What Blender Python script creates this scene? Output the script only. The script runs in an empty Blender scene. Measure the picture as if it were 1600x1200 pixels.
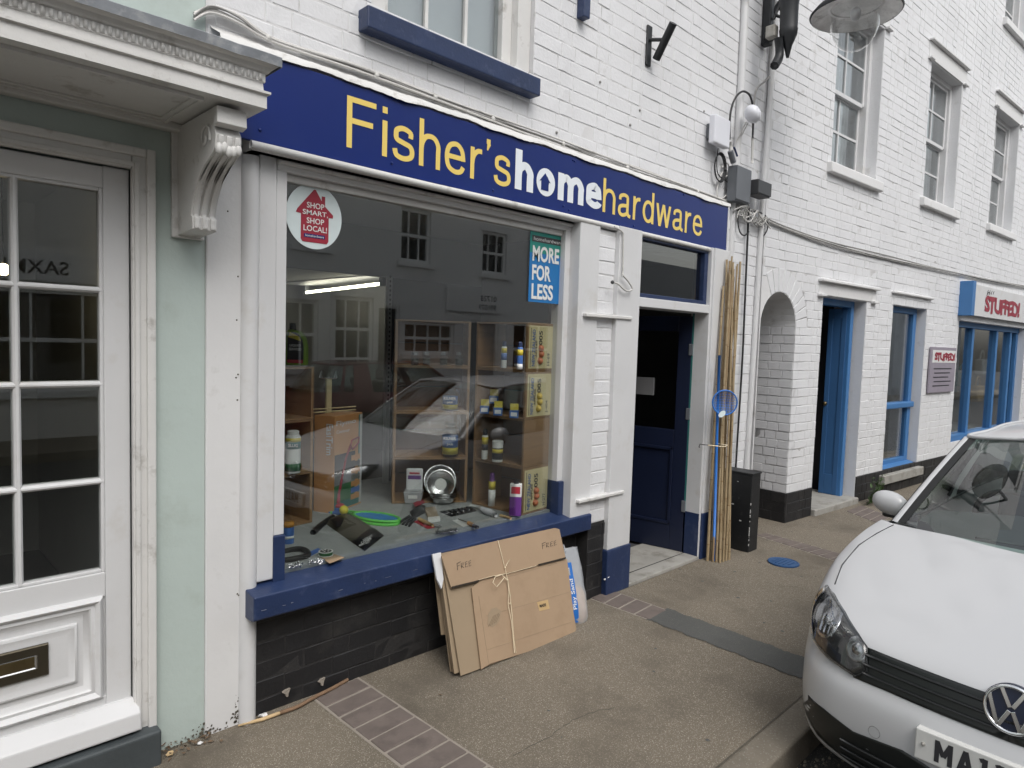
import bpy, math, random
from mathutils import Matrix, Vector
from mathutils.bvhtree import BVHTree
random.seed(7)
SC = bpy.context.scene
COL = SC.collection

# ------------------------------------------------------------------ camera
FPX, YAW, PITCH, ROLL = 1054.7, math.radians(45.408), math.radians(-3.650), math.radians(1.798)
CAM = Vector((0.0, -2.75, 1.65))
_d = Vector((math.cos(YAW)*math.cos(PITCH), math.sin(YAW)*math.cos(PITCH), math.sin(PITCH)))
_r = _d.cross(Vector((0, 0, 1))).normalized(); _u = _r.cross(_d)
_r, _u = math.cos(ROLL)*_r + math.sin(ROLL)*_u, -math.sin(ROLL)*_r + math.cos(ROLL)*_u
cam_data = bpy.data.cameras.new('camera'); cam = bpy.data.objects.new('camera', cam_data); COL.objects.link(cam)
cam_data.sensor_fit = 'HORIZONTAL'; cam_data.sensor_width = 36.0; cam_data.lens = FPX/1600*36
cam_data.clip_start = 0.05; cam_data.clip_end = 500
cam.matrix_world = Matrix(((_r.x, _u.x, -_d.x, CAM.x), (_r.y, _u.y, -_d.y, CAM.y), (_r.z, _u.z, -_d.z, CAM.z), (0, 0, 0, 1)))
SC.camera = cam

# ------------------------------------------------------------------ sky, sun, exposure
SUN_EL, SUN_AZ = math.radians(52), math.radians(200)      # an overcast day, the brightest sky behind the camera
world = bpy.data.worlds.new('World'); SC.world = world; world.use_nodes = True
nt = world.node_tree; nt.nodes.clear()
wo = nt.nodes.new('ShaderNodeOutputWorld'); bg = nt.nodes.new('ShaderNodeBackground')
sky = nt.nodes.new('ShaderNodeTexSky'); sky.sky_type = 'NISHITA'; sky.sun_disc = False
sky.sun_elevation = SUN_EL; sky.sun_rotation = SUN_AZ; sky.dust_density = 4.0; sky.air_density = 1.6
hs = nt.nodes.new('ShaderNodeHueSaturation'); hs.inputs['Saturation'].default_value = 0.27
cl = nt.nodes.new('ShaderNodeTexNoise'); cl.inputs['Scale'].default_value = 2.2; cl.inputs['Detail'].default_value = 5
cr = nt.nodes.new('ShaderNodeMapRange'); cr.inputs[1].default_value = .3; cr.inputs[2].default_value = .7; cr.inputs[3].default_value = .8; cr.inputs[4].default_value = 1.15
mx = nt.nodes.new('ShaderNodeVectorMath'); mx.operation = 'SCALE'
wtc = nt.nodes.new('ShaderNodeTexCoord')
nt.links.new(wtc.outputs['Generated'], cl.inputs['Vector']); nt.links.new(cl.outputs['Fac'], cr.inputs[0])
nt.links.new(sky.outputs[0], hs.inputs['Color']); nt.links.new(hs.outputs[0], mx.inputs[0]); nt.links.new(cr.outputs[0], mx.inputs['Scale'])
nt.links.new(mx.outputs[0], bg.inputs['Color']); nt.links.new(bg.outputs[0], wo.inputs[0])
bg.inputs['Strength'].default_value = 0.15
sl = bpy.data.lights.new('sun', 'SUN'); sl.energy = 0.6; sl.angle = math.radians(35); sl.color = (1, .985, .96)
sun = bpy.data.objects.new('sun', sl); COL.objects.link(sun)
_sd = Vector((math.sin(SUN_AZ)*math.cos(SUN_EL), math.cos(SUN_AZ)*math.cos(SUN_EL), math.sin(SUN_EL)))
sun.rotation_euler = (-_sd).to_track_quat('-Z', 'Y').to_euler(); sun.location = _sd*30
SC.view_settings.view_transform = 'Standard'; SC.view_settings.look = 'None'
SC.view_settings.exposure = 0.42; SC.view_settings.gamma = 1.0; SC.view_settings.use_curve_mapping = False
SC.cycles.use_denoising = True; SC.cycles.max_bounces = 8; SC.cycles.transparent_max_bounces = 16
SC.cycles.caustics_reflective = False; SC.cycles.caustics_refractive = False

# ------------------------------------------------------------------ photo pixel -> place
def ray(px, py): return (px-800)/FPX*_r - (py-600)/FPX*_u + _d
def onplane(px, py, P, N):
    v = ray(px, py); N = Vector(N); return CAM + v*((Vector(P)-CAM).dot(N)/v.dot(N))
def PW(px, py, Y=0.0): return onplane(px, py, (0, Y, 0), (0, 1, 0))       # point on a plane parallel to the shop wall
def PG(px, py, Z=0.0): return onplane(px, py, (0, 0, Z), (0, 0, 1))       # point at height Z
def proj(P):
    v = Vector(P)-CAM; z = v.dot(_d)
    return (800+FPX*v.dot(_r)/z, 600-FPX*v.dot(_u)/z, z)

# ------------------------------------------------------------------ materials
def nd(t, k, **kw):
    n = t.nodes.new(k)
    for a, b in kw.items():
        if a in n.inputs: n.inputs[a].default_value = b
        else: setattr(n, a, b)
    return n
MATS = {}
def mat(name, col, rough=.6, var=.08, vs=6, bump=.0, bs=60, dirt=None, ds=3, dt=(.55, .75), metal=0, spec=.5, coat=0, emis=None, es=0, trans=0, alpha=1, speck=None, ss=120, st=(.1, .2), stretch=(1, 1, 1), obj=False):
    """principled material: noise-varied colour, optional dirt patches, specks and fine bump; coordinates are world metres"""
    if name in MATS: return MATS[name]
    m = bpy.data.materials.new(name); m.use_nodes = True; t = m.node_tree; L = t.links.new
    p = t.nodes['Principled BSDF']; p.inputs['Roughness'].default_value = rough; p.inputs['Metallic'].default_value = metal
    p.inputs['Specular IOR Level'].default_value = spec; p.inputs['Coat Weight'].default_value = coat; p.inputs['Coat Roughness'].default_value = .05
    p.inputs['Transmission Weight'].default_value = trans; p.inputs['Alpha'].default_value = alpha
    c4 = (*col, 1); geo = nd(t, 'ShaderNodeTexCoord') if obj else nd(t, 'ShaderNodeNewGeometry')
    mp = nd(t, 'ShaderNodeMapping'); mp.inputs['Scale'].default_value = stretch; L(geo.outputs['Object' if obj else 'Position'], mp.inputs['Vector']); vec = mp.outputs[0]
    out = None
    if var > 0:
        n1 = nd(t, 'ShaderNodeTexNoise', Scale=vs, Detail=4, Roughness=.6); L(vec, n1.inputs['Vector'])
        r1 = nd(t, 'ShaderNodeMapRange'); r1.inputs[1].default_value = .25; r1.inputs[2].default_value = .75; r1.inputs[3].default_value = 1-var; r1.inputs[4].default_value = 1+var
        L(n1.outputs['Fac'], r1.inputs[0])
        sc = nd(t, 'ShaderNodeVectorMath', operation='SCALE'); sc.inputs[0].default_value = col; L(r1.outputs[0], sc.inputs['Scale']); out = sc.outputs[0]
    if speck:
        v = nd(t, 'ShaderNodeTexVoronoi', Scale=ss); L(vec, v.inputs['Vector'])
        sep = nd(t, 'ShaderNodeSeparateColor'); L(v.outputs['Color'], sep.inputs[0])
        r2 = nd(t, 'ShaderNodeMapRange'); r2.inputs[1].default_value = 1-st[1]; r2.inputs[2].default_value = 1-st[0]; L(sep.outputs[0], r2.inputs[0])
        mxx = nd(t, 'ShaderNodeMix', data_type='RGBA'); L(r2.outputs[0], mxx.inputs[0])
        if out: L(out, mxx.inputs[6])
        else: mxx.inputs[6].default_value = c4
        mxx.inputs[7].default_value = (*speck, 1); out = mxx.outputs[2]
    if dirt:
        n2 = nd(t, 'ShaderNodeTexNoise', Scale=ds, Detail=6, Roughness=.65); L(vec, n2.inputs['Vector'])
        r2 = nd(t, 'ShaderNodeMapRange'); r2.inputs[1].default_value = dt[0]; r2.inputs[2].default_value = dt[1]; L(n2.outputs['Fac'], r2.inputs[0])
        mxx = nd(t, 'ShaderNodeMix', data_type='RGBA'); L(r2.outputs[0], mxx.inputs[0])
        if out: L(out, mxx.inputs[6])
        else: mxx.inputs[6].default_value = c4
        mxx.inputs[7].default_value = (*dirt, 1); out = mxx.outputs[2]
    if out: L(out, p.inputs['Base Color'])
    else: p.inputs['Base Color'].default_value = c4
    if bump > 0:
        n3 = nd(t, 'ShaderNodeTexNoise', Scale=bs, Detail=5, Roughness=.6); L(vec, n3.inputs['Vector'])
        b = nd(t, 'ShaderNodeBump', Strength=min(1, bump), Distance=.004); L(n3.outputs['Fac'], b.inputs['Height']); L(b.outputs[0], p.inputs['Normal'])
    if emis: p.inputs['Emission Color'].default_value = (*emis, 1); p.inputs['Emission Strength'].default_value = es
    MATS[name] = m; return m
def glassmat(name, tint=(.93, .95, .94), ior=1.5, rough=.0, boost=1.0):
    m = bpy.data.materials.new(name); m.use_nodes = True; t = m.node_tree; t.nodes.clear(); L = t.links.new
    o = nd(t, 'ShaderNodeOutputMaterial'); mx = nd(t, 'ShaderNodeMixShader'); tr = nd(t, 'ShaderNodeBsdfTransparent'); gl = nd(t, 'ShaderNodeBsdfGlossy')
    tr.inputs[0].default_value = (*tint, 1); gl.inputs['Roughness'].default_value = rough; gl.inputs[0].default_value = (1, 1, 1, 1)
    lw = nd(t, 'ShaderNodeFresnel', IOR=ior); f = lw.outputs[0]
    ge = nd(t, 'ShaderNodeNewGeometry'); mi = nd(t, 'ShaderNodeMix', data_type='FLOAT'); mi.inputs[2].default_value = ior; mi.inputs[3].default_value = 1/ior   # the pane is thin: both faces reflect alike
    L(ge.outputs['Backfacing'], mi.inputs[0]); L(mi.outputs[0], lw.inputs['IOR'])
    if boost != 1:
        mu = nd(t, 'ShaderNodeMath', operation='MULTIPLY', use_clamp=True); mu.inputs[1].default_value = boost; L(f, mu.inputs[0]); f = mu.outputs[0]
    L(f, mx.inputs[0]); L(tr.outputs[0], mx.inputs[1]); L(gl.outputs[0], mx.inputs[2]); L(mx.outputs[0], o.inputs[0])
    MATS[name] = m; return m
mat('white_brick', (.71, .715, .73), .55, .05, 1.6, .55, 45, dirt=(.50, .49, .475), ds=6, dt=(.60, .80))
mat('white_joint', (.66, .66, .665), .7, .08, 3.5, .4, 120, dirt=(.36, .35, .34), ds=4, dt=(.54, .70))
mat('white_paint', (.635, .638, .645), .42, .04, 2.5, .16, 40, dirt=(.55, .535, .51), ds=6, dt=(.56, .80))
mat('grime', (.09, .08, .062), .95, .3, 30)
mat('white_old', (.66, .655, .64), .5, .06, 5, .3, 60, dirt=(.36, .34, .31), ds=9, dt=(.57, .74))
mat('white_render', (.69, .69, .69), .6, .04, 2, .5, 25, dirt=(.47, .46, .43), ds=4, dt=(.60, .8))
mat('mint_render', (.47, .545, .515), .65, .04, 2.5, .5, 28, dirt=(.37, .42, .38), ds=3, dt=(.55, .8))
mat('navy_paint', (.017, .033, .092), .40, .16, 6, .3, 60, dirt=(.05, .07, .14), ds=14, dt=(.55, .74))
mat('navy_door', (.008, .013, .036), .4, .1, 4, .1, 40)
mat('sign_blue', (.006, .021, .145), .33, .05, 2.5, 0, spec=.35, dirt=(.010, .027, .15), ds=3, dt=(.5, .8))
mat('sign_yellow', (.82, .62, .16), .4, .02)
mat('sign_white', (.78, .82, .86), .4, .02)
mat('black_brick', (.0125, .0125, .014), .55, .25, 5, .5, 50, dirt=(.04, .038, .036), ds=4, dt=(.5, .75))
mat('black_joint', (.022, .021, .021), .8, .3, 8, .4, 80, dirt=(.06, .055, .05), ds=12, dt=(.58, .7))
mat('pavement', (.160, .135, .102), .85, .16, 1.1, .9, 160, speck=(.42, .38, .31), ss=380, st=(.03, .16), dirt=(.110, .092, .070), ds=1.6, dt=(.5, .72))
mat('paver', (.150, .122, .108), .8, .16, 7, .5, 120, dirt=(.105, .085, .076), ds=6, dt=(.52, .7))
mat('mortar', (.30, .265, .225), .9, .15, 20, .8, 150)
mat('tarmac', (.085, .086, .081), .85, .15, 4, .9, 200, speck=(.13, .125, .11), ss=330, st=(.03, .08))
mat('road', (.05, .049, .047), .85, .2, 1.5, .9, 150, speck=(.13, .12, .11), ss=220, st=(.05, .15), dirt=(.09, .085, .075), ds=3)
mat('kerbstone', (.19, .165, .13), .85, .2, 5, .8, 110, speck=(.26, .24, .2), ss=200, st=(.04, .12), dirt=(.08, .07, .055), ds=4)
mat('stone', (.33, .32, .295), .8, .15, 5, .5, 80, dirt=(.19, .18, .155), ds=6, dt=(.5, .7))
mat('slate', (.055, .065, .07), .6, .2, 8, .4, 60, dirt=(.17, .165, .15), ds=7, dt=(.6, .72))
mat('lead', (.20, .215, .235), .5, .25, 9, .2, 40, dirt=(.34, .35, .36), ds=16, dt=(.5, .68))
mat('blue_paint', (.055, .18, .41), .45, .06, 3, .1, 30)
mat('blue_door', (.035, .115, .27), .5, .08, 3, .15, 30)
mat('black_iron', (.016, .018, .021), .5, .2, 10, .2, 60)
mat('black_box_paint', (.012, .013, .0145), .5, .2, 8, .3, 50, dirt=(.055, .055, .052), ds=16, dt=(.62, .70))
mat('black_cable', (.014, .014, .016), .5, .05)
mat('white_cable', (.58, .57, .55), .5, .06, dirt=(.35, .34, .32), ds=20)
mat('grey_cable', (.28, .275, .265), .6, .1)
mat('plastic_white', (.70, .71, .76), .35, .02)
mat('plastic_grey', (.13, .14, .155), .5, .06)
mat('plastic_dark', (.05, .052, .056), .5, .06)
mat('cardboard', (.36, .255, .165), .8, .05, 3, .15, 30, dirt=(.31, .215, .135), ds=8, dt=(.5, .8))
mat('card_inside', (.31, .235, .155), .85, .06, 3, .15, 30)
mat('card_edge', (.20, .138, .085), .9, .25, 60, .6, 200)
mat('card_white', (.66, .67, .69), .6, .04)
mat('card_slot', (.03, .022, .015), .9, 0)
mat('string', (.74, .63, .45), .8, .1, 60)
mat('ink', (.03, .028, .028), .7, 0)
mat('bamboo', (.36, .278, .168), .5, .18, 7, .1, 50, dirt=(.26, .18, .095), ds=9, dt=(.5, .7))
mat('bamboo_dark', (.29, .205, .115), .5, .18, 7, .1, 50, dirt=(.20, .13, .06), ds=9)
mat('bamboo_node', (.24, .155, .075), .6, .2, 20)
mat('net_blue', (.03, .17, .55), .35, .03)
mat('crate_wood', (.30, .175, .085), .65, .16, 3, .3, 40, stretch=(1, 1, 7), dirt=(.20, .11, .05), ds=5)
mat('crate_dark', (.16, .085, .045), .7, .16, 3, .3, 40, stretch=(1, 1, 7))
mat('carpet', (.36, .375, .375), .95, .1, 20, .8, 300, dirt=(.30, .31, .31), ds=5)
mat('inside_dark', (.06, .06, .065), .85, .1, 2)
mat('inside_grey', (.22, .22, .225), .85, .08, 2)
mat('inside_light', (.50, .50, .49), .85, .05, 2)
mat('curtain', (.78, .78, .775), .9, .06, 3)
mat('rubber', (.014, .014, .015), .7, .1)
mat('chrome', (.75, .76, .78), .09, 0, metal=1)
mat('lamp_chrome', (.42, .43, .45), .16, .1, 40, metal=1)
mat('steel', (.55, .56, .57), .25, .05, metal=1)
mat('foil', (.72, .72, .73), .22, .08, 30, .5, 90, metal=1)
mat('brass', (.17, .135, .075), .42, .2, 12, .1, 60, metal=1)
mat('brass_dull', (.10, .088, .066), .5, .2, 12, .1, 60, metal=1)
mat('sill_chip', (.16, .18, .24), .8, .3, 30)
mat('car_white', (.51, .516, .53), .35, 0, spec=.5, coat=.5)
mat('car_red', (.14, .012, .016), .3, 0, coat=1)
mat('car_black', (.012, .013, .014), .35, .05, 10)
mat('grille_black', (.008, .010, .010), .3, .05, 10)
mat('lamp_dark', (.03, .031, .033), .25, .1, 10)
mat('plate_white', (.68, .68, .66), .4, .02)
mat('opp_cream', (.78, .76, .72), .8, .05, 2)
mat('opp_white', (.82, .82, .81), .8, .05, 2)
mat('opp_grey', (.30, .31, .32), .7, .06, 2)
mat('opp_brick', (.30, .17, .12), .85, .15, 5)
mat('roof_tile', (.16, .09, .065), .85, .2, 6)
mat('dark_void', (.012, .012, .013), .8, 0)
mat('twig', (.20, .125, .075), .85, .25, 20, .6, 90)
mat('raw_wood', (.55, .40, .22), .8, .15, 15)
mat('leaf_dead', (.15, .10, .062), .9, .3, 30)
mat('leaf_green', (.055, .105, .03), .6, .25, 30)
mat('paper', (.72, .71, .70), .8, .05)
mat('lamp_glow', (1, .93, .7), .4, 0, emis=(1, .93, .72), es=9)
mat('bulb_glow', (1, .8, .4), .4, 0, emis=(1, .78, .40), es=14)
mat('lamp_enamel', (.78, .775, .77), .5, .18, 12, .2, 40, dirt=(.16, .15, .14), ds=9)
for _n, _c in dict(lime=(.14, .62, .10), sky=(.06, .28, .58), ballyellow=(.72, .62, .04), orange=(.56, .28, .11), purple=(.13, .035, .22), red=(.42, .03, .05), poster=(.015, .16, .42), postergreen=(.02, .24, .20), teal=(.03, .17, .16), seaweed=(.20, .33, .05), printdark=(.035, .035, .04), printyellow=(.62, .50, .05), printblue=(.06, .15, .42), printwhite=(.72, .73, .72), applecream=(.72, .62, .36), applered=(.48, .16, .075), appleyellow=(.58, .43, .10), redcar=(.3, .02, .02), sand=(.50, .34, .22), sandblue=(.02, .15, .50), plaque=(.30, .27, .32), stuffred=(.30, .022, .045), stickerred=(.30, .02, .04), stickerpale=(.60, .68, .69), skin_bristle=(.30, .23, .15), handlewood=(.52, .36, .18), khaki=(.10, .095, .075), blackbag=(.014, .015, .018), drainblue=(.022, .075, .19), green=(.03, .14, .05), amber=(.5, .22, .02), jardark=(.06, .06, .05)).items():
    mat(_n, _c, .45, .06, 12)
glassmat('pane', (.90, .92, .91), 1.52, boost=2.0)
glassmat('pane_dark', (.62, .63, .62), 1.52)
glassmat('pane_sash', (.80, .83, .84), 1.55, boost=1.6)
glassmat('car_glass', (.62, .74, .70), 1.5, boost=2.4)
glassmat('pane_transom', (.60, .61, .60), 1.52, boost=2.2)
glassmat('globe_glass', (.90, .91, .91), 1.5, rough=.03, boost=1.8)
glassmat('lens', (.88, .89, .89), 1.5, boost=1.6)
glassmat('jar_glass', (.80, .83, .82), 1.4)
mat('bag_film', (.66, .69, .73), .22, .05, 20, .3, 30, alpha=.42)
mat('net_film', (.07, .27, .66), .5, .05, alpha=.36)

# ------------------------------------------------------------------ mesh building
WM = {}                                                 # world matrix of every parent
def tag(o, label=None, cat=None, group=None, kind=None):
    for k, v in (('label', label), ('category', cat), ('group', group), ('kind', kind)):
        if v: o[k] = v
    return o
def emp(name, loc=(0, 0, 0), rz=0, label=None, cat=None, group=None, parent=None):
    o = bpy.data.objects.new(name, None); COL.objects.link(o); o.empty_display_size = .1
    Mw = Matrix.Translation(Vector(loc)) @ Matrix.Rotation(rz, 4, 'Z')
    if parent: o.parent = parent; o.matrix_local = WM[parent.name].inverted() @ Mw
    else: o.matrix_local = Mw
    WM[o.name] = Mw; return tag(o, label, cat, group)
class G:
    def __init__(s, M=None): s.v = []; s.f = []; s.M = M or Matrix()
    def add(s, vs, fs):
        b = len(s.v); s.v += [s.M @ Vector(p) for p in vs]; s.f += [tuple(b+i for i in f) for f in fs]; return s
    def box(s, x0, x1, y0, y1, z0, z1):
        x0, x1 = sorted((x0, x1)); y0, y1 = sorted((y0, y1)); z0, z1 = sorted((z0, z1))
        return s.add([(x0, y0, z0), (x1, y0, z0), (x1, y1, z0), (x0, y1, z0), (x0, y0, z1), (x1, y0, z1), (x1, y1, z1), (x0, y1, z1)],
                     [(0, 3, 2, 1), (4, 5, 6, 7), (0, 1, 5, 4), (1, 2, 6, 5), (2, 3, 7, 6), (3, 0, 4, 7)])
    def prism(s, poly, fn, t0, t1):
        """polygon of 2-D points run from t0 to t1; fn(a, b, t) gives the place"""
        n = len(poly); vs = [fn(a, b, t0) for a, b in poly] + [fn(a, b, t1) for a, b in poly]
        return s.add(vs, [tuple(range(n))[::-1], tuple(range(n, 2*n))] + [(i, (i+1) % n, n+(i+1) % n, n+i) for i in range(n)])
    def xprism(s, poly, x0, x1): return s.prism(poly, lambda a, b, t: (t, a, b), x0, x1)      # poly in (y, z)
    def yprism(s, poly, y0, y1): return s.prism(poly, lambda a, b, t: (a, t, b), y0, y1)      # poly in (x, z)
    def zprism(s, poly, z0, z1): return s.prism(poly, lambda a, b, t: (a, b, t), z0, z1)      # poly in (x, y)
    def slab(s, pts, n, th):
        """a flat sheet with outline pts, thickness th against normal n"""
        n = Vector(n).normalized()*th; k = len(pts); a = [Vector(p) for p in pts]
        return s.add(a + [p-n for p in a], [tuple(range(k)), tuple(range(k, 2*k))[::-1]] + [(i, k+i, k+(i+1) % k, (i+1) % k) for i in range(k)])
    def grid(s, rows, closed=False):
        nr, nc = len(rows), len(rows[0]); vs = [p for r in rows for p in r]; fs = []
        for i in range(nr-1):
            for j in range(nc if closed else nc-1):
                fs.append((i*nc+j, i*nc+(j+1) % nc, (i+1)*nc+(j+1) % nc, (i+1)*nc+j))
        return s.add(vs, fs)
    def tube(s, pts, r, n=8, cap=True):
        pts = [Vector(p) for p in pts]; rs = r if isinstance(r, (list, tuple)) else [r]*len(pts); rows = []; up = None
        for i, p in enumerate(pts):
            t = (pts[min(i+1, len(pts)-1)]-pts[max(i-1, 0)]).normalized()
            if up is None: up = Vector((0, 0, 1)) if abs(t.z) < .9 else Vector((1, 0, 0))
            a = t.cross(up).normalized(); b = a.cross(t).normalized(); up = b
            rows.append([p + rs[i]*(math.cos(2*math.pi*k/n)*a + math.sin(2*math.pi*k/n)*b) for k in range(n)])
        base = len(s.v); s.grid(rows, True)
        if cap: s.f.append(tuple(base+k for k in range(n))); s.f.append(tuple(base+(len(rows)-1)*n+k for k in range(n))[::-1])
        return s
    def lathe(s, prof, c=(0, 0, 0), n=20, axis=(0, 0, 1), a0=0, a1=2*math.pi, sx=1, sy=1, cap=True):
        ax = Vector(axis).normalized(); q = Vector((0, 0, 1)).rotation_difference(ax).to_matrix(); c = Vector(c); full = abs(a1-a0-2*math.pi) < 1e-6
        k = n if full else n+1
        rows = [[c + q @ Vector((r*sx*math.cos(a0+(a1-a0)*j/n), r*sy*math.sin(a0+(a1-a0)*j/n), z)) for j in range(k)] for r, z in prof]
        base = len(s.v); s.grid(rows, full)
        if full and cap:
            if prof[0][0] > 1e-6: s.f.append(tuple(base+j for j in range(k))[::-1])
            if prof[-1][0] > 1e-6: s.f.append(tuple(base+(len(prof)-1)*k+j for j in range(k)))
        return s
    def ball(s, c, r, n=16, sz=1.0):
        return s.lathe([(max(1e-7, r*math.sin(math.pi*i/10)), -r*sz*math.cos(math.pi*i/10)) for i in range(11)], c, n)
    def build(s, name, m, parent=None, smooth=False, bevel=0, loc=None, seg=2, flat_angle=None):
        W = WM[parent.name] if parent else Matrix.Translation(Vector(loc) if loc is not None else Vector((0, 0, 0)))
        Wi = W.inverted(); me = bpy.data.meshes.new(name)
        me.from_pydata([tuple(Wi @ p) for p in s.v], [], s.f); me.validate()
        me.materials.append(MATS[m])
        if smooth: me.polygons.foreach_set('use_smooth', [True]*len(me.polygons))
        o = bpy.data.objects.new(name, me); COL.objects.link(o)
        if parent: o.parent = parent
        else: o.location = W.translation
        WM[o.name] = W
        if smooth and flat_angle: 
            try: me.set_sharp_from_angle(angle=math.radians(flat_angle))
            except Exception: pass
        if bevel:
            b = o.modifiers.new('bevel', 'BEVEL'); b.width = bevel; b.segments = seg; b.limit_method = 'ANGLE'; b.angle_limit = math.radians(40)
        return o
def recalc(o):
    import bmesh
    bm = bmesh.new(); bm.from_mesh(o.data); bmesh.ops.recalc_face_normals(bm, faces=bm.faces); bm.to_mesh(o.data); bm.free(); return o
def text_geo(body, bold=0.0, extrude=.001, sp=1.0):
    c = bpy.data.curves.new('t', 'FONT'); c.body = body; c.size = 1; c.offset = bold; c.extrude = 0; c.space_character = sp; c.resolution_u = 3; c.align_x = 'LEFT'
    o = bpy.data.objects.new('t', c); COL.objects.link(o); dg = bpy.context.evaluated_depsgraph_get()
    me = bpy.data.meshes.new_from_object(o.evaluated_get(dg)); vs = [v.co.copy() for v in me.vertices]; fs = [tuple(p.vertices) for p in me.polygons]
    bpy.data.objects.remove(o); bpy.data.curves.remove(c); bpy.data.meshes.remove(me); return vs, fs
def text(body, name, m, parent, o, ux, uz, w=None, h=None, bold=0.0, sp=1.0, lift=.0015, geo=None):
    """flat lettering: lower-left at o, running along ux (width w), upright along uz (height h)"""
    vs, fs = geo or text_geo(body, bold, sp=sp); ux = Vector(ux).normalized(); uz = Vector(uz).normalized(); n = ux.cross(uz)
    x0 = min(v.x for v in vs); x1 = max(v.x for v in vs); y0 = min(v.y for v in vs); y1 = max(v.y for v in vs)
    if w is None: w = h/(y1-y0)*(x1-x0)
    if h is None: h = w/(x1-x0)*(y1-y0)
    g = G(); o = Vector(o); P = []
    for v in vs:
        P.append(o + ux*((v.x-x0)/(x1-x0)*w) + uz*((v.y-y0)/(y1-y0)*h) + n*(lift+v.z))
    g.add(P, fs); return g.build(name, m, parent)
def cells(g, x0, x1, z0, z1, holes, y0, y1):
    """wall slab with rectangular holes, front at y0 and back at y1"""
    xs = sorted({x0, x1, *[min(max(v, x0), x1) for h in holes for v in h[:2]]}); zs = sorted({z0, z1, *[min(max(v, z0), z1) for h in holes for v in h[2:]]})
    full = [[not any(h[0] < (xs[i]+xs[i+1])/2 < h[1] and h[2] < (zs[j]+zs[j+1])/2 < h[3] for h in holes) for j in range(len(zs)-1)] for i in range(len(xs)-1)]
    F = lambda i, j: 0 <= i < len(xs)-1 and 0 <= j < len(zs)-1 and full[i][j]
    for i in range(len(xs)-1):
        for j in range(len(zs)-1):
            if not full[i][j]: continue
            a, b, c, d = xs[i], xs[i+1], zs[j], zs[j+1]
            g.add([(a, y0, c), (b, y0, c), (b, y0, d), (a, y0, d)], [(0, 1, 2, 3)]); g.add([(a, y1, c), (b, y1, c), (b, y1, d), (a, y1, d)], [(3, 2, 1, 0)])
            if not F(i-1, j): g.add([(a, y0, c), (a, y1, c), (a, y1, d), (a, y0, d)], [(3, 2, 1, 0)])
            if not F(i+1, j): g.add([(b, y0, c), (b, y1, c), (b, y1, d), (b, y0, d)], [(0, 1, 2, 3)])
            if not F(i, j-1): g.add([(a, y0, c), (b, y0, c), (b, y1, c), (a, y1, c)], [(3, 2, 1, 0)])
            if not F(i, j+1): g.add([(a, y0, d), (b, y0, d), (b, y1, d), (a, y1, d)], [(0, 1, 2, 3)])
    return g

def smooth_curve(pts, n=6):
    out = []; P = [pts[0]]+list(pts)+[pts[-1]]
    for i in range(1, len(P)-2):
        for k in range(n):
            t = k/n; a, b, c, d = P[i-1], P[i], P[i+1], P[i+2]
            out.append(tuple(.5*((2*b[j])+(-a[j]+c[j])*t+(2*a[j]-5*b[j]+4*c[j]-d[j])*t*t+(-a[j]+3*b[j]-3*c[j]+d[j])*t**3) for j in range(len(b))))
    out.append(tuple(pts[-1])); return out
# ------------------------------------------------------------------ bricks
def brick_geo(L, H, rnd, proud=.0026, ch=.0032, D=.012):
    a, b = L/2, H/2; xs = (-a+ch, -a*.33, a*.33, a-ch); j = lambda s: rnd.uniform(-s, s)
    fr = [(x+j(.002), -proud+j(.0012), z+j(.0012)) for z in (-b+ch, b-ch) for x in xs]
    ringi = [0, 1, 2, 3, 7, 6, 5, 4]
    def outw(p, k): return (max(-a, min(a, p[0]*1.0 + (k if p[0] > a*.6 else -k if p[0] < -a*.6 else 0))), None, p[2] + (k if p[2] > 0 else -k))
    o1 = []
    for i in ringi:
        q = outw(fr[i], ch); o1.append((q[0]+j(.001), -proud+ch*.8, q[2]))
    o2 = [(p[0], D, p[2]) for p in o1]
    vs = fr+o1+o2; fs = [(0, 1, 5, 4), (1, 2, 6, 5), (2, 3, 7, 6)]
    for k in range(8):
        k2 = (k+1) % 8; fs += [(8+k, 8+k2, ringi[k2], ringi[k]), (16+k, 16+k2, 8+k2, 8+k)]
    return vs, fs
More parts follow.
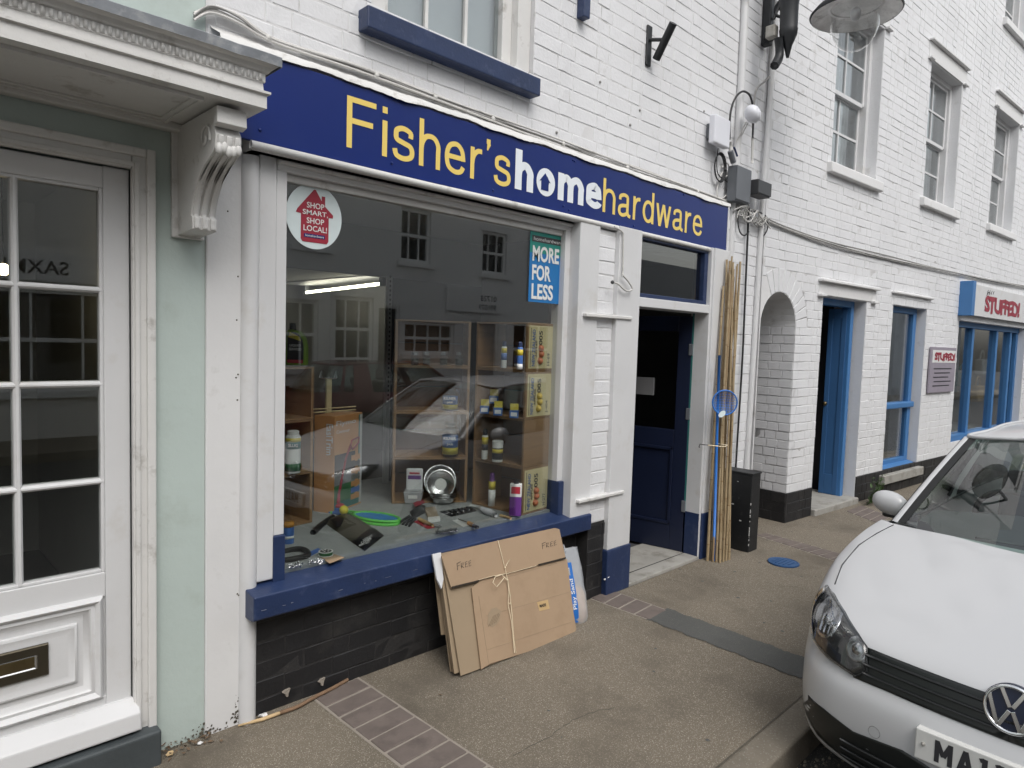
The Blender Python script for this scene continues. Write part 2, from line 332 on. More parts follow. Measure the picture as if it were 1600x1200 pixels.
def bricks(parent, M, x0, x1, z0, z1, holes, m, course=.0833, L=.235, joint=.006, limit=300, bond='flemish', zoff=0, name='brick', arch=None, proud=.0026, seed=1, jit=.002):
    rnd = random.Random(seed); H = course-joint; Wi = WM[parent.name].inverted(); full = L-joint; half = L/2-joint
    vars_ = {}
    for key, ln in (('s', full), ('h', half)):
        vars_[key] = []
        for k in range(7):
            vs, fs = brick_geo(ln, H, rnd, proud); me = bpy.data.meshes.new(name); me.from_pydata(vs, [], fs); me.materials.append(MATS[m])
            vars_[key].append((me, ln, vs, fs))
    items = []; row = 0; z = z0+zoff
    while z+course*.5 < z1:
        zc = z+course/2; blocked = [(h[0], h[1]) for h in holes if h[2] < zc < h[3]]
        if arch:
            w = arch(zc)
            if w: blocked.append(w)
        x = x0 - (L*.375 if row % 2 else 0) - rnd.uniform(0, .01); k = row % 2
        while x < x1:
            stretcher = (k % 2 == 0) if bond == 'flemish' else (row % 2 == 0 if bond == 'english' else True)
            if bond == 'stretcher' and x < x0-L: pass
            ln = L if stretcher else L/2
            segs = [(max(x, x0), min(x+ln, x1))]
            for a, b in blocked: segs = [s for q in segs for s in ((q[0], min(q[1], a)), (max(q[0], b), q[1])) if s[1]-s[0] > .035]
            for a, b in segs:
                if b-a > .035: items.append(('s' if b-a > L*.6 else 'h', (a+b)/2, zc, b-a-joint*rnd.choice((.35, .5, .5, 1))))
            x += ln; k += 1
        z += course; row += 1
    out = []
    for key, xc, zc, ln in items:
        me, l0, vs, fs = vars_[key][rnd.randrange(7)]
        Mw = M @ Matrix.Translation((xc, rnd.uniform(-jit, jit), zc+rnd.uniform(-.001, .001))) @ Matrix.Rotation(rnd.uniform(-.010, .010), 4, 'Y') @ Matrix.Scale(ln/l0, 4, (1, 0, 0))
        P = Mw.translation; px, py, dz = proj(P); vis = dz > .1 and -60 < px < 1660 and -60 < py < 1260
        out.append((0 if vis else 1, (P-CAM).length, me, Mw, vs, fs))
    out.sort(key=lambda t: (t[0], t[1]))
    for i, (v, dd, me, Mw, vs, fs) in enumerate(out[:limit]):
        if v: break
        o = bpy.data.objects.new(name, me); COL.objects.link(o); o.parent = parent; o.matrix_local = Wi @ Mw
    else: i = min(limit, len(out))
    rest = out[i:] if out else []
    if rest:
        g = G()
        for v, dd, me, Mw, vs, fs in rest: g.add([Mw @ Vector(p) for p in vs], fs)
        o = g.build('brickwork', m, parent); o['kind'] = 'stuff'
# ================================================================== THE SETTING
def struct(o): o['kind'] = 'structure'; return o
pav = struct(G().add([(-8, -1.55, 0), (60, -1.55, 0), (60, 1.5, 0), (-8, 1.5, 0)], [(0, 1, 2, 3)]).build('pavement', 'pavement'))
struct(G().add([(-40, -60, -.12), (90, -60, -.12), (90, -1.5, -.12), (-40, -1.5, -.12)], [(0, 1, 2, 3)]).build('road', 'road'))
struct(G().box(-8, 60, -9.3, -7.6, -.13, .0).build('far_pavement', 'pavement'))
kerb = emp('kerb', (0, -1.59, -.12)); struct(kerb)
_rk = random.Random(4); x = -3.0
while x < 16:
    ln = _rk.uniform(.82, .95)
    G().box(x+.006, x+ln-.006, -1.665+_rk.uniform(-.004, .004), -1.532, -.2, .007+_rk.uniform(-.002, .002)).build('kerb_stone', 'kerbstone', kerb, bevel=.014, seg=3); x += ln
G().box(-3, 16, -1.5325, -1.525, -.01, .0015).build('kerb_joint', 'grime', kerb)
def paver_strip(A, B, Cc, D, n, tarmac_from=None, seed=1):
    """A-B the edge at the wall, D-C the far edge, n bricks laid across"""
    A, B, Cc, D = [Vector((p.x, p.y, 0)) for p in (A, B, Cc, D)]; rk = random.Random(seed)
    lerp = lambda a, b, t: a + (b-a)*t
    up = Vector((0, 0, 1))
    e = (B-A).normalized()*.012
    G().add([q+up*.002 for q in (A-e, B+e, Cc+e, D-e)], [(3, 2, 1, 0)]).build('mortar_bed', 'mortar', pav)
    for i in range(n):
        t0, t1 = (i+.055)/n, (i+.945)/n
        c = [lerp(A, D, t0), lerp(B, Cc, t0), lerp(B, Cc, t1), lerp(A, D, t1)]
        h = .006+rk.uniform(-.001, .0015); G().add([q+up*h+Vector((rk.uniform(-.002, .002), rk.uniform(-.002, .002), 0)) for q in c] + [q-up*.02 for q in c],
            [(3, 2, 1, 0), (0, 1, 5, 4), (1, 2, 6, 5), (2, 3, 7, 6), (3, 0, 4, 7)]).build('paver', 'paver', pav, bevel=.004)
a, b, c_, d_ = PG(490, 1090), PG(557, 1060), PG(764, 1199.5), PG(630, 1199)
k = (-1.50-a.y)/(d_.y-a.y); d2 = a+(d_-a)*k; k = (-1.50-b.y)/(c_.y-b.y); c2 = b+(c_-b)*k
paver_strip(a, b, c2, d2, 13)
a, b, c_, d_ = PG(922, 935), PG(948, 921), PG(1043, 955), PG(1016, 969); paver_strip(a, b, c_, d_, 4, seed=2)
a, b, c_, d_ = PG(1180, 836), PG(1195, 833), PG(1335, 872), PG(1312, 879); paver_strip(a, b, c_, d_, 9, seed=3)
a, b, c_, d_ = PG(1322, 799), PG(1345, 790), PG(1392, 808), PG(1372, 818); paver_strip(a, b, c_, d_, 4, seed=5)
g = G(); rk = random.Random(71)                                # trodden gum and oil spots
for k in range(70):
    x, y, r = rk.uniform(1.2, 8), rk.uniform(-1.45, -.1), rk.uniform(.004, .014); n = 9
    g.add([(x+r*rk.uniform(.8, 1.1)*math.cos(2*math.pi*i/n), y+r*rk.uniform(.8, 1.1)*math.sin(2*math.pi*i/n), .0016) for i in range(n)], [tuple(range(n))])
o = g.build('gum_spots', 'tarmac', pav); o['kind'] = 'stuff'
for q in (((1080, 985), (1120, 990), (1150, 1003), (1190, 1008)), ((1185, 905), (1215, 915), (1250, 918), (1285, 935)), ((800, 1180), (860, 1150), (905, 1120), (960, 1105)), ((1040, 905), (1075, 912), (1105, 925))):
    P = smooth_curve([tuple(PG(*z, .0008)) for z in q], 8); P = [Vector(p)+Vector((rk.uniform(-.006, .006), rk.uniform(-.006, .006), 0)) for p in P]
    G().grid([[p+Vector((.0018, .0018, 0)) for p in P], [p-Vector((.0018, .0018, 0)) for p in P]]).build('crack', 'grime', pav)
# the tarmac trench patch
rk = random.Random(9); L0, L1 = PG(1010, 968), PG(1240, 1057); R0, R1 = PG(1043, 951), PG(1262, 1030)
pl = [L0+(L1-L0)*t/90*1.12+Vector((rk.uniform(-.006, .006)+.006*math.sin(t*.4), rk.uniform(-.004, .004), 0)) for t in range(91)]; prr = [R0+(R1-R0)*t/90*1.08+Vector((rk.uniform(-.006, .006)+.006*math.sin(t*.31+1), rk.uniform(-.004, .004), 0)) for t in range(91)]
G().grid([[Vector((p.x, p.y, .0035)) for p in pl], [Vector((p.x, p.y, .005)) for p in ((a+b)/2 for a, b in zip(pl, prr))], [Vector((p.x, p.y, .0035)) for p in prr]]).build('tarmac_patch', 'tarmac', pav)

# ================================================================== THE HARDWARE SHOP
shop = emp('shop_building', (1.0, 0, 0), label='white painted brick shop with navy sill and door, hardware display in its window', cat='building')
UW = (1.74, 2.80, 3.16, 4.9)                                  # upstairs window opening
wall = cells(G(), 1.005, 5.66, 2.36, 7.5, [UW], 0.0, .3).build('wall', 'white_joint', shop)
bricks(wall, Matrix(), 1.01, 5.655, 2.745, 7.5, [UW], 'white_brick', limit=300, seed=3)
# lower wall: right of the door, panel between the posts, plinth
lw = G(); cells(lw, 4.80, 5.66, 0, 2.745, [], -.03, -.001); low = lw.build('lower_wall', 'white_joint', shop)
bricks(low, Matrix.Translation((0, -.03, 0)), 4.83, 5.655, .43, 2.75, [], 'white_brick', limit=200, seed=5)
bw = cells(G(), 4.80, 5.66, 0.0, .425, [], -.036, -.02).build('wall_base', 'black_joint', shop)
bricks(bw, Matrix.Translation((0, -.036, 0)), 4.83, 5.655, 0, .42, [], 'black_brick', limit=60, seed=6)
PX0, PX1 = PW(934, 400, -.09).x, PW(967, 400, -.09).x
BPY = -.088
BPZ = PW(945, 812, -.09).z
bp = cells(G(), PX0-.06, PX1+.1, BPZ, 2.36, [], BPY, .2).build('brick_panel', 'white_joint', shop)
bricks(bp, Matrix.Translation((0, BPY, 0)), PX0-.06, PX1+.1, BPZ, 2.36, [], 'white_brick', limit=120, seed=8)
pln = cells(G(), 1.21, 3.35, -.02, .50, [], .0, .2).build('plinth', 'black_joint', shop)
bricks(pln, Matrix.Translation((0, .0, 0)), 1.21, 3.345, -.02, .49, [], 'black_brick', limit=300, seed=9, bond='stretcher', course=.085, jit=.003)
for q in ((503, 1065), (448, 1082)):                          # chips where the black paint has flaked
    c = PW(*q, -.009); G().yprism([(c.x-.02, c.z+.006), (c.x-.004, c.z+.013), (c.x+.017, c.z+.014), (c.x+.009, c.z-.004), (c.x+.006, c.z-.022), (c.x-.003, c.z-.018), (c.x-.007, c.z-.004)], c.y-.002, c.y+.01).build('flaked_patch', 'mortar', shop)
pl2 = cells(G(), 3.34, 3.80, -.02, BPZ-.001, [], BPY-.004, .2).build('plinth', 'black_joint', shop)
bricks(pl2, Matrix.Translation((0, BPY-.004, 0)), 3.34, 3.80, -.02, BPZ-.01, [], 'black_brick', limit=40, seed=19, bond='stretcher', course=.085, jit=.003)
# rendered strip between the two houses, half-round pipe casing
G().box(1.005, 1.15, -.012, .02, -.02, 2.39).build('rendered_strip', 'white_render', shop, bevel=.006)
tag(G().lathe([(.036, -.02), (.036, 2.32), (.034, 2.36)], (1.176, -.012, 0), 20).build('drainpipe', 'white_paint', None, smooth=True, loc=(1.176, -.012, 0), flat_angle=40), 'white painted round drainpipe beside the mint wall', 'drainpipe')
g = G(); rk = random.Random(61)                               # moss and splashed grime at the foot of the render
def blotch(g_, x, z, y, r):
    n = rk.randint(5, 7); P = [(x+r*rk.uniform(.5, 1.2)*math.cos(2*math.pi*i/n), z+r*rk.uniform(.5, 1.2)*math.sin(2*math.pi*i/n)) for i in range(n)]; g_.add([(a, y, b) for a, b in P], [tuple(range(n))])
for k in range(110):
    z = abs(rk.gauss(0, .022))+.004; x = rk.choice((rk.uniform(.86, 1.14), rk.gauss(1.135, .012), rk.gauss(1.0, .02)))
    blotch(g, x, z if abs(x-1.135) > .02 else z*2.2, -.0135-.0003*(k % 5), rk.uniform(.0015, .007))
o = g.build('grime', 'grime', shop); o['kind'] = 'stuff'
for q in ((370, 500), (396, 499), (369, 590), (371, 625), (372, 432), (373, 930), (371, 928), (356, 330), (430, 300), (372, 585)):
    p_ = PW(*q, -.013); G().ball((p_.x, -.0125, p_.z), .0035, 6).build('nail_spot', 'grime', shop, smooth=True)
# left jamb of the window, header, right jamb
JY = -.035
G().box(1.206, PW(430, 600, JY).x, JY, .06, .60, 2.40).build('pilaster', 'white_paint', shop, bevel=.006)
xl0, xl1 = PW(430, 600, JY).x, PW(447, 600, JY).x
zb = PW(435, 838, JY-.01).z
G().box(xl0+.001, xl1, JY+.006, .07, zb, 2.40).build('window_jamb', 'white_paint', shop, bevel=.004)
G().box(xl0-.004, xl1+.002, JY-.004, .07, .50, zb).build('jamb_base', 'navy_paint', shop, bevel=.004)
xr0, xr1 = PW(877, 600, JY).x, PW(897, 600, JY).x
zb2 = PW(880, 752, JY-.01).z
G().box(xr0, xr1, JY+.006, .07, zb2, 2.40).build('window_jamb', 'white_paint', shop, bevel=.004)
G().box(xr0-.002, xr1+.012, JY-.012, .07, .50, zb2).build('jamb_base', 'navy_paint', shop, bevel=.004)
zt = PW(447, 276, JY).z
hd = G().box(xl0+.002, xr1, JY+.002, .07, zt+.02, 2.41); hd.build('window_head', 'white_paint', shop, bevel=.005)
G().box(xl1, xr0, JY+.03, .06, zt-.012, zt+.02).build('head_bead', 'white_old', shop, bevel=.006)
G().box(xl0, xr1, JY-.018, .03, zt+.045, zt+.062).build('head_moulding', 'white_old', shop, bevel=.005)
# pilaster with two posts and the battens
p1a, p1b = PW(903, 480, -.108).x, PW(934, 480, -.108).x
G().box(p1a, p1b, -.108, .03, .545, 2.40).build('pilaster', 'white_paint', shop, bevel=.005)
PD = -.125                                                    # face of the door posts
p2a, p2b = PW(961, 560, PD).x, PW(996, 560, PD).x
zbb = PW(975, 852, PD).z
G().box(p2a, p2b, PD, .05, zbb, 2.40).build('door_post', 'white_paint', shop, bevel=.005)
G().box(p2a-.006, p2b+.006, PD-.008, .05, 0, zbb).build('post_base', 'navy_paint', shop, bevel=.005)
for (q0, q1) in (((916, 491), (988, 497)), ((905, 782), (975, 770))):
    A, B = PW(*q0, -.135), PW(*q1, -.135)
    G().box(A.x, B.x, -.138, BPY, (A.z+B.z)/2-.012, (A.z+B.z)/2+.008).build('batten', 'white_old', shop, bevel=.004)
p3a, p3b = PW(1112, 520, PD-.01).x, PW(1134, 520, PD-.01).x
G().box(p3a, p3b, PD-.01, .05, .36, 2.40).build('door_post', 'white_paint', shop, bevel=.005)
G().box(p3a-.003, p3b+.003, PD-.014, .05, 0, .36).build('post_base', 'navy_paint', shop, bevel=.005)
G().xprism([(PD+.004, 0), (.02, 0), (.02, 2.4), (PD+.004, 2.4)], p3a-.03, p3a-.001).build('door_reveal', 'white_paint', shop)
G().xprism([(PD+.003, 0), (.02, 0), (.02, .36), (PD+.003, .36)], p3a-.033, p3a-.03).build('reveal_base', 'navy_paint', shop)
rz0, rz1 = PW(998, 478.7, PD).z, PW(997, 463.5, PD).z
G().box(p2b, p3a-.03, PD+.004, .05, rz0, rz1).build('transom_rail', 'white_paint', shop, bevel=.005)
# transom light with navy frame
tz0, tz1 = rz1, 2.40; fx0, fx1 = p2b, p3a-.03
fr = emp('transom_window', (fx0, 0, tz0), parent=shop)
for bx_ in ((fx0, fx1, tz0, tz0+.03), (fx0, fx1, tz1-.045, tz1), (fx0, fx0+.02, tz0+.03, tz1-.045), (fx1-.05, fx1, tz0+.03, tz1-.045)):
    G().box(bx_[0], bx_[1], PD+.03, .0, bx_[2], bx_[3]).build('frame_bar', 'navy_paint', fr, bevel=.004)
G().box(fx0+.02, fx1-.05, -.06, -.054, tz0+.03, tz1-.045).build('pane', 'pane_transom', fr)
# the sill
SY = -.125
s0, s1 = PW(397, 935, SY), PW(925, 803, SY)
zs = (s0.z+s1.z)/2; zl = PW(400, 971, SY).z
sillg = G().xprism([(.02, zs+.022), (SY, zs), (SY, zl), (SY+.03, zl-.012), (.02, zl-.012)], s0.x, s1.x)
sillg.build('window_sill', 'navy_paint', shop, bevel=.007, seg=3)
rk = random.Random(44); x = s0.x+.03
while x < s1.x-.1:
    w = rk.uniform(.004, .05); zz = (zs+zl)/2-.012+rk.uniform(-.002, .002); G().box(x, x+w, SY-.0012, SY+.005, zz, zz+rk.uniform(.001, .0022)).build('paint_chip', 'sill_chip', shop); x += w+rk.uniform(.02, .3)
# shop window glass
pane = G().box(xl1-.01, xr0+.01, .012, .02, zs, zt+.03).build('window_pane', 'pane', shop)
# fascia: board, mouldings, flashing
G().box(1.15, p3b+.03, -.075, .0, 2.37, 2.76).build('fascia_board', 'white_old', shop)
G().tube([(1.14, -.098, 2.385), (2, -.1, 2.382), (3, -.1, 2.387), (p3b+.03, -.1, 2.386)], .017, 8).build('fascia_bead', 'white_old', shop, smooth=True)
G().box(1.15, p3b+.03, -.085, -.0, 2.37, 2.378).build('fascia_fillet', 'white_paint', shop, bevel=.003)
rk = random.Random(2); rows = [[], [], [], []]; n = 170
for i in range(n+1):
    x = 1.02+(p3b+.04-1.02)*i/n; w = .006*math.sin(x*9+1)+.004*math.sin(x*23)+rk.uniform(-.0025, .0025)
    rows[0].append((x, -.004, 2.822)); rows[1].append((x, -.02, 2.806+rk.uniform(-.003, .003)))
    rows[2].append((x, -.098+rk.uniform(-.003, .002), 2.770+w*.5)); rows[3].append((x, -.108+w*.5, 2.742+w*.9))
G().grid(rows[::-1]).build('flashing', 'white_old', shop, smooth=True)
# upstairs window
uw = emp('sash_window', (2.2, 0, 3.14), parent=shop)
uz = (PW(575, 3, -.08).z+PW(838, 122, -.08).z)/2; uzb = (PW(575, 40, -.08).z+PW(845, 152, -.08).z)/2
ux0, ux1 = PW(575, 20, -.08).x, PW(845, 136, -.08).x
G().box(ux0, ux1, -.08, .1, uzb, uz).build('sill', 'navy_paint', uw, bevel=.006)
G().box(1.75, 2.79, .05, .14, uz, uz+.07).build('frame_bar', 'white_old', uw, bevel=.005)
for xx in ((1.74, 1.83), (2.70, 2.80)): G().box(*xx, .03, .16, uz+.0, 4.9).build('frame_bar', 'white_old', uw, bevel=.005)
for xx in ((1.83, 1.88), (2.63, 2.70)): G().box(*xx, .08, .15, uz+.07, 4.9).build('frame_bar', 'white_old', uw, bevel=.005)
for xx in (2.115, 2.375): G().box(xx, xx+.02, .10, .13, uz+.07, 4.9).build('glazing_bar', 'white_old', uw, bevel=.003)
for a, b in ((1.88, 2.115), (2.135, 2.375), (2.395, 2.63)): G().box(a, b, .118, .123, uz+.07, 4.9).build('pane', 'pane_sash', uw)
G().box(1.80, 2.72, .2, .22, 3.1, 4.9).build('blind', 'curtain', uw)
# open navy door
HX, HY = p3a-.035, .01
dr = emp('shop_door', (HX, HY, .03), parent=shop)
DM = Matrix.Translation((HX, HY, .03)) @ Matrix.Rotation(math.radians(-80), 4, 'Z') @ Matrix.Scale(-1, 4, (1, 0, 0))
dw, dh = .82, rz0-.02-.03
def dbox(nm, m, *b, bev=.004):
    o = G(DM).box(*b).build(nm, m, dr, bevel=bev); return recalc(o)
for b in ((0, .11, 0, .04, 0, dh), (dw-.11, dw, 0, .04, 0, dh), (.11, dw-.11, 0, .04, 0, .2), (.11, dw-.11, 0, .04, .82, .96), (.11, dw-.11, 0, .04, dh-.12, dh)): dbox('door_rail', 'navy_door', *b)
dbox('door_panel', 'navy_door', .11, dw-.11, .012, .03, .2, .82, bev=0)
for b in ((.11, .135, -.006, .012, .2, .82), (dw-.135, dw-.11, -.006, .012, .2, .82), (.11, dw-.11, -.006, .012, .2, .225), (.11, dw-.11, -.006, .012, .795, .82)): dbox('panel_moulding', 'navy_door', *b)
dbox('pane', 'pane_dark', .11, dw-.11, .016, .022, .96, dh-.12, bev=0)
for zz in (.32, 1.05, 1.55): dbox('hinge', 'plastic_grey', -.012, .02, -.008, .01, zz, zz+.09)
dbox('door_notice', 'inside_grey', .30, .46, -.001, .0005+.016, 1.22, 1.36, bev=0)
G().box(HX+.002, HX+.028, -.002, .012, .0, rz0).build('door_frame_edge', 'teal', shop)
G().box(p2b, p3a-.03, PD-.01, .35, 0, .028).build('threshold', 'stone', shop, bevel=.006)
G().box(p2b, p3a-.03, -.012, -.006, .02, .030).build('threshold_bar', 'dark_void', shop)
# shop interior
ins = emp('shop_interior', (2.4, .02, 0), parent=shop)
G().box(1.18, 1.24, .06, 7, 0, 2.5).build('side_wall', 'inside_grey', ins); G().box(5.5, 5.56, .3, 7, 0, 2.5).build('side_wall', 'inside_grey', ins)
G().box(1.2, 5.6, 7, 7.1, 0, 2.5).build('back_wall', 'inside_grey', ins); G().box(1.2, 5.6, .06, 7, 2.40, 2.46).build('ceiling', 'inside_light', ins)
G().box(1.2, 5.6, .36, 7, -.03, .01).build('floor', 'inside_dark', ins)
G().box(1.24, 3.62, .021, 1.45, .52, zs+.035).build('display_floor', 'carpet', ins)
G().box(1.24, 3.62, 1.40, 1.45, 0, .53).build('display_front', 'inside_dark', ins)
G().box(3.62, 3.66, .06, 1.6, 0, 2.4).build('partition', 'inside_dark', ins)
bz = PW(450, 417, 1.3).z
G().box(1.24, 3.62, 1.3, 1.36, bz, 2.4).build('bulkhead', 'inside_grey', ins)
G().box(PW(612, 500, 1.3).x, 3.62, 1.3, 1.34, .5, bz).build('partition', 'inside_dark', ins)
su = emp('slotted_upright', (PW(605, 500, 1.28).x, 1.28, .6), parent=ins)
X0 = PW(603, 500, 1.28).x; G().box(X0, X0+.035, 1.26, 1.29, .6, bz).build('upright', 'inside_light', su)
for i in range(28): G().box(X0+.012, X0+.023, 1.2585, 1.262, 1.2+i*.032, 1.216+i*.032).build('slot', 'dark_void', su)
A, B = PG(478, 457, 2.28), PG(598, 443, 2.28)
tl = emp('tube_light', (A+B)/2, label='lit fluorescent tube light on the ceiling inside the hardware shop', cat='ceiling light')
G().tube([A, B], .019, 10).build('tube', 'lamp_glow', tl, smooth=True); 
for q in (A, B): G().box(q.x-.03, q.x+.03, q.y-.03, q.y+.03, 2.25, 2.40).build('end_cap', 'plastic_grey', tl)
G().box(min(A.x, B.x), max(A.x, B.x), min(A.y, B.y), max(A.y, B.y), 2.385, 2.398).build('batten', 'plastic_white', tl)
# things seen through the open door: a dark shelf unit
sh = emp('shelf_unit', (4.6, 2.2, 0), label='dark shelf unit of stock inside the open shop door', cat='shelf')
for zz in (.1, .5, .9, 1.3, 1.7): G().box(4.2, 5.4, 2.0, 2.4, zz, zz+.03).build('shelf', 'inside_grey', sh)
for xx in (4.2, 5.37): G().box(xx, xx+.03, 2.0, 2.4, 0, 1.9).build('upright', 'inside_grey', sh)
# ================================================================== FASCIA SIGN
sign = emp('fascia_sign', (1.15, -.09, 2.40), label='long navy fascia sign with yellow and white lettering above the shop window', cat='sign')
FY = -.098; sx1 = PW(1136, 360, FY).x; sxl = PW(398, 213, FY).x-.01
zt_, zb_ = PW(1137, 325, FY).z+.005, PW(1135, 393, FY).z
G().box(1.02, sx1, FY, -.076, zb_, zt_).build('sign_board', 'sign_blue', sign, bevel=.002)
G().box(sx1, sx1+.02, FY-.004, -.0, zb_-.02, zt_+.01).build('sign_edge', 'white_paint', sign, bevel=.003)
def ell(cx, cy, rx, ry, n=28): return ('L', [(cx+rx*math.cos(2*math.pi*i/n), cy+ry*math.sin(2*math.pi*i/n)) for i in range(n)])
# plain grotesque letters drawn as strokes: x-height 1, capitals 1.38; W is the stroke width
def glyphs(W):
    q = W/2; t = 1-q; b = q; arch = lambda x0, x1: ('C', [(x0, .52), (x0+.03, .70), (x0+.14, t-.05), (x0+(x1-x0)*.56, t), (x1-.10, t-.06), (x1, t-.24), (x1, .45), (x1, 0)])
    bowl = [(.735-q, .50), (.70-q, .50+.22), (.60-q, t-.06), (.39, t), (.20, t-.06), (.08+q*.3, .72), (q*.9, .50), (.08+q*.3, .27), (.20, b+.07), (.40, b), (.58, b+.05), (.70-q*.5, .27)]
    return {'F': ([('S', [(q, 0), (q, 1.38)]), ('S', [(W, 1.38-q), (.84, 1.38-q)]), ('S', [(W, .74), (.75, .74)])], .86), 'i': ([('S', [(q, 0), (q, 1)]), ('S', [(q, 1.20), (q, 1.38)])], W),
    'h': ([('S', [(q, 0), (q, 1.38)]), arch(q, .72-q)], .72), 'e': ([('S', [(W*.75, .53-q*.1), (.74-W*.5, .53-q*.1)]), ('C', [(.745-q, .53-q*1.1)]+bowl[1:])], .76),
    'r': ([('S', [(q, 0), (q, 1)]), ('C', [(q, .48), (q+.03, .68), (q+.11, t-.10), (q+.22, t-.02), (.44, t-.01)])], .44),
    's': ([('C', [(.64-q, .69), (.56, t-.08), (.34, t), (.14, t-.07), (.06+q*.6, .72), (.14, .585), (.34, .52), (.56, .45), (.66-q*.5, .29), (.57, b+.07), (.36, b), (.13, b+.06), (q*.9, .31)])], .68),
    "'": ([('S', [(q, 1.38), (q, 1.22)]), ('S', [(q+W*.16, 1.24), (q*.45, 1.02)])], W),
    'a': ([('C', [(q+.03, .69), (.13, t-.08), (.34, t), (.54, t-.05), (.64-q, t-.20), (.64-q, .5), (.64-q, .24), (.67-q*.6, b+.03), (.76, b-.01)]), ('C', [(.64-q, .56), (.50, .50), (.27, .47), (.11, .40), (q*.9, .25), (.12, b+.05), (.28, b), (.47, b+.06), (.60-q*.6, .22), (.64-q, .40)])], .74),
    'd': ([('S', [(.74-q, 0), (.74-q, 1.38)]), ell(.37, .5, .37-q, .5-q)], .74), 'w': ([('S', [(q*.8, 1), (.25, 0)]), ('S', [(.25, 0), (.50, 1)]), ('S', [(.50, 1), (.75, 0)]), ('S', [(.75, 0), (1.0-q*.8, 1)])], 1.0),
    'o': ([ell(.39, .5, .39-q, .5-q)], .78), 'm': ([('S', [(q, 0), (q, 1)]), arch(q, .62-q*.4), arch(.62-q*.4, 1.18-q)], 1.18),
    'M': ([('S', [(q, 0), (q, 1.38)]), ('S', [(q, 1.32), (.46, .45)]), ('S', [(.46, .45), (.92-q, 1.32)]), ('S', [(.92-q, 0), (.92-q, 1.38)])], .92), 'A': ([('S', [(q, 0), (.42, 1.38)]), ('S', [(.42, 1.38), (.84-q, 0)]), ('S', [(.20, .42), (.64, .42)])], .84), '1': ([('S', [(.25, 0), (.25, 1.38)]), ('S', [(.02, 1.2), (.25, 1.30)]), ('S', [(0, q), (.5, q)])], .5)}
def stroke_text(word, W, gap):
    G_ = glyphs(W); vs, fs = [], []; x = 0; zk = 0
    for ch in word:
        st_, adv = G_[ch]
        for kind, pts in st_:
            cl_ = kind == 'L'; P = [Vector((a, b)) for a, b in (smooth_curve(pts, 6) if kind == 'C' else pts)]; n = len(P); base = len(vs); zk += 1
            for i in range(n):
                a = P[(i-1) % n] if cl_ else P[max(0, i-1)]; c = P[(i+1) % n] if cl_ else P[min(n-1, i+1)]; d = (c-a).normalized(); nn = Vector((-d.y, d.x))*W/2
                if kind == 'S' and ch == 'w': nn = Vector((W*.53, 0)) * (-1 if d.y > 0 else 1)
                if kind == 'S' and ch == "'" and i == 1 and zk % 2 == 0: nn = nn*.3
                vs += [Vector((x+P[i].x+nn.x, P[i].y+nn.y, .00015*(zk % 5))), Vector((x+P[i].x-nn.x, P[i].y-nn.y, .00015*(zk % 5)))]
            for i in range(n if cl_ else n-1): k = (i+1) % n; fs.append((base+2*i, base+2*i+1, base+2*k+1, base+2*k))
        x += adv+gap
    return vs, fs
def sword(body, m, px0, px1, ytop, ybase, W, nm, gap):
    A = PW(px0, ybase[0], FY); B = PW(px1, ybase[1], FY); T = PW(px0, ytop, FY); zb0 = (A.z+B.z)/2
    return text(body, nm, m, sign, (A.x, FY, zb0), (1, 0, 0), (0, 0, 1), w=B.x-A.x, h=T.z-zb0, geo=stroke_text(body, W, gap))
sword("Fisher's", 'sign_yellow', 541, 797, 148, (226, 297), .150, 'yellow_lettering', .17)
sword('home', 'sign_white', 804, 939, 231, (291, 332), .26, 'white_lettering', .13)
sword('hardware', 'sign_yellow', 941, 1096, 277, (329.5, 371.5), .150, 'yellow_lettering', .17)
c = PW(851, 285, FY); hw = .030
G().yprism([(c.x-hw, c.z-.045), (c.x+hw, c.z-.045), (c.x+hw, c.z+.005), (c.x+hw*1.5, c.z+.002), (c.x, c.z+.05), (c.x-hw*1.5, c.z+.002), (c.x-hw, c.z+.005)], FY-.004, FY-.0012).build('house_mark', 'sign_blue', sign)
for q in ((612, 152), (612, 255), (770, 297), (406, 203), (895, 250), (898, 252), (889, 328), (990, 353), (1068, 304), (880, 322)):
    p = PW(*q, FY); G().ball((p.x, FY, p.z), .007, 8).build('rivet', 'sign_blue', sign, smooth=True)
# ================================================================== THE MINT HOUSE ON THE LEFT
mint = emp('mint_house', (.3, 0, 0), label='mint green rendered house with glazed white front door', cat='building')
DX0, DX1, DZ1 = -.20, .742, 2.225                             # door opening
cells(G(), -4.0, 1.004, -.02, 7.5, [(DX0, DX1, .06, DZ1)], 0.0, .3).build('wall', 'mint_render', mint)
# architrave with stepped mouldings
ar = emp('door_surround', (DX1, 0, 0), parent=mint)
for off, w, y in ((0, .075, -.022), (.006, .018, -.032), (.045, .030, -.038)):
    G().box(DX1+off, DX1+off+w, y, .02, .04, DZ1+off+w).build('architrave', 'white_old', ar, bevel=.005)
    G().box(DX0-off-w, DX0-off, y, .02, .04, DZ1+off+w).build('architrave', 'white_old', ar, bevel=.005)
    G().box(DX0-off+.001, DX1+off-.001, y, .02, DZ1+off, DZ1+off+w).build('architrave', 'white_old', ar, bevel=.005)
door = emp('front_door', (.27, .02, .1), parent=mint)
DYF = .012
cols = [(.418, .645), (.158, .385), (-.102, .125)]
rowsz = [(1.800, 2.133), (1.463, 1.770), (1.108, 1.433), (.768, 1.078)]
def dbar(x0, x1, z0, z1, y0=DYF, y1=.055, nm='door_rail', m='white_paint', bev=.004): G().box(x0, x1, y0, y1, z0, z1).build(nm, m, door, bevel=bev)
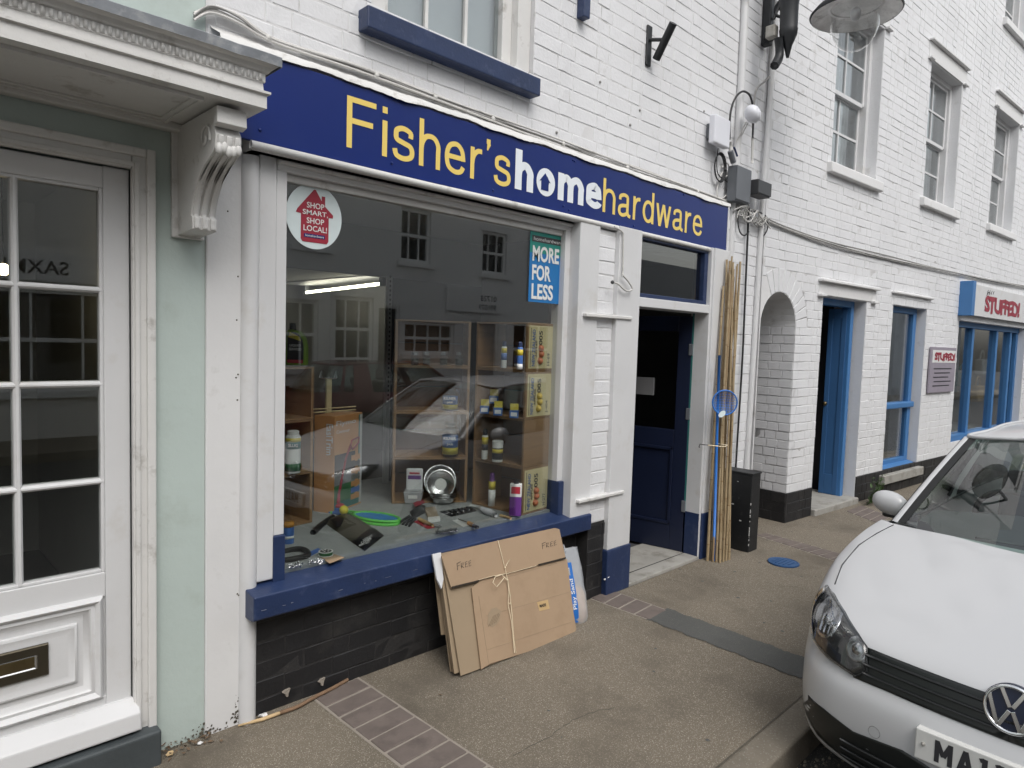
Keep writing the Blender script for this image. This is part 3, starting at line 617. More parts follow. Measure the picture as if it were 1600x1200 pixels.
dbar(.657, DX1-.0006, .12, DZ1-.001); dbar(DX0+.003, -.114, .12, DZ1-.004); dbar(-.114, .657, 2.145, DZ1-.004); dbar(-.114, .657, .665, .756); dbar(-.114, .657, .12, .29)
for a, b in ((.385, .418), (.125, .158)):
    G().zprism([(a+.002, .05), (a+.006, .022), ((a+b)/2-.004, .014), ((a+b)/2+.004, .014), (b-.006, .022), (b-.002, .05)], .762, 2.14).build('glazing_bar', 'white_paint', door)
for a, b in ((1.770, 1.800), (1.433, 1.463), (1.078, 1.108)):
    G().xprism([(.05, a+.002), (.022, a+.005), (.0145, (a+b)/2-.003), (.0145, (a+b)/2+.003), (.022, b-.005), (.05, b-.002)], -.112, .655).build('glazing_bar', 'white_paint', door)
for x0, x1 in cols:
    for z0, z1 in rowsz: G().box(x0-.006, x1+.006, .034, .038, z0-.006, z1+.006).build('pane', 'pane', door)
for b in ((.645, .657, .756, 2.145), (-.114, -.102, .756, 2.145)): G().box(b[0], b[1], .016, .05, b[2], b[3]).build('glazing_bead', 'white_paint', door, bevel=.003)
for b in ((2.133, 2.145), (.756, .768)): G().box(-.102, .645, .016, .05, *b).build('glazing_bead', 'white_paint', door, bevel=.003)
# raised lower panel with bolection moulding
pm = emp('lower_panel', (.3, 0, .3), parent=door)
G().box(-.116, .659, .022, .05, .288, .667).build('panel_field', 'white_paint', pm)
G().box(-.02, .565, .012, .03, .372, .585).build('panel_raise', 'white_paint', pm, bevel=.012, seg=2)
def frame(g, x0, x1, z0, z1, prof):
    """moulding mitred round a rectangle; prof = (inset, y)"""
    rows = [[(x0+i, y, z0+i), (x1-i, y, z0+i), (x1-i, y, z1-i), (x0+i, y, z1-i)] for i, y in prof]
    return g.grid(rows, True)
frame(G(), -.105, .648, .285, .672, [(0, .014), (.004, .0), (.014, -.008), (.024, .0), (.028, .008), (.04, .004), (.048, .012), (.062, .022)]).build('panel_moulding', 'white_paint', pm, smooth=True, flat_angle=50)
frame(G(), -.02, .565, .372, .585, [(-.002, .022), (0, .011), (.008, .007), (.016, .0105), (.03, .0118)]).build('panel_moulding', 'white_paint', pm, smooth=True, flat_angle=50)
lb = emp('letterbox', (.3, .01, .43), parent=door)
frame(G(), .16, .478, .432, .545, [(0, .012), (.0, .004), (.004, .001), (.032, .0), (.034, .004)]).build('plate', 'brass_dull', lb)
frame(G(), .192, .446, .460, .517, [(0, .006), (.0, .002), (.006, .0), (.01, .004)]).build('flap_rim', 'steel', lb)
G().box(.2, .44, .003, .008, .468, .509).build('flap', 'brass', lb, bevel=.003)
wbd = G().xprism([(.0, .255), (-.055, .215), (-.06, .15), (-.05, .145), (.03, .145), (.03, .255)], DX0, .757); wbd.build('weatherboard', 'white_paint', door, bevel=.006)
G().box(DX0-.1, .82, -.085, .06, -.02, .135).build('doorstep', 'slate', mint, bevel=.012, seg=3)
# room behind the door
inr = emp('hallway', (.2, .4, 0), parent=mint)
G().box(-.8, -.75, .1, 3, 0, 2.5).build('side_wall', 'inside_light', inr); G().box(.95, 1.0, .3, 3, 0, 2.5).build('side_wall', 'inside_light', inr); G().box(-.8, 1.0, 3, 3.05, 0, 2.5).build('back_wall', 'inside_light', inr); G().box(-.8, 1, .3, 3, 2.5, 2.55).build('ceiling', 'inside_light', inr); G().box(-.8, 1, .3, 3, 0, .05).build('floor', 'inside_dark', inr)
p = PW(5, 421, 1.2); bl = emp('globe_lamp', (p.x, 1.2, p.z), label='lit round bulb glowing behind the panes of the white front door', cat='lamp')
G().ball(p, .028, 14).build('bulb', 'bulb_glow', bl, smooth=True); G().tube([p+Vector((0, 0, .02)), (p.x, 1.2, 2.5)], .004, 6).build('cord', 'black_cable', bl)
# canopy over the door
can = emp('canopy', (.2, -.2, 2.41), parent=mint)
CX1, CY, ZS = 1.04, -.46, 2.415
prof = [(0, 2.425), (0, 2.458), (.010, 2.462), (.010, 2.470), (-.008, 2.476), (-.010, 2.500), (-.004, 2.503), (-.004, 2.530), (.006, 2.534), (.014, 2.548), (.028, 2.556), (.034, 2.560)]
rows = [[(-1.1, CY-o, z), (CX1+o, CY-o, z), (CX1+o, .0, z)] for o, z in prof]
G().grid(rows).build('cornice', 'white_old', can, smooth=True, flat_angle=25)
G().box(-1.1, CX1, CY, .0, ZS, 2.425).build('soffit', 'white_old', can)
frame(G(), -1.0, .86, CY+.05, -.045, [(0, 0), (.008, 0), (.02, 0)])   # keep geometry helper warm
sp = G()
for i0, i1, zz in ((0, .012, ZS-.012), (.012, .03, ZS-.006)):
    X0_, X1_, Y0_, Y1_ = -1.0+i0, .85-i0, CY+.05+i0, -.05-i0; w = i1-i0
    sp.box(X0_, X1_, Y0_, Y0_+w, zz, ZS+.002); sp.box(X0_, X1_, Y1_-w, Y1_, zz, ZS+.002); sp.box(X1_-w, X1_, Y0_+w, Y1_-w, zz, ZS+.002)
sp.build('soffit_moulding', 'white_old', can)
G().box(-1.1, CX1+.0, -.05, -.001, ZS-.03, ZS).build('wall_moulding', 'white_old', can, bevel=.006)
nb = 0; x = CX1-.022
while x > .0:
    G().lathe([(.0068, -.011), (.0068, .011), (.004, .0125)], (x, CY+.0045, 2.5165), 8).build('dentil', 'white_old', can, smooth=True); x -= .0205; nb += 1
for i in range(10):
    G().lathe([(.0068, -.011), (.0068, .011), (.004, .0125)], (CX1-.0045, CY+.022+.0205*i, 2.5165), 8).build('dentil', 'white_old', can, smooth=True)
o = CX1+.036; yl = CY-.036; rk = random.Random(3)
g = G(); top = []; edge = []; low = []; back = []
for i in range(60):
    x = -1.1+(o+1.1)*i/59; q = rk.uniform(-.0015, .0015); back.append((x, .0, 2.64)); top.append((x, yl+.004, 2.588+q)); edge.append((x, yl-.002, 2.584+q)); low.append((x, yl-.001+q, 2.553+q*1.5))
g.grid([low, edge, top, back]); g.add([(o, yl-.001, 2.553), (o, .0, 2.553), (o, .0, 2.64), (o, yl+.004, 2.588)], [(0, 1, 2, 3)]); g.build('lead_cover', 'lead', can)
# scrolled console bracket
br = emp('bracket', (.94, -.2, 2.2), parent=can)
fc = smooth_curve([(-.365, 2.345), (-.385, 2.315), (-.375, 2.27), (-.335, 2.245), (-.285, 2.225), (-.225, 2.185), (-.175, 2.12), (-.155, 2.07)])
bx0, bx1 = .897, .985
G().xprism([(0, 2.405), (-.40, 2.405), (-.405, 2.352), (-.365, 2.345)]+fc[1:]+[(-.172, 2.062), (-.172, 2.018), (0, 2.008)], bx0, bx1).build('console', 'white_old', br, bevel=.004)
G().xprism([(-.395, 2.400), (-.412, 2.400), (-.417, 2.345), (-.38, 2.338)], bx0-.006, bx1+.006).build('console_cap', 'white_old', br, bevel=.003)
for a, b in ((bx0+.006, bx0+.026), (bx0+.034, bx0+.054), (bx0+.062, bx0+.082)):
    q = [(y-.010, z) for y, z in fc[6:]]+[(-.181, 2.06), (-.181, 2.02), (-.165, 2.02)]+[(y+.006, z) for y, z in fc[6:]][::-1]
    G().xprism(q, a, b).build('bead', 'white_old', br, bevel=.006)
for side in (bx0-.004, bx1+.004):                                # the scroll eye on each cheek
    sp_ = [(side, -.30+(.006+.0052*t)*math.cos(t*.9+2.2), 2.315+(.006+.0052*t)*math.sin(t*.9+2.2)) for t in [k*.4 for k in range(22)]]
    G().tube(sp_, .005, 6).build('scroll', 'white_old', br, smooth=True)
for k in range(5): G().ball((bx0+.012+.016*k, -.384, 2.268+.006*math.sin(k*2)), .013, 10, 1.6).build('leaf_carving', 'white_old', br, smooth=True)
G().box(bx0-.02, bx1+.01, -.02, .0, 2.0, 2.41).build('back_plate', 'white_old', br, bevel=.004)

# ================================================================== THE WHITE BUILDING ON THE RIGHT (turned 4.5 degrees to the street)
RA = math.radians(-4.5); RM = Matrix.Translation((5.75, -.04, 0)) @ Matrix.Rotation(RA, 4, 'Z'); RI = RM.inverted()
def PR(px, py, dep=0.0):
    n = RM.to_3x3() @ Vector((0, 1, 0)); P = onplane(px, py, RM @ Vector((0, dep, 0)), n); return RI @ P
rb = emp('white_brick_building', (5.75, -.04, 0), RA, label='long white painted brick building with blue joinery and an arched passage', cat='building')
WIN = [(1.08, 2.10, 3.46, 5.05), (3.43, 4.50, 3.50, 5.10), (5.93, 7.06, 3.53, 5.16), (5.98, 7.1, 6.38, 7.9), (8.6, 9.7, 3.53, 5.16), (3.43, 4.5, 6.38, 7.9), (1.08, 2.1, 6.38, 7.9)]
BD = (1.085, 2.085, 0.06, 2.19); BW = (2.79, 3.83, .24, 2.205); SW = (5.02, 8.3, .42, 2.125); AR = (-.045, .575, 0, 2.165)
holes = WIN+[BD, BW, SW, AR]
rw = cells(G(RM), -.06, 13, 0, 8.6, holes, 0.0, .35).build('wall', 'white_joint', rb)
# arched head of the passage
ac, asp, arad = .265, 1.855, .31
arcp = [(ac+arad*math.cos(math.pi*k/16), asp+arad*math.sin(math.pi*k/16)) for k in range(17)]
G(RM).yprism([(AR[1], 2.166)]+[(x, z) for x, z in arcp if x > ac-.001], .001, .45).build('arch_spandrel', 'white_render', rb)
G(RM).yprism([(x, z) for x, z in arcp if x < ac+.001]+[(AR[0], 2.166)], .001, .45).build('arch_spandrel', 'white_render', rb)
for k in range(15):                                              # ring of brick voussoirs
    t0, t1 = math.pi*(k+.05)/15, math.pi*(k+.95)/15; r0, r1 = arad+.004, arad+.215
    pts = [(ac+r0*math.cos(t0), asp+r0*math.sin(t0)), (ac+r1*math.cos(t0), asp+r1*math.sin(t0)), (ac+r1*math.cos(t1), asp+r1*math.sin(t1)), (ac+r0*math.cos(t1), asp+r0*math.sin(t1))]
    if min(p_[0] for p_ in pts) > -.058: G(RM).yprism(pts, -.0035, .02).build('arch_brick', 'white_brick', rb, bevel=.004)
def archw(z):
    if z < asp: return (AR[0], AR[1])
    r = arad+.225; h = z-asp
    return (ac-math.sqrt(r*r-h*h), ac+math.sqrt(r*r-h*h)) if h < r else None
PL = .285
bricks(rw, RM, -.055, 13, PL, 8.6, [(a-.0, b, c, d) for a, b, c, d in holes if (a, b, c, d) != AR]+[(1.05, 2.13, 0, PL), ], 'white_brick', limit=300, seed=11, arch=archw)
# black painted base
rbase = cells(G(RM), AR[1], 13, 0, PL, [(BD[0], BD[1], 0, 1)], -.006, .05).build('wall_base', 'black_joint', rb)
bricks(rbase, RM @ Matrix.Translation((0, -.006, 0)), AR[1], 13, 0.0, PL, [(BD[0], BD[1], 0, 1)], 'black_brick', limit=60, seed=12, course=.095)
# passage side wall, back and vault
SM = RM @ Matrix.Translation((AR[1], 0, 0)) @ Matrix.Rotation(math.radians(-90), 4, 'Z')       # local x runs into... faces the passage
sw_ = cells(G(SM), -2.6, 0, 0, 2.2, [], .0, .2).build('passage_wall', 'white_joint', rb)
bricks(sw_, SM, -2.6, -.002, PL, 2.2, [], 'white_brick', limit=150, seed=13)
pb = cells(G(SM), -2.6, -.0, 0, PL, [], -.006, .05).build('passage_base', 'black_joint', rb)
bricks(pb, SM @ Matrix.Translation((0, -.006, 0)), -2.6, -.0, 0, PL, [], 'black_brick', limit=20, seed=14, course=.095)
G(RM).box(AR[0]-.1, AR[0]-.001, .3, 2.6, 0, 2.3).build('passage_wall', 'white_render', rb); G(RM).box(-.2, .7, 2.55, 2.6, 0, 2.3).build('passage_door', 'inside_dark', rb)
G(RM).grid([[(x, .44, z) for x, z in arcp], [(x, 2.6, z) for x, z in arcp]]).build('passage_vault', 'white_render', rb, smooth=True)
for (a, b, c, d), dep in [(w, .11) for w in WIN]+[(BD, .10), (BW, .09), (SW, .10)]:      # painted reveals
    G(RM).box(a+.0005, a+.004, .0015, dep+.1, c, d).build('reveal', 'white_brick', rb); G(RM).box(b-.004, b-.0005, .0015, dep+.1, c, d).build('reveal', 'white_brick', rb); G(RM).box(a+.005, b-.005, .0015, dep+.1, d-.004, d-.0005).build('reveal', 'white_brick', rb)
# lintels with thin drip ledges
def lintel(u0, u1, z, h=.19):
    G(RM).box(u0, u1, -.012, .02, z+.004, z+h).build('lintel', 'white_render', rb, bevel=.004)
    G(RM).box(u0-.02, u1+.02, -.055, .02, z+h, z+h+.025).build('drip_ledge', 'white_render', rb, bevel=.005)
    for s in (u0-.02, u1-.10): G(RM).box(s, s+.12, -.045, .02, z-.012, z+.012).build('drip_ledge', 'white_render', rb, bevel=.004)
for w in WIN: lintel(w[0]-.1, w[1]+.1, w[3])
lintel(.98, 2.28, 2.19, .13)
G(RM).box(BW[0]-.08, BW[1]+.1, -.04, .02, BW[3]+.12, BW[3]+.15).build('drip_ledge', 'white_render', rb, bevel=.01)
def sash(w, y=.11):
    a, b, c, d = w; e = emp('sash_window', RM @ Vector(((a+b)/2, y, c)), RA, parent=rb); mid = c+(d-c)*.5
    G(RM).xprism([(-.06, c-.10), (-.055, c+.0), (y, c+.03), (y, c-.10)], a-.08, b+.09).build('sill', 'white_render', e, bevel=.012, seg=3)
    for (x0, x1, z0, z1, y0, y1) in ((a, a+.06, c, d, y, y+.12), (b-.06, b, c, d, y, y+.12), (a+.06, b-.06, d-.06, d, y, y+.12), (a+.06, b-.06, c+.02, c+.075, y, y+.12)):
        G(RM).box(x0, x1, y0, y1, z0, z1).build('frame_bar', 'white_paint', e, bevel=.005)
    for k, (z0, z1, yy) in enumerate(((c+.075, mid, y+.07), (mid, d-.06, y+.03))):
        for x0 in (a+.06, b-.095): G(RM).box(x0, x0+.035, yy, yy+.035, z0, z1).build('sash_stile', 'white_paint', e, bevel=.003)
        G(RM).box(a+.095, b-.095, yy, yy+.035, z0 if k == 0 else z0-.02, z0+.045 if k == 0 else z0+.022).build('sash_rail', 'white_paint', e, bevel=.003)
        G(RM).box(a+.095, b-.095, yy, yy+.035, z1-.03, z1).build('sash_rail', 'white_paint', e, bevel=.003)
        m_ = (a+b)/2; zm = (z0+z1)/2
        G(RM).box(m_-.011, m_+.011, yy+.004, yy+.03, z0+.03, z1-.03).build('glazing_bar', 'white_paint', e)
        for x0, x1 in ((a+.095, m_-.011), (m_+.011, b-.095)):
            G(RM).box(x0, x1, yy+.004, yy+.03, zm-.011, zm+.011).build('glazing_bar', 'white_paint', e)
            for q0, q1 in ((z0+.02, zm-.011), (zm+.011, z1-.02)): G(RM).box(x0, x1, yy+.016, yy+.019, q0, q1).build('pane', 'pane_sash', e)
    cu = G(RM); rr = random.Random(int(a*100)+int(c))
    for x0, x1 in ((a+.02, a+(b-a)*.46), (a+(b-a)*.56, b-.02)):
        n = 24; cu.grid([[(x0+(x1-x0)*i/n, y+.20+.018*math.sin(i*1.3+x0*9), z) for i in range(n+1)] for z in (c, d)])
    cu.build('curtain', 'curtain', e, smooth=True)
    G(RM).box(a, b, .6, .62, c-.1, d+.1).build('room_shade', 'inside_light', e)
for w in WIN[:5]: sash(w)
# blue street door, standing ajar
bd = emp('blue_door', RM @ Vector((2.0, .2, .06)), RA, parent=rb)
for (x0, x1, z0, z1) in ((BD[1]-.13, BD[1]-.06, .06, 2.19), (BD[0], BD[0]+.05, .06, 2.19), (BD[0]+.05, BD[1]-.13, 2.12, 2.19)): G(RM).box(x0, x1, .10, .20, z0, z1).build('frame_bar', 'blue_paint', bd, bevel=.006)
BM = RM @ Matrix.Translation((BD[1]-.13, .14, .07)) @ Matrix.Rotation(math.radians(-84), 4, 'Z') @ Matrix.Scale(-1, 4, (1, 0, 0)); LW = .19
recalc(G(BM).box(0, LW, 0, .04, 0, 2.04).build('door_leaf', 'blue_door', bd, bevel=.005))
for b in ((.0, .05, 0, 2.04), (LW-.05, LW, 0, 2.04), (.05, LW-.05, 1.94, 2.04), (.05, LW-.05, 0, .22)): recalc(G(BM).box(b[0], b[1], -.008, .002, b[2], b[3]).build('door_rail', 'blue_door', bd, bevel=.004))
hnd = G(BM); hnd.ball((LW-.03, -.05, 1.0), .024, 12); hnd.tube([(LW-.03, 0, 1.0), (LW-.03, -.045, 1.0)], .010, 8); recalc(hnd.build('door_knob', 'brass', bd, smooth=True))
G(RM).box(BD[0]+.002, BD[1]-.002, -.05, 2.4, -.01, .066).build('doorstep', 'stone', rb, bevel=.012)
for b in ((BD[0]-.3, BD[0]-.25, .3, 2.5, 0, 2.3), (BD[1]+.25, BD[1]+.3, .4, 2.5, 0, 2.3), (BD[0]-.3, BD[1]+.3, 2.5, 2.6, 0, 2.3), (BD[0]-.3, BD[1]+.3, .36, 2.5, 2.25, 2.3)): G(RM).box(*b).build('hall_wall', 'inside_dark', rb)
# tall blue window
bwn = emp('blue_window', RM @ Vector((3.3, .2, .24)), RA, parent=rb)
tzz = PR(1390, 632, .15).z
for (x0, x1, z0, z1, yy) in ((BW[1]-.16, BW[1]-.06, .3, 2.2, .09), (BW[0], BW[0]+.06, .3, 2.2, .09), (BW[0]+.06, BW[1]-.16, 2.13, 2.2, .09), (BW[0]+.06, BW[1]-.16, .30, .36, .09)): G(RM).box(x0, x1, yy, yy+.08, z0, z1).build('frame_bar', 'blue_paint', bwn, bevel=.005)
G(RM).box(BW[0]+.02, BW[1]-.06, .05, .16, tzz-.04, tzz+.03).build('transom_bar', 'blue_paint', bwn, bevel=.012)
G(RM).xprism([(.02, .24), (.02, .29), (.16, .33), (.16, .24)], BW[0], BW[1]-.03).build('sill', 'blue_paint', bwn, bevel=.006)
G(RM).box(BW[0]-.10, BW[1]+.06, -.07, .2, .135, .238).build('stone_sill', 'stone', bwn, bevel=.008)
for z0, z1 in ((.36, tzz-.04), (tzz+.03, 2.13)): G(RM).box(BW[0]+.06, BW[1]-.16, .12, .126, z0, z1).build('pane', 'pane_sash', bwn)
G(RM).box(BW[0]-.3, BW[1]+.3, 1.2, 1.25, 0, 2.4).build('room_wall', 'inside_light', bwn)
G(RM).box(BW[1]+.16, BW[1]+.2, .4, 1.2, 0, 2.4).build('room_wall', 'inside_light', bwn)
bk = PR(1394, 722, .4)
tag(G(RM).lathe([(.10, 0), (.15, .09), (.17, .2), (.16, .2), (.12, .03)], (bk.x+.05, .42, .36), 16).build('wicker_basket', 'crate_dark', None, smooth=True, loc=RM @ Vector((bk.x, .42, .36))), 'dark wicker basket behind the tall blue framed window', 'basket')
# shop window with blue mullions
swn = emp('shop_window', RM @ Vector((6, .2, .42)), RA, parent=rb)
mull = [PR(q, 580, .12).x for q in (1514.5, 1552, 1583)]
for m_ in (SW[0]+.03, *mull, 7.9, 8.26): G(RM).box(m_-.045, m_+.045, .10, .2, SW[2], SW[3]).build('mullion', 'blue_paint', swn, bevel=.005)
G(RM).box(SW[0], SW[1], .09, .21, SW[3]-.08, SW[3]).build('frame_bar', 'blue_paint', swn); G(RM).box(SW[0], SW[1], .06, .21, SW[2], SW[2]+.09).build('frame_bar', 'blue_paint', swn)
ml = [SW[0]+.03, *mull, 7.9, 8.26]
for a, b in zip(ml, ml[1:]): G(RM).box(a+.045, b-.045, .15, .156, SW[2]+.09, SW[3]-.08).build('pane', 'pane_sash', swn)
for b in ((SW[0]-.3, SW[1]+.3, 2.2, 2.25, 0, 2.4), (SW[0]-.3, SW[0]-.25, .36, 2.2, 0, 2.4), (SW[1]+.2, SW[1]+.25, .36, 2.2, 0, 2.4), (SW[0]-.3, SW[1]+.2, .36, 2.2, 2.3, 2.35), (SW[0]-.3, SW[1]+.2, .36, 2.2, .38, .44)): G(RM).box(*b).build('room_wall', 'inside_light', swn)
for k, (px, py, m_, sz, ds) in enumerate(((1528, 612, 'handlewood', .17, 'straw coloured'), (1560, 605, 'handlewood', .17, 'pale woven'), (1535, 570, 'printwhite', .16, 'white'), (1568, 578, 'printdark', .14, 'dark patterned'), (1502, 590, 'teal', .14, 'teal'))):
    p = PR(px, py, .45)
    bag = emp('hanging_bag', RM @ Vector((p.x, .45, p.z-sz)), RA, label=ds+' bag hanging behind the blue mullions of the far shop window', cat='bag', group='bags hanging in the far shop window')
    G(RM).yprism([(p.x-sz*.8, p.z-sz), (p.x+sz*.8, p.z-sz), (p.x+sz, p.z+sz*.6), (p.x-sz, p.z+sz*.6)], .40, .52).build('bag_body', m_, bag, bevel=.02)
    G(RM).tube([(p.x+sz*.6*math.cos(t), .46, p.z+sz*.6+sz*.9*math.sin(t)) for t in [math.pi*i/8 for i in range(9)]], .012, 6).build('strap', m_, bag, smooth=True)
# its fascia sign
sg = emp('stuffed_sign', RM @ Vector((6, -.05, 2.2)), RA, label='white fascia sign with fat red bubble lettering and a blue end block', cat='sign')
G(RM).box(5.06, 9.6, -.07, .0, 2.20, 2.63).build('sign_board', 'white_paint', sg, bevel=.003); G(RM).box(4.94, 5.059, -.16, .0, 2.18, 2.64).build('end_block', 'blue_paint', sg, bevel=.006)
def bubble(body, parent, P0_, w, h, m, y, fat=.035):
    vs, fs = text_geo(body, fat, sp=.86); x0 = min(v.x for v in vs); x1 = max(v.x for v in vs); y0 = min(v.y for v in vs); y1 = max(v.y for v in vs)
    G(RM).add([(P0_[0]+(v.x-x0)/(x1-x0)*w, y-.003, P0_[1]+(v.y-y0)/(y1-y0)*h+.012*math.sin((v.x-x0)*7)) for v in vs], fs).build('lettering', m, parent)
pa, pb_ = PR(1537, 497, -.07), PR(1592, 497, -.07)
bubble('STUFFED!', sg, (pa.x, 2.265), pb_.x-pa.x, .235, 'stuffred', -.071, .05)
G(RM).tube([(pa.x+.05, -.073, 2.5), (pa.x+.12, -.073, 2.56), (pa.x+.2, -.073, 2.55)], .005, 5).build('flourish', 'printdark', sg)
for k in range(4): G(RM).tube([(pa.x+.06+.09*k, -.073, 2.51+.01*k), (pa.x+.10+.09*k, -.073, 2.585)], .004, 5).build('flourish', 'printdark', sg)
# plaque on the pier
pq = emp('plaque', RM @ Vector((4.4, -.02, 1.15)), RA, label='mauve plaque with red lettering on the pier beside the far shop window', cat='plaque')
q0, q1, q2 = PR(1451, 541.6), PR(1490, 543.8), PR(1445, 614)
G(RM).box(q0.x, q1.x, -.035, -.0125, q2.z, q0.z).build('board', 'plaque', pq, bevel=.003); G(RM).box(q0.x+.05, q1.x-.02, -.037, -.0352, q0.z-.20, q0.z-.04).build('header', 'printwhite', pq)
bubble('STUFFED!', pq, (q0.x+.12, q0.z-.175), q1.x-q0.x-.17, .10, 'stuffred', -.0372, .05)
for k in range(5): G(RM).box(q0.x+.12+.03*(k % 2), q1.x-.14-.05*(k % 3), -.0362, -.0351, q0.z-.285-.055*k, q0.z-.270-.055*k).build('text_line', 'printdark', pq)
# ================================================================== ACROSS THE STREET (seen in the glass)
def OW(px, py, Y=-9.0):
    v = ray(px, py); P = PW(px, py); v2 = Vector((v.x, -v.y, v.z)); return P + v2*((Y-P.y)/v2.y)
OY = -9.0
def opp_house(x0, x1, h, m, wins, doors, label, roof=True):
    e = emp('house', ((x0+x1)/2, OY-1, 0), label=label, cat='house', group='houses across the street')
    cells(G(), x0, x1, 0, h, [(a, b, c, d) for a, b, c, d in wins]+[(a, b, c, d) for a, b, c, d, _ in doors], OY-.3, OY).build('wall', m, e)
    if roof: G().xprism([(OY+.25, h-.05), (OY+.25, h+.03), (OY-3, h+2.0), (OY-6, h), (OY-6, h-.1)], x0, x1).build('roof', 'roof_tile', e)
    G().box(x0, x1, OY-6, OY-.5, 0, h-.1).build('house_core', 'inside_dark', e)
    for a, b, c, d in wins:
        w = emp('window', ((a+b)/2, OY-.1, c), parent=e)
        for q in ((a, a+.07, c, d), (b-.07, b, c, d), (a+.07, b-.07, d-.07, d), (a+.07, b-.07, c, c+.07), (a+.07, b-.07, (c+d)/2-.03, (c+d)/2+.03)): G().box(q[0], q[1], OY-.15, OY-.05, q[2], q[3]).build('frame_bar', 'opp_white', w)
        n = 3 if b-a < 1.3 else 4
        for i in range(1, n): xx = a+(b-a)*i/n; G().box(xx-.015, xx+.015, OY-.13, OY-.07, c+.07, d-.07).build('glazing_bar', 'opp_white', w)
        G().box(a+.07, b-.07, OY-.11, OY-.105, c+.07, d-.07).build('pane', 'pane_dark', w)
        G().box(a-.08, b+.08, OY-.1, OY+.06, c-.1, c-.001).build('sill', 'opp_white', w)
        G().box(a-.1, b+.1, OY-.05, OY+.012, d+.001, d+.2).build('lintel', 'opp_white', w)
    for a, b, c, d, dm in doors:
        w = emp('door', ((a+b)/2, OY-.1, c), parent=e); G().box(a+.06, b-.06, OY-.12, OY-.08, c, d-.06).build('leaf', dm, w)
        for q in ((a, a+.06, c, d), (b-.06, b, c, d), (a+.06, b-.06, d-.06, d)): G().box(q[0], q[1], OY-.15, OY-.03, q[2], q[3]).build('frame_bar', 'opp_white', w)
    return e
opp_house(-6, 5.2, 6.2, 'opp_cream', [(.6, 1.4, 3.5, 4.8), (3.4, 4.2, 3.5, 4.8), (.6, 3.2, .7, 2.2)], [(3.7, 4.7, 0, 2.1, 'opp_grey')], 'tall cream house with a lettered shop board across the street')
opp_house(5.2, 14.9, 6.4, 'opp_white', [(8.22, 9.02, 3.24, 4.36), (10.5, 11.3, 3.2, 4.18), (5.9, 6.6, 3.3, 4.3), (12.9, 13.7, 3.2, 4.2), (6.72, 7.62, 1.15, 2.42), (8.36, 9.75, 1.3, 2.0), (5.4, 6.4, 1.0, 2.3), (11.6, 13.6, .8, 2.1)], [(7.7, 8.25, 0, 2.3, 'dark_void'), (10.2, 11.1, 0, 2.1, 'opp_grey')], 'white house with sash windows and a pale notice board across the street')
opp_house(14.9, 34, 4.15, 'opp_grey', [(16, 17, 1, 2.3), (19, 20.4, 1, 2.3), (23, 24, 1, 2.3)], [(17.6, 18.5, 0, 2.1, 'opp_grey')], 'low grey house with a flat roof across the street', roof=False)
opp_house(-22, -6, 5.6, 'opp_brick', [(-9, -8, 3.2, 4.4), (-9, -7.6, .9, 2.2), (-13, -12, 3.2, 4.4)], [(-11, -10, 0, 2.1, 'opp_grey')], 'two storey brick house across the street')
tag(G().box(16.0, 16.9, OY-2.4, OY-1.4, 4.2, 6.4).build('chimney_stack', 'opp_brick', None, loc=(16.4, OY-2, 4.2)), 'brick chimney stack on the low house across the street', 'chimney')
def board(nm, x0, x1, z0, z1, m, lines, tm, label):
    e = emp(nm, ((x0+x1)/2, OY+.05, z0), label=label, cat='sign'); G().box(x0, x1, OY+.012, OY+.06, z0, z1).build('board', m, e)
    for (s, xa, xb, za, h) in lines: text(s, 'lettering', tm, e, (xb, OY+.0605, za), (-1, 0, 0), (0, 0, 1), w=xb-xa, h=h, bold=.01)
board('notice_board', 9.45, 11.1, 2.28, 2.78, 'opp_white', [('01728', 10.45, 10.95, 2.55, .13), ('901079', 10.4, 10.95, 2.34, .13)], 'printdark', 'pale notice board with a telephone number across the street')
board('shop_board', .2, 3.4, 2.30, 2.72, 'opp_white', [('SAXMUNDHAM', .4, 2.35, 2.40, .20)], 'printdark', 'pale shop board with dark capitals across the street')
# ================================================================== THINGS ON THE PAVEMENT
def lerp(a, b, t): return a+(b-a)*t
# ---- bundle of flattened boxes leaning on the sill
LB = Vector((0, -.335, 0)); LT = Vector((0, -.165, .53)); LU = (LT-LB).normalized(); LN = Vector((1, 0, 0)).cross(LU)      # leaning sheet: up, outward normal (-y)
if LN.y > 0: LN = -LN
def PC(px, py, off=0.0): return onplane(px, py, LB+LN*off, LN)
card = emp('cardboard_bundle', (2.5, -.3, 0), label='flattened brown cardboard boxes tied with string, leaning on the navy sill', cat='cardboard')
def sheet(pxs, off, th=.005, m='cardboard', nm='card_sheet', wob=0, seed=1):
    rk_ = random.Random(seed); pts = []
    for i, q in enumerate(pxs):
        p = PC(*q, off); pts.append(p)
    return recalc(G().slab(pts, LN, th).build(nm, m, card))
# sheets behind: edges show on the left as a stack
rk = random.Random(5)
backs = [(((676, 868), (830, 835), (880, 985), (690, 992)), -.088, 'card_inside'), (((681, 866), (840, 830), (890, 990), (700, 1010)), -.078, 'card_inside')]
base = [(686, 866), (868, 826), (898, 992), (711, 1053)]
for i in range(7):
    o = -.070+.0095*i; q = [(x+rk.uniform(-1.5, 1.5)-(6-i)*.9, y+rk.uniform(-1, 1)-(6-i)*.5) for x, y in base]
    pts = [PC(*p_, o) for p_ in q]
    for p_ in pts[2:]: p_.z = max(.004, .012-.001*i) if False else p_.z
    s_ = G().slab(pts, LN, .0065).build('card_sheet', 'card_edge' if i % 2 else 'card_inside', card, bevel=.0015); recalc(s_)
for q, o, m_ in backs: recalc(G().slab([PC(*p_, o) for p_ in q], LN, .006).build('card_sheet', m_, card))
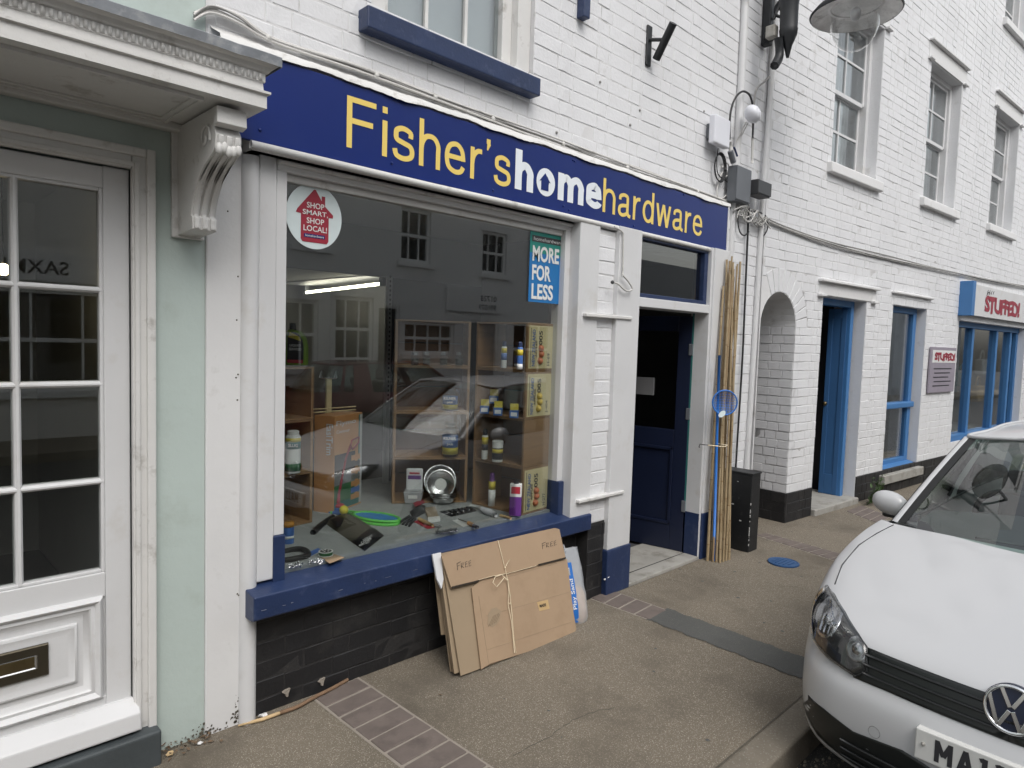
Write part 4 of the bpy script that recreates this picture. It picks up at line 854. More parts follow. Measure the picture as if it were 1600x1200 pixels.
# printed white carton at the back with a dotted edge
sheet([(676, 866), (689, 863), (693, 905), (690, 920), (683, 905)], -.005, .01, 'card_white', 'white_flap')
# the front carton: body with a flap folded over the top
sheet([(690, 869), (872, 826), (902, 989), (720, 1056)], .002, .005, 'card_inside', 'card_sheet')
sheet([(737, 919), (750, 907), (886, 873), (900, 990), (866, 1003), (858, 1008), (766, 1037), (752, 1046)], .014, .005, 'cardboard', 'card_front')
sheet([(690, 869), (700, 864), (772, 846), (830, 833), (868, 825), (874, 827), (884, 872), (841, 883), (748, 907), (705, 918)], .022, .006, 'cardboard', 'card_flap')
sheet([(841, 881.5), (884, 870.5), (884.5, 873), (842, 884)], .0235, .001, 'card_slot', 'card_slit'); sheet([(706, 916.5), (749, 906), (749, 908.5), (706, 919.5)], .0235, .001, 'card_slot', 'card_slit')
for q0, q1 in (((748, 932), (764, 1040)), ((760, 962), (890, 925)), ((762, 1015), (893, 972)), ((778, 905), (870, 880))):       # faint creases
    a, b = PC(*q0, .0145), PC(*q1, .0145); G().tube([a, b], .0012, 5).build('crease', 'card_inside', card)
G().slab([PC(839, 941, .0152), PC(856, 937, .0152), PC(859, 951, .0152), PC(843, 955, .0152)], LN, .0006).build('tape_label', 'handlewood', card)
text('MADE', 'stamp', 'ink', card, PC(843.5, 949.5, .0155), PC(857, 946, .0155)-PC(843.5, 949.5, .0155), LU, w=.05, h=.016, bold=.03)
# torn patch
pt = [(763, 959), (768, 951), (776, 949), (783, 955), (781, 968), (777, 975), (770, 980), (762, 976)]; sheet(pt, .0156, .0008, 'card_inside', 'torn_patch')
for k in range(5): G().tube([PC(763+3*k, 979-k*1.5, .017), PC(768+3*k, 969-2*k, .0175), PC(771+2*k, 962-k, .016)], .0009, 4).build('torn_fibre', 'card_edge', card)
def scrawl(strokes, ox, oy, sc, sk=0):
    g = G()
    for st in strokes: g.tube([PC(ox+(x)*sc[0], oy+(y)*sc[1]+x*sc[0]*sk, .0235) for x, y in st], .0011, 5)
    g.build('handwriting', 'ink', card)
FR = [[(0, 0), (.15, 1)], [(0, .05), (.9, -.1)], [(.1, .45), (.7, .35)], [(1.15, .9), (1.05, .2), (1.6, .15), (1.55, .45), (1.1, .55), (1.75, .9)], [(2.6, .1), (2.05, .2), (2.15, .9), (2.7, .8)], [(2.1, .5), (2.55, .45)], [(3.5, .1), (3.0, .2), (3.1, .9), (3.65, .8)], [(3.05, .5), (3.5, .45)]]
scrawl(FR, 714, 880, (6.2, 11), -.27); scrawl(FR, 847, 849, (6.2, 9), -.25)
st = emp('string', PC(800, 930, .03), parent=card)
S = lambda px, py, o=.027: PC(px, py, o)
G().tube([S(777, 845, .0), S(778, 844, .027), S(783, 865), S(789, 888), S(793, 905), S(797, 930), S(800, 960), S(803, 1000), S(806, 1019), S(806, 1021, .0)], .0019, 6).build('twine', 'string', st, smooth=True)
G().tube([S(793, 905), S(795, 925, .031), S(794, 945), S(799, 970), S(802, 1000), S(804, 1020)], .0018, 6).build('twine', 'string', st, smooth=True)
G().tube([S(793, 906, .033), S(784, 898, .04), S(774, 901, .045), S(770, 910, .047), S(776, 917, .045), S(783, 909, .042), S(788, 902, .036), S(793, 907, .032)], .0022, 6).build('bow_loop', 'string', st, smooth=True)
G().tube([S(789, 888, .03), S(793, 879, .036), S(797, 874, .038)], .0018, 6).build('twine_end', 'string', st, smooth=True)
G().tube([S(748, 906), S(770, 900), S(793, 896), S(830, 886), S(838, 884)], .0013, 6).build('twine', 'string', st, smooth=True)
for q in ((789, 887), (793, 906), (797, 943)): G().ball(S(*q, .03), .0048, 8).build('knot', 'string', st, smooth=True)

# ---- bag of play sand
sb = emp('sand_bag', (3.02, -.30, 0), label='clear plastic bag of play sand with a blue printed band, behind the cardboard', cat='bag')
B0 = PG(899, 984); B1 = PG(917, 983)
bx, by = (PG(890, 984).x+PG(917, 980).x)/2+.055, -.275
prof = [(0, .070, .018), (.03, .080, .032), (.09, .078, .042), (.16, .075, .036), (.24, .073, .026), (.30, .070, .016), (.36, .066, .009), (.42, .058, .005)]
rows = []; rk = random.Random(6); SBM = Matrix.Translation((bx, by, 0)) @ Matrix.Rotation(math.radians(-16), 4, 'Z')
def bagrow(z, a, b, lean): return [SBM @ Vector((a*math.copysign(abs(math.cos(t))**.6, math.cos(t))+.004*math.sin(5*t+z*31)+.003*math.sin(9*t-z*70), lean+b*math.copysign(abs(math.sin(t))**.8, math.sin(t))+.005*math.sin(6*t+z*47), z)) for t in [2*math.pi*i/28 for i in range(28)]]
bag_lean = lambda z: .26*z
rows = [bagrow(z, a, b, bag_lean(z)) for z, a, b in prof]; G().grid(rows, True).build('bag_film', 'bag_film', sb, smooth=True)
rows = [bagrow(z, a*.93, b*.88, bag_lean(z)) for z, a, b in [(.003, .066, .015)]+[p_ for p_ in prof if .01 < p_[0] < .2]+[(.205, .05, .012), (.207, .004, .002)]]; G().grid(rows, True).build('sand_fill', 'sand', sb, smooth=True)
def bagface(x, z, e=.0035):
    k = 0
    while k < len(prof)-2 and prof[k+1][0] < z: k += 1
    t = (z-prof[k][0])/(prof[k+1][0]-prof[k][0]); a = lerp(prof[k][1], prof[k+1][1], t); b = lerp(prof[k][2], prof[k+1][2], t)
    c = min(.999, abs(x)/a)**(1/.6); s = math.sqrt(max(0, 1-c*c))**.8
    return SBM @ Vector((x, bag_lean(z)-b*s-e, z))
g = G(); g.grid([[bagface(x, z) for x in (-.050, -.038, -.026, -.014, -.004)] for z in [.012+.03*i for i in range(12)]]); g.build('printed_band', 'sandblue', sb, smooth=True)
vs, fs = text_geo('Play Sand', .012); x1 = max(v.x for v in vs)
G().add([bagface(-.040+.034*(.75-v.y)+.0, .09+v.x/x1*.165, .0052) if True else 0 for v in vs], fs).build('lettering', 'printwhite', sb)
G().grid([[bagface(x, z, .005) for x in (-.040, -.024)] for z in (.275, .295, .315)]).build('barcode', 'printwhite', sb)
for k in range(6): G().grid([[bagface(x, z, .006) for x in (-.039, -.025)] for z in (.277+.006*k, .2795+.006*k)]).build('barcode_bar', 'printdark', sb)
G().tube([bagface(-.07, .37), SBM @ Vector((-.085, .07, .43)), SBM @ Vector((-.06, .08, .45)), SBM @ Vector((-.04, .085, .41)), bagface(-.045, .37)], .006, 6).build('carry_handle', 'bag_film', sb, smooth=True)

# ---- bamboo canes and the fishing net
rk = random.Random(21); CT = PW(1140, 410, -.15)
ncane = 17
for i in range(ncane):
    t = i/(ncane-1); bxx = PG(1101+37*t, 876.5).x if False else lerp(4.715, 4.875, t)+rk.uniform(-.006, .006); byy = lerp(-.19, -.275, (i % 4)/3)+rk.uniform(-.008, .008)
    txx = lerp(4.795, 4.965, min(1, max(0, t+rk.uniform(-.18, .18)))); tyy = -.155-.022*(i % 3); tz = 2.30+rk.uniform(-.12, .06) if i % 5 else 2.0+rk.uniform(0, .25)
    A = Vector((bxx, byy, 0)); B = Vector((txx, tyy, tz)); mid = lerp(A, B, .5)+Vector((rk.uniform(-.012, .012), rk.uniform(-.006, .006), 0)); r = rk.uniform(.0085, .0125)
    dark = i % 4 == 1
    e = emp('bamboo_cane', A, label='darker brown bamboo cane in the bundle beside the navy shop door' if dark else 'shorter pale bamboo cane in the bundle beside the navy shop door' if i % 5 == 0 else 'long pale bamboo cane in the bundle beside the navy shop door', cat='bamboo cane', group='bamboo canes beside the shop door')
    P = [A.lerp(mid, s/6) if s <= 6 else mid.lerp(B, (s-6)/6) for s in range(13)]
    P = [a_+(Vector((0, 0, 0))) for a_ in P]
    G().tube(P, [r*(1-.25*s/12) for s in range(13)], 9).build('stem', 'bamboo_dark' if dark else 'bamboo', e, smooth=True, flat_angle=60)
    z = rk.uniform(.05, .2)
    while z < tz-.05:
        c_ = A+(B-A)*(z/tz); k = z/tz; bend = mid-lerp(A, B, .5); c_ = c_+bend*(1-abs(2*k-1)); u_ = (B-A).normalized()
        G().tube([c_-u_*.004, c_, c_+u_*.004], [r*1.02*(1-.25*k), r*1.22*(1-.25*k), r*1.02*(1-.25*k)], 8).build('node', 'bamboo_node', e, smooth=True); z += rk.uniform(.2, .34)
net = emp('fishing_net', (4.77, -.30, 0), label="blue child's fishing net on a blue pole standing among the bamboo canes", cat='fishing net')
nb_ = PG(1115, 876); nc = PW(1121, 628, -.235); nt_ = Vector((nc.x+.01, -.235, nc.z-.1))
G().tube([(nb_.x, nb_.y, 0), nt_, (nc.x+.02, -.22, nc.z+.35)], .0105, 10).build('pole', 'net_blue', net, smooth=True)
R_ = .092; ringp = lambda r, a, dy=0, dz=0: Vector((nc.x+r*math.cos(a)*.71+dy*.7, nc.y-.06+dy*.7-.70*r*math.cos(a), nc.z+r*math.sin(a)+dz))
G().tube([ringp(R_, 2*math.pi*i/28) for i in range(29)], .0055, 8, cap=False).build('hoop', 'net_blue', net, smooth=True)
G().grid([[ringp(R_*f, 2*math.pi*i/24, d_, -.02*(1-f)) for i in range(24)] for f, d_ in ((1, .002), (.9, .03), (.6, .05), (.25, .058), (.02, .06))], True).build('mesh_bag', 'net_film', net, smooth=True)
g = G(); nv = lambda u, v, d_: Vector((nc.x+u*.71+d_*.7, nc.y-.06+d_*.7-.70*u, nc.z+v))
for k in range(-4, 5):
    h = math.sqrt(max(0, R_**2-(k*.02)**2)); g.tube([nv(k*.02, -h, 0), nv(k*.02, 0, .05), nv(k*.02, h, 0)], .0011, 4); g.tube([nv(-h, k*.02, 0), nv(0, k*.02, .05), nv(h, k*.02, 0)], .0011, 4)
g.build('netting', 'net_blue', net)
G().lathe([(.032, -.002), (.032, .002)], nv(-.02, -.085, -.012), 16, axis=(-.7, -.7, .2), sy=.6).build('price_tag', 'stickerpale', net)
ec = emp('elastic_cord', (4.80, -.28, .7), label='pale elastic cord with a dark hook round the bamboo canes', cat='cord')
ez = PW(1118, 698, -.27).z; ea, eb = PW(1104, 698, -.2), PW(1136, 700, -.29)
G().tube([(ea.x, -.21, ez+.004), (ea.x+.05, -.283, ez), ((ea.x+eb.x)/2+.02, -.30, ez-.004), (eb.x+.012, -.285, ez), (eb.x+.03, -.2, ez)], .004, 6).build('cord', 'string', ec, smooth=True)
G().tube([(ea.x+.008, -.215, ez+.004), (ea.x-.03, -.19, ez+.008), (ea.x-.055, -.175, ez+.012), (ea.x-.058, -.17, ez-.01), (ea.x-.048, -.17, ez-.014)], .0035, 6).build('hook', 'black_iron', ec, smooth=True)
# ---- black box-section post at the corner
c0 = PG(1169, 864); th_ = PW(1175.5, 741, c0.y).z
bb = emp('black_post_box', (c0.x+.08, -.15, 0), label='square black painted boxing at the wall corner, scuffed edges', cat='casing')
G().box(c0.x, c0.x+.155, c0.y, -.033, 0, th_-.012).build('casing', 'black_box_paint', bb, bevel=.006)
G().box(c0.x-.006, c0.x+.161, c0.y-.006, -.033, th_-.012, th_+.004).build('cap', 'black_box_paint', bb, bevel=.005)
rk = random.Random(31)
for k in range(9): zz = rk.uniform(.05, th_-.08); G().box(c0.x-.0015, c0.x+.004, c0.y-.0015, c0.y+.004, zz, zz+rk.uniform(.012, .05)).build('scuff', 'inside_light', bb)
for k in range(6): zz = rk.uniform(.05, th_-.05); yy = rk.uniform(c0.y+.03, -.06); G().box(c0.x-.001, c0.x+.002, yy, yy+rk.uniform(.006, .02), zz, zz+rk.uniform(.004, .01)).build('scuff', 'inside_light', bb)
tag(G().box(c0.x+.165, c0.x+.235, -.16, -.04, 0, .50).build('meter_cover', 'black_box_paint', None, bevel=.015, seg=3, loc=(c0.x+.2, -.1, 0)), 'narrow black cover tucked behind the scuffed black boxing', 'cover')
# ---- drain cover, weed, litter
dc = PG(1224, 880)
dv = emp('drain_cover', (dc.x, dc.y, 0), label='small round blue drain cover set in the pavement', cat='drain cover')
G().lathe([(.115, .001), (.115, .011), (.105, .014), (.10, .011), (.0, .012)], (dc.x, dc.y, 0), 28).build('lid', 'drainblue', dv, smooth=True, flat_angle=30)
for k in range(5): hw_ = math.sqrt(.08**2-(.03*(k-2))**2); G().box(dc.x-hw_, dc.x+hw_, dc.y+.03*(k-2)-.004, dc.y+.03*(k-2)+.004, .012, .0155).build('rib', 'drainblue', dv)
rk = random.Random(77)
def leaf(g, p, d_, L, W, up=(0, 0, 1)):
    d_ = Vector(d_).normalized(); s = d_.cross(Vector(up)).normalized() if abs(d_.dot(Vector(up))) < .95 else Vector((1, 0, 0)); n = s.cross(d_); p = Vector(p)
    g.add([p, p+d_*L*.4+s*W+n*W*.3, p+d_*L, p+d_*L*.4-s*W+n*W*.3, p+d_*L*.45], [(0, 4, 1), (1, 4, 2), (4, 3, 2), (0, 3, 4)])
wp = PG(1366, 790)
wd = emp('weed', (wp.x, wp.y+.05, 0), label='small green weed growing at the foot of the wall under the blue window', cat='plant')
g = G(); gs = G()
for k in range(16):
    a = rk.uniform(0, 6.28); h = rk.uniform(.08, .34); q = Vector((wp.x+rk.uniform(-.08, .12), wp.y+.06, .0)); tip = q+Vector((math.cos(a)*.12, -abs(math.sin(a))*.10, h)); gs.tube([q, lerp(q, tip, .5)+Vector((0, -.02, .02)), tip], .002, 4)
    for j in range(7): leaf(g, lerp(q, tip, .2+.8*j/6), (rk.uniform(-1, 1), rk.uniform(-1, .3), rk.uniform(-.1, .8)), rk.uniform(.04, .075), rk.uniform(.010, .018))
g.build('leaves', 'leaf_green', wd); gs.build('stems', 'leaf_green', wd)
# stick lying at the plinth
s_ = [PG(543, 1062, .012), PG(520, 1075, .014), PG(490, 1090, .014), PG(465, 1104, .013), PG(437, 1114, .012), PG(410, 1124, .010), PG(372, 1134, .007)]
sk = emp('stick', s_[3], label='brown stick with a pale split end lying along the black plinth', cat='stick')
G().tube([Vector(p_) for p_ in smooth_curve([tuple(p_) for p_ in s_[:5]], 5)], .0085, 8).build('bark', 'twig', sk, smooth=True)
G().tube([s_[4], s_[5], s_[6]], [.0075, .0085, .004], 7).build('split_wood', 'raw_wood', sk, smooth=True)
def scrap(px, py, s, m_, label, cat='litter', seed=1, z=.004):
    r_ = random.Random(seed); c_ = PG(px, py, z); pts = [(c_.x+s*r_.uniform(.6, 1.2)*math.cos(a), c_.y+s*r_.uniform(.5, 1)*math.sin(a), z+r_.uniform(0, s*.7)) for a in [i*math.pi/4 for i in range(8)]]
    g_ = G().add(pts+[(c_.x, c_.y, z+s*.5)], [(i, (i+1) % 8, 8) for i in range(8)]+[tuple(range(8))[::-1]]); tag(g_.build('paper_scrap', m_, None, loc=(c_.x, c_.y, 0)), label, cat)
scrap(411, 1119, .022, 'paper', 'crumpled white paper beside the stick at the drainpipe', seed=1); scrap(312, 1162, .012, 'paper', 'tiny white paper shred on the pavement below the mint wall', seed=2); scrap(688, 1086, .009, 'leaf_dead', 'pale crumb lying alone on the open pavement', seed=3)
scrap(265, 1180, .016, 'raw_wood', 'small pale cork-like scrap among the dead leaves', seed=5); scrap(953, 923, .018, 'red', 'crumpled pinkish scrap at the foot of the navy post', seed=6)
t0 = PW(951, 905, -.11); rt = emp('hanging_tape', (t0.x, -.11, .05), label='torn white tape curling from the black plinth beside the navy post', cat='litter')
G().tube([PW(944, 906, -.12), PW(950, 902, -.13), PW(956, 897, -.12)], .006, 5).build('tape', 'paper', rt); G().tube([PW(950, 903, -.12), PW(948, 912, -.13), PW(951, 920, -.13)], .003, 5).build('tape_tail', 'paper', rt)
# dead leaves by the doorstep
dl = G(); r_ = random.Random(15)
for k in range(420):
    px = r_.gauss(240, 42); py = 1160+r_.gauss(0, 13)-(px-235)*.22
    p_ = PG(px, py, .004+r_.uniform(0, .018)); leaf(dl, p_, (r_.uniform(-1, 1), r_.uniform(-1, 1), r_.uniform(-.1, .5)), r_.uniform(.008, .03), r_.uniform(.003, .009))
tag(dl.build('dead_leaves', 'leaf_dead', None, loc=PG(235, 1168)), 'brown dead leaves swept up against the grey doorstep', 'leaves', kind='stuff')
tw = G()
for k in range(14):
    p_ = PG(r_.gauss(225, 22), 1140+r_.gauss(0, 10), .02); q_ = p_+Vector((r_.uniform(-.07, .07), r_.uniform(-.05, .05), r_.uniform(.01, .09))); tw.tube([p_, lerp(p_, q_, .5)+Vector((r_.uniform(-.02, .02), 0, .012)), q_], .0016, 4)
tag(tw.build('dry_twigs', 'twig', None, loc=PG(225, 1140)), 'thin dry twigs caught at the corner of the doorstep', 'twigs', kind='stuff')

gv = G(); r_ = random.Random(55)
for k in range(220):
    x_ = r_.uniform(1.6, 3.3); y_ = -1.67-abs(r_.gauss(0, .10)); q_ = r_.uniform(.003, .011); a_ = r_.uniform(0, 3)
    gv.add([(x_+q_*math.cos(a_+t), y_+q_*.7*math.sin(a_+t), -.12+(0 if k_ else q_*.8)) for k_, t in ((1, 0), (1, 1.6), (1, 3.1), (1, 4.7))]+[(x_, y_, -.12+q_)], [(0, 1, 4), (1, 2, 4), (2, 3, 4), (3, 0, 4)])
tag(gv.build('gutter_grit', 'kerbstone', None, loc=(2.4, -1.7, -.12)), 'loose grit and small stones lying in the gutter below the kerb', 'grit', kind='stuff')
# ================================================================== THINGS ON THE WALLS
# flagpole bracket
fp = emp('flagpole_holder', PW(1015, 75, -.01), label='black iron flagpole holder bolted to the white brick above the sign', cat='bracket')
a, b = PW(1015, 40, -.01), PW(1017, 106, -.01)
G().box(a.x-.028, a.x+.028, -.018, -.002, b.z, a.z).build('plate', 'black_iron', fp, bevel=.012, seg=3)
s0_, s1_ = Vector((a.x+.035, -.05, PW(1024, 92, -.05).z)), Vector((a.x+.02, -.21, 0)); s1_ = onplane(1052, 36, (0, -.20, 0), (0, 1, 0))
G().tube([s0_, s1_], .027, 14).build('socket', 'black_iron', fp, smooth=True, flat_angle=40); G().tube([(a.x, -.01, lerp(a.z, b.z, .35)), lerp(s0_, s1_, .55)], .012, 6).build('stay', 'black_iron', fp)
q = PW(912, 8, -.03); tag(G().box(q.x-.03, q.x+.03, -.06, -.002, q.z-.08, q.z+.3).build('navy_bracket', 'navy_paint', None, bevel=.006, loc=(q.x, -.03, q.z)), 'navy painted iron strap on the white brick beside the upstairs window', 'bracket')
# cables along the top of the fascia
cb = emp('cable_bundle', (3.0, -.03, 2.85), label='loose bundle of white and grey cables running above the fascia sign', cat='cables')
rk = random.Random(8); cable_px = [(303, 25), (330, 12), (372, 28), (430, 62), (560, 108), (700, 160), (850, 214), (1000, 268), (1100, 303), (1172, 328)]
for k in range(7):
    pts = []
    for i, (px, py) in enumerate(cable_px):
        p_ = PW(px, py+rk.uniform(-3.5, 3.5)+k*1.6-3, -.022-.006*(k % 3)); pts.append(tuple(p_))
    G().tube(smooth_curve(pts, 7), [.0045, .006, .0035, .005, .004, .0055, .003][k], 6).build('cable', ['white_cable', 'white_cable', 'grey_cable', 'white_cable', 'grey_cable', 'white_cable', 'black_cable'][k], cb, smooth=True)
for px, py in ((420, 60), (588, 118), (680, 152), (770, 186), (880, 225), (980, 262), (1090, 300)):
    p_ = PW(px, py, -.03); G().ball(p_, .014, 8).build('cable_clip', 'white_cable', cb, smooth=True)
# white conduit, pipes at the joint between the buildings
def pipe(pxs, Y, r, m_, nm, label, cat='pipe', n=10):
    g_ = G().tube([tuple(p_) for p_ in smooth_curve([tuple(PW(*q, Y)) for q in pxs], 5)], r, n); tag(g_.build(nm, m_, None, smooth=True, loc=PW(*pxs[-1], Y)), label, cat)
pipe([(1165, -10), (1157, 150), (1150, 260), (1143, 340), (1128, 700)], -.03, .03, 'white_paint', 'corner_moulding', 'white painted vertical casing at the end of the shop wall', 'casing')
pipe([(1213, -60), (1207, 100), (1200, 200), (1190, 340), (1172, 640), (1164, 760)], -.05, .024, 'white_paint', 'drainpipe', 'white painted downpipe beside the passage arch', 'pipe')
pipe([(1170, 325), (1166, 420), (1160, 560), (1152, 690), (1149, 740)], -.06, .0085, 'black_cable', 'service_cable', 'black cable running down the white brick beside the bamboo canes', 'cable')
for q in ((1167, 398), (1163, 480), (1158, 600), (1153, 680)): pass
pipe([(1202, 120), (1194, 128), (1182, 140), (1178, 165), (1176, 200)], -.06, .008, 'grey_cable', 'lamp_cable', 'grey cable looping down from the street lamp bracket', 'cable')
pipe([(1140, 218), (1141, 180), (1148, 155), (1160, 143), (1172, 150), (1177, 175), (1176, 215)], -.09, .008, 'black_cable', 'looped_cable', 'thick black cable arching over the white dome', 'cable')
pipe([(1176, 215), (1175, 255)], -.06, .011, 'white_cable', 'conduit', 'short white conduit below the white dome', 'conduit')
# panel antenna
pa_ = emp('panel_antenna', PW(1125, 205, -.05), label='flat white panel antenna on the white brick above the sign end', cat='antenna')
a, b, c = PW(1113, 178, -.07), PW(1137, 186, -.07), PW(1113, 224, -.07)
G().box(a.x, b.x, -.10, -.045, c.z, a.z).build('panel', 'plastic_white', pa_, bevel=.012, seg=3); G().box(a.x+.04, b.x-.04, -.045, -.0, c.z+.05, a.z-.05).build('mount', 'plastic_grey', pa_)
# white dome
dm = emp('dome_antenna', PW(1176, 178, -.2), label='white egg shaped dome on an arm beside the panel antenna', cat='antenna')
dcn = PW(1176, 178, -.16); DR = 14.5/FPX*(dcn-CAM).dot(_d)
G().lathe([(max(1e-6, DR*math.sin(math.pi*i/12)), -DR*.8*math.cos(math.pi*i/12)) for i in range(13)], dcn, 18, axis=(.45, -.6, .5)).build('dome', 'plastic_white', dm, smooth=True)
G().tube([dcn+Vector((0, .05, -.05)), (dcn.x+.0, -.03, dcn.z-.2)], .005, 6).build('arm', 'white_cable', dm); G().tube([dcn+Vector((.03, .05, -.05)), (dcn.x+.03, -.03, dcn.z-.2)], .004, 6).build('arm', 'white_cable', dm)
# coupling and coil
cp = emp('cable_coupling', PW(1144, 240, -.06), label='grey and blue plug coupling below the panel antenna', cat='connector')
G().tube([PW(1140, 222, -.07), PW(1142, 235, -.07)], .016, 8).build('sleeve', 'white_cable', cp, smooth=True); G().tube([PW(1141, 236, -.075), PW(1146, 254, -.075)], .022, 10).build('plug', 'plastic_grey', cp, smooth=True, flat_angle=40); G().tube([PW(1147, 230, -.08), PW(1152, 244, -.08)], .008, 6).build('clip', 'navy_paint', cp)
g = G(); cc = PW(1124, 262, -.03)
for k in range(3): g.tube([(cc.x+(.075+.006*k)*math.cos(t), -.03-.006*k, cc.z+(.10+.006*k)*math.sin(t)) for t in [2*math.pi*i/26 for i in range(27)]], .0045, 6)
g.tube([tuple(p_) for p_ in smooth_curve([tuple(PW(*q, -.03)) for q in ((1122, 232), (1120, 250), (1122, 272), (1136, 284), (1146, 296), (1150, 312))], 5)], .0045, 6)
tag(g.build('coiled_cable', 'black_cable', None, smooth=True, loc=cc), 'coil of thin black cable on the white brick above the sign end', 'cable')
g = G(); g.tube([tuple(p_) for p_ in smooth_curve([tuple(PW(*q, -.025)) for q in ((1128, 262), (1136, 255), (1140, 266), (1134, 276), (1128, 270), (1120, 300), (1128, 310), (1150, 290))], 6)], .005, 6)
tag(g.build('looped_wire', 'white_cable', None, smooth=True, loc=cc), 'white wire looped loosely beside the black coil', 'cable')
# junction boxes
def jbox(pts, Y, dep, m_, label):
    a, b = PW(*pts[0], Y), PW(*pts[1], Y); e = emp('junction_box', (a.x, Y, b.z), label=label, cat='junction box')
    G().box(a.x, b.x, Y, Y+dep, b.z, a.z).build('box', m_, e, bevel=.006); G().box(a.x-.006, b.x+.006, Y-.008, Y, b.z+.01, a.z-.004).build('lid', m_, e, bevel=.005)
jbox(((1152, 257), (1170, 320)), -.11, .08, 'plastic_grey', 'tall grey junction box above the end of the sign'); jbox(((1185, 279), (1203, 310)), -.15, .10, 'plastic_dark', 'small dark grey junction box on the white downpipe')
# tangle of cables under the boxes
rk = random.Random(17)
tg = emp('cable_tangle', PW(1175, 345, -.06), label='tangle of thin black and white cables below the junction boxes', cat='cables')
for k in range(9):
    pts = [tuple(PW(1150+rk.uniform(0, 12)+6*i+rk.uniform(-5, 5), 328+i*3+rk.uniform(-13, 13), -.05-rk.uniform(0, .05))) for i in range(8)]
    G().tube(smooth_curve(pts, 6), rk.choice([.004, .005]), 5).build('cable', rk.choice(['black_cable', 'white_cable', 'white_cable', 'grey_cable']), tg, smooth=True)
G().tube(smooth_curve([tuple(PW(*q, -.06)) for q in ((1154, 325), (1153, 345), (1156, 362), (1163, 368), (1170, 362))], 6), .006, 6).build('cable', 'black_cable', tg, smooth=True)
G().tube(smooth_curve([tuple(PW(*q, -.06)) for q in ((1174, 330), (1190, 333), (1199, 342), (1199, 358), (1191, 372))], 6), .006, 6).build('cable', 'black_cable', tg, smooth=True)
# cables along the right building
sc_ = emp('street_cables', RM @ Vector((4, -.03, 2.75)), RA, label='thin dark cables strung along the right brick wall above the blue door', cat='cables')
for k in range(4):
    pts = [tuple(RM @ (PR(px, py+rk.uniform(-2, 2)+k*2-3, -.02))) for px, py in ((1190, 340), (1225, 355), (1296, 380), (1380, 402), (1470, 422), (1560, 441), (1640, 455))]
    G().tube(smooth_curve(pts, 6), .006 if k % 2 else .008, 5).build('cable', ['grey_cable', 'plastic_dark', 'white_cable', 'grey_cable'][k], sc_, smooth=True)
# small loose cable end on the brick panel
lc = emp('cable_end', PW(972, 440, -.12), label='loose white cable end with a cut tip hanging on the brick panel between the posts', cat='cable')
G().tube(smooth_curve([tuple(PW(*q, -.135)) for q in ((960, 355), (972, 362), (974, 375), (973, 430))], 5), .006, 6).build('cable', 'white_cable', lc, smooth=True)
G().tube(smooth_curve([tuple(PW(*q, -.15)) for q in ((973, 430), (982, 440), (988, 452), (978, 454), (966, 444), (958, 441))], 5), .006, 6).build('cable', 'white_cable', lc, smooth=True)
G().ball(PW(957, 441, -.15), .012, 8).build('cut_tip', 'plastic_dark', lc, smooth=True)
# ---- street lamp on its scrolled bracket
lp = emp('street_lamp', (5.62, -.03, 4.1), label='black bracket street lamp with a wide enamel hood and clear glass bowl', cat='street lamp')
LX = 5.53; hc = onplane(1337, 20, (LX, 0, 0), (1, 0, 0)); HR = .315
zb0 = onplane(1192, 68, (LX, 0, 0), (1, 0, 0)); zb0 = PW(1192, 66, -.05).z
G().box(LX-.035, LX+.035, -.08, -.005, zb0+.0, zb0+1.6).build('wall_plate', 'black_iron', lp, bevel=.01)
G().ball((LX-.02, -.07, zb0+.06), .05, 10).build('scroll_foot', 'black_iron', lp, smooth=True)
def spiral(c_, r0_, turns, sgn=1, ph=0): return [(LX, c_[0]+sgn*r0_*(1-.8*t)*math.cos(ph+turns*2*math.pi*t), c_[1]+r0_*(1-.8*t)*math.sin(ph+turns*2*math.pi*t)) for t in [i/26 for i in range(27)]]
G().tube(spiral((-.17, zb0+.26), .085, 1.4, -1, 1.2), .013, 6).build('scroll', 'black_iron', lp, smooth=True); G().tube(spiral((-.19, zb0+.60), .11, 1.4, -1, 4.2), .014, 6).build('scroll', 'black_iron', lp, smooth=True)
G().tube([(LX, -.09, zb0+.2), (LX, -.16, zb0+.36), (LX, -.24, zb0+.55), (LX, -.30, zb0+.7)], .014, 6).build('scroll', 'black_iron', lp, smooth=True)
G().tube([(LX, -.05, zb0+1.15), (LX, -.4, zb0+1.25), (LX, hc.y, zb0+1.2), (LX, hc.y, hc.z+.3)], .028, 8).build('arm', 'black_iron', lp, smooth=True)
G().lathe([(.10, .12), (.115, .16), (.09, .36), (.04, .42)], hc, 20).build('lamp_neck', 'black_iron', lp, smooth=True, flat_angle=40)
G().lathe([(HR, -.012), (HR+.01, 0), (HR*.9, .05), (HR*.5, .11), (.10, .135)], hc, 40, cap=False).build('hood', 'black_iron', lp, smooth=True)
G().lathe([(HR-.002, -.010), (HR*.92, .012), (HR*.62, .045), (HR*.56, .04), (HR*.54, .05), (.0, .06)], hc, 40, cap=False).build('reflector', 'lamp_enamel', lp, smooth=True, flat_angle=30)
gb = hc+Vector((0, 0, .02)); G().lathe([(.175, .0), (.176, -.06), (.168, -.13), (.145, -.20), (.105, -.26), (.055, -.295), (.0001, -.305)], gb, 32, cap=False).build('glass_bowl', 'globe_glass', lp, smooth=True)
G().ball(gb+Vector((0, 0, -.03)), .04, 12, 1.3).build('bulb', 'card_white', lp, smooth=True)
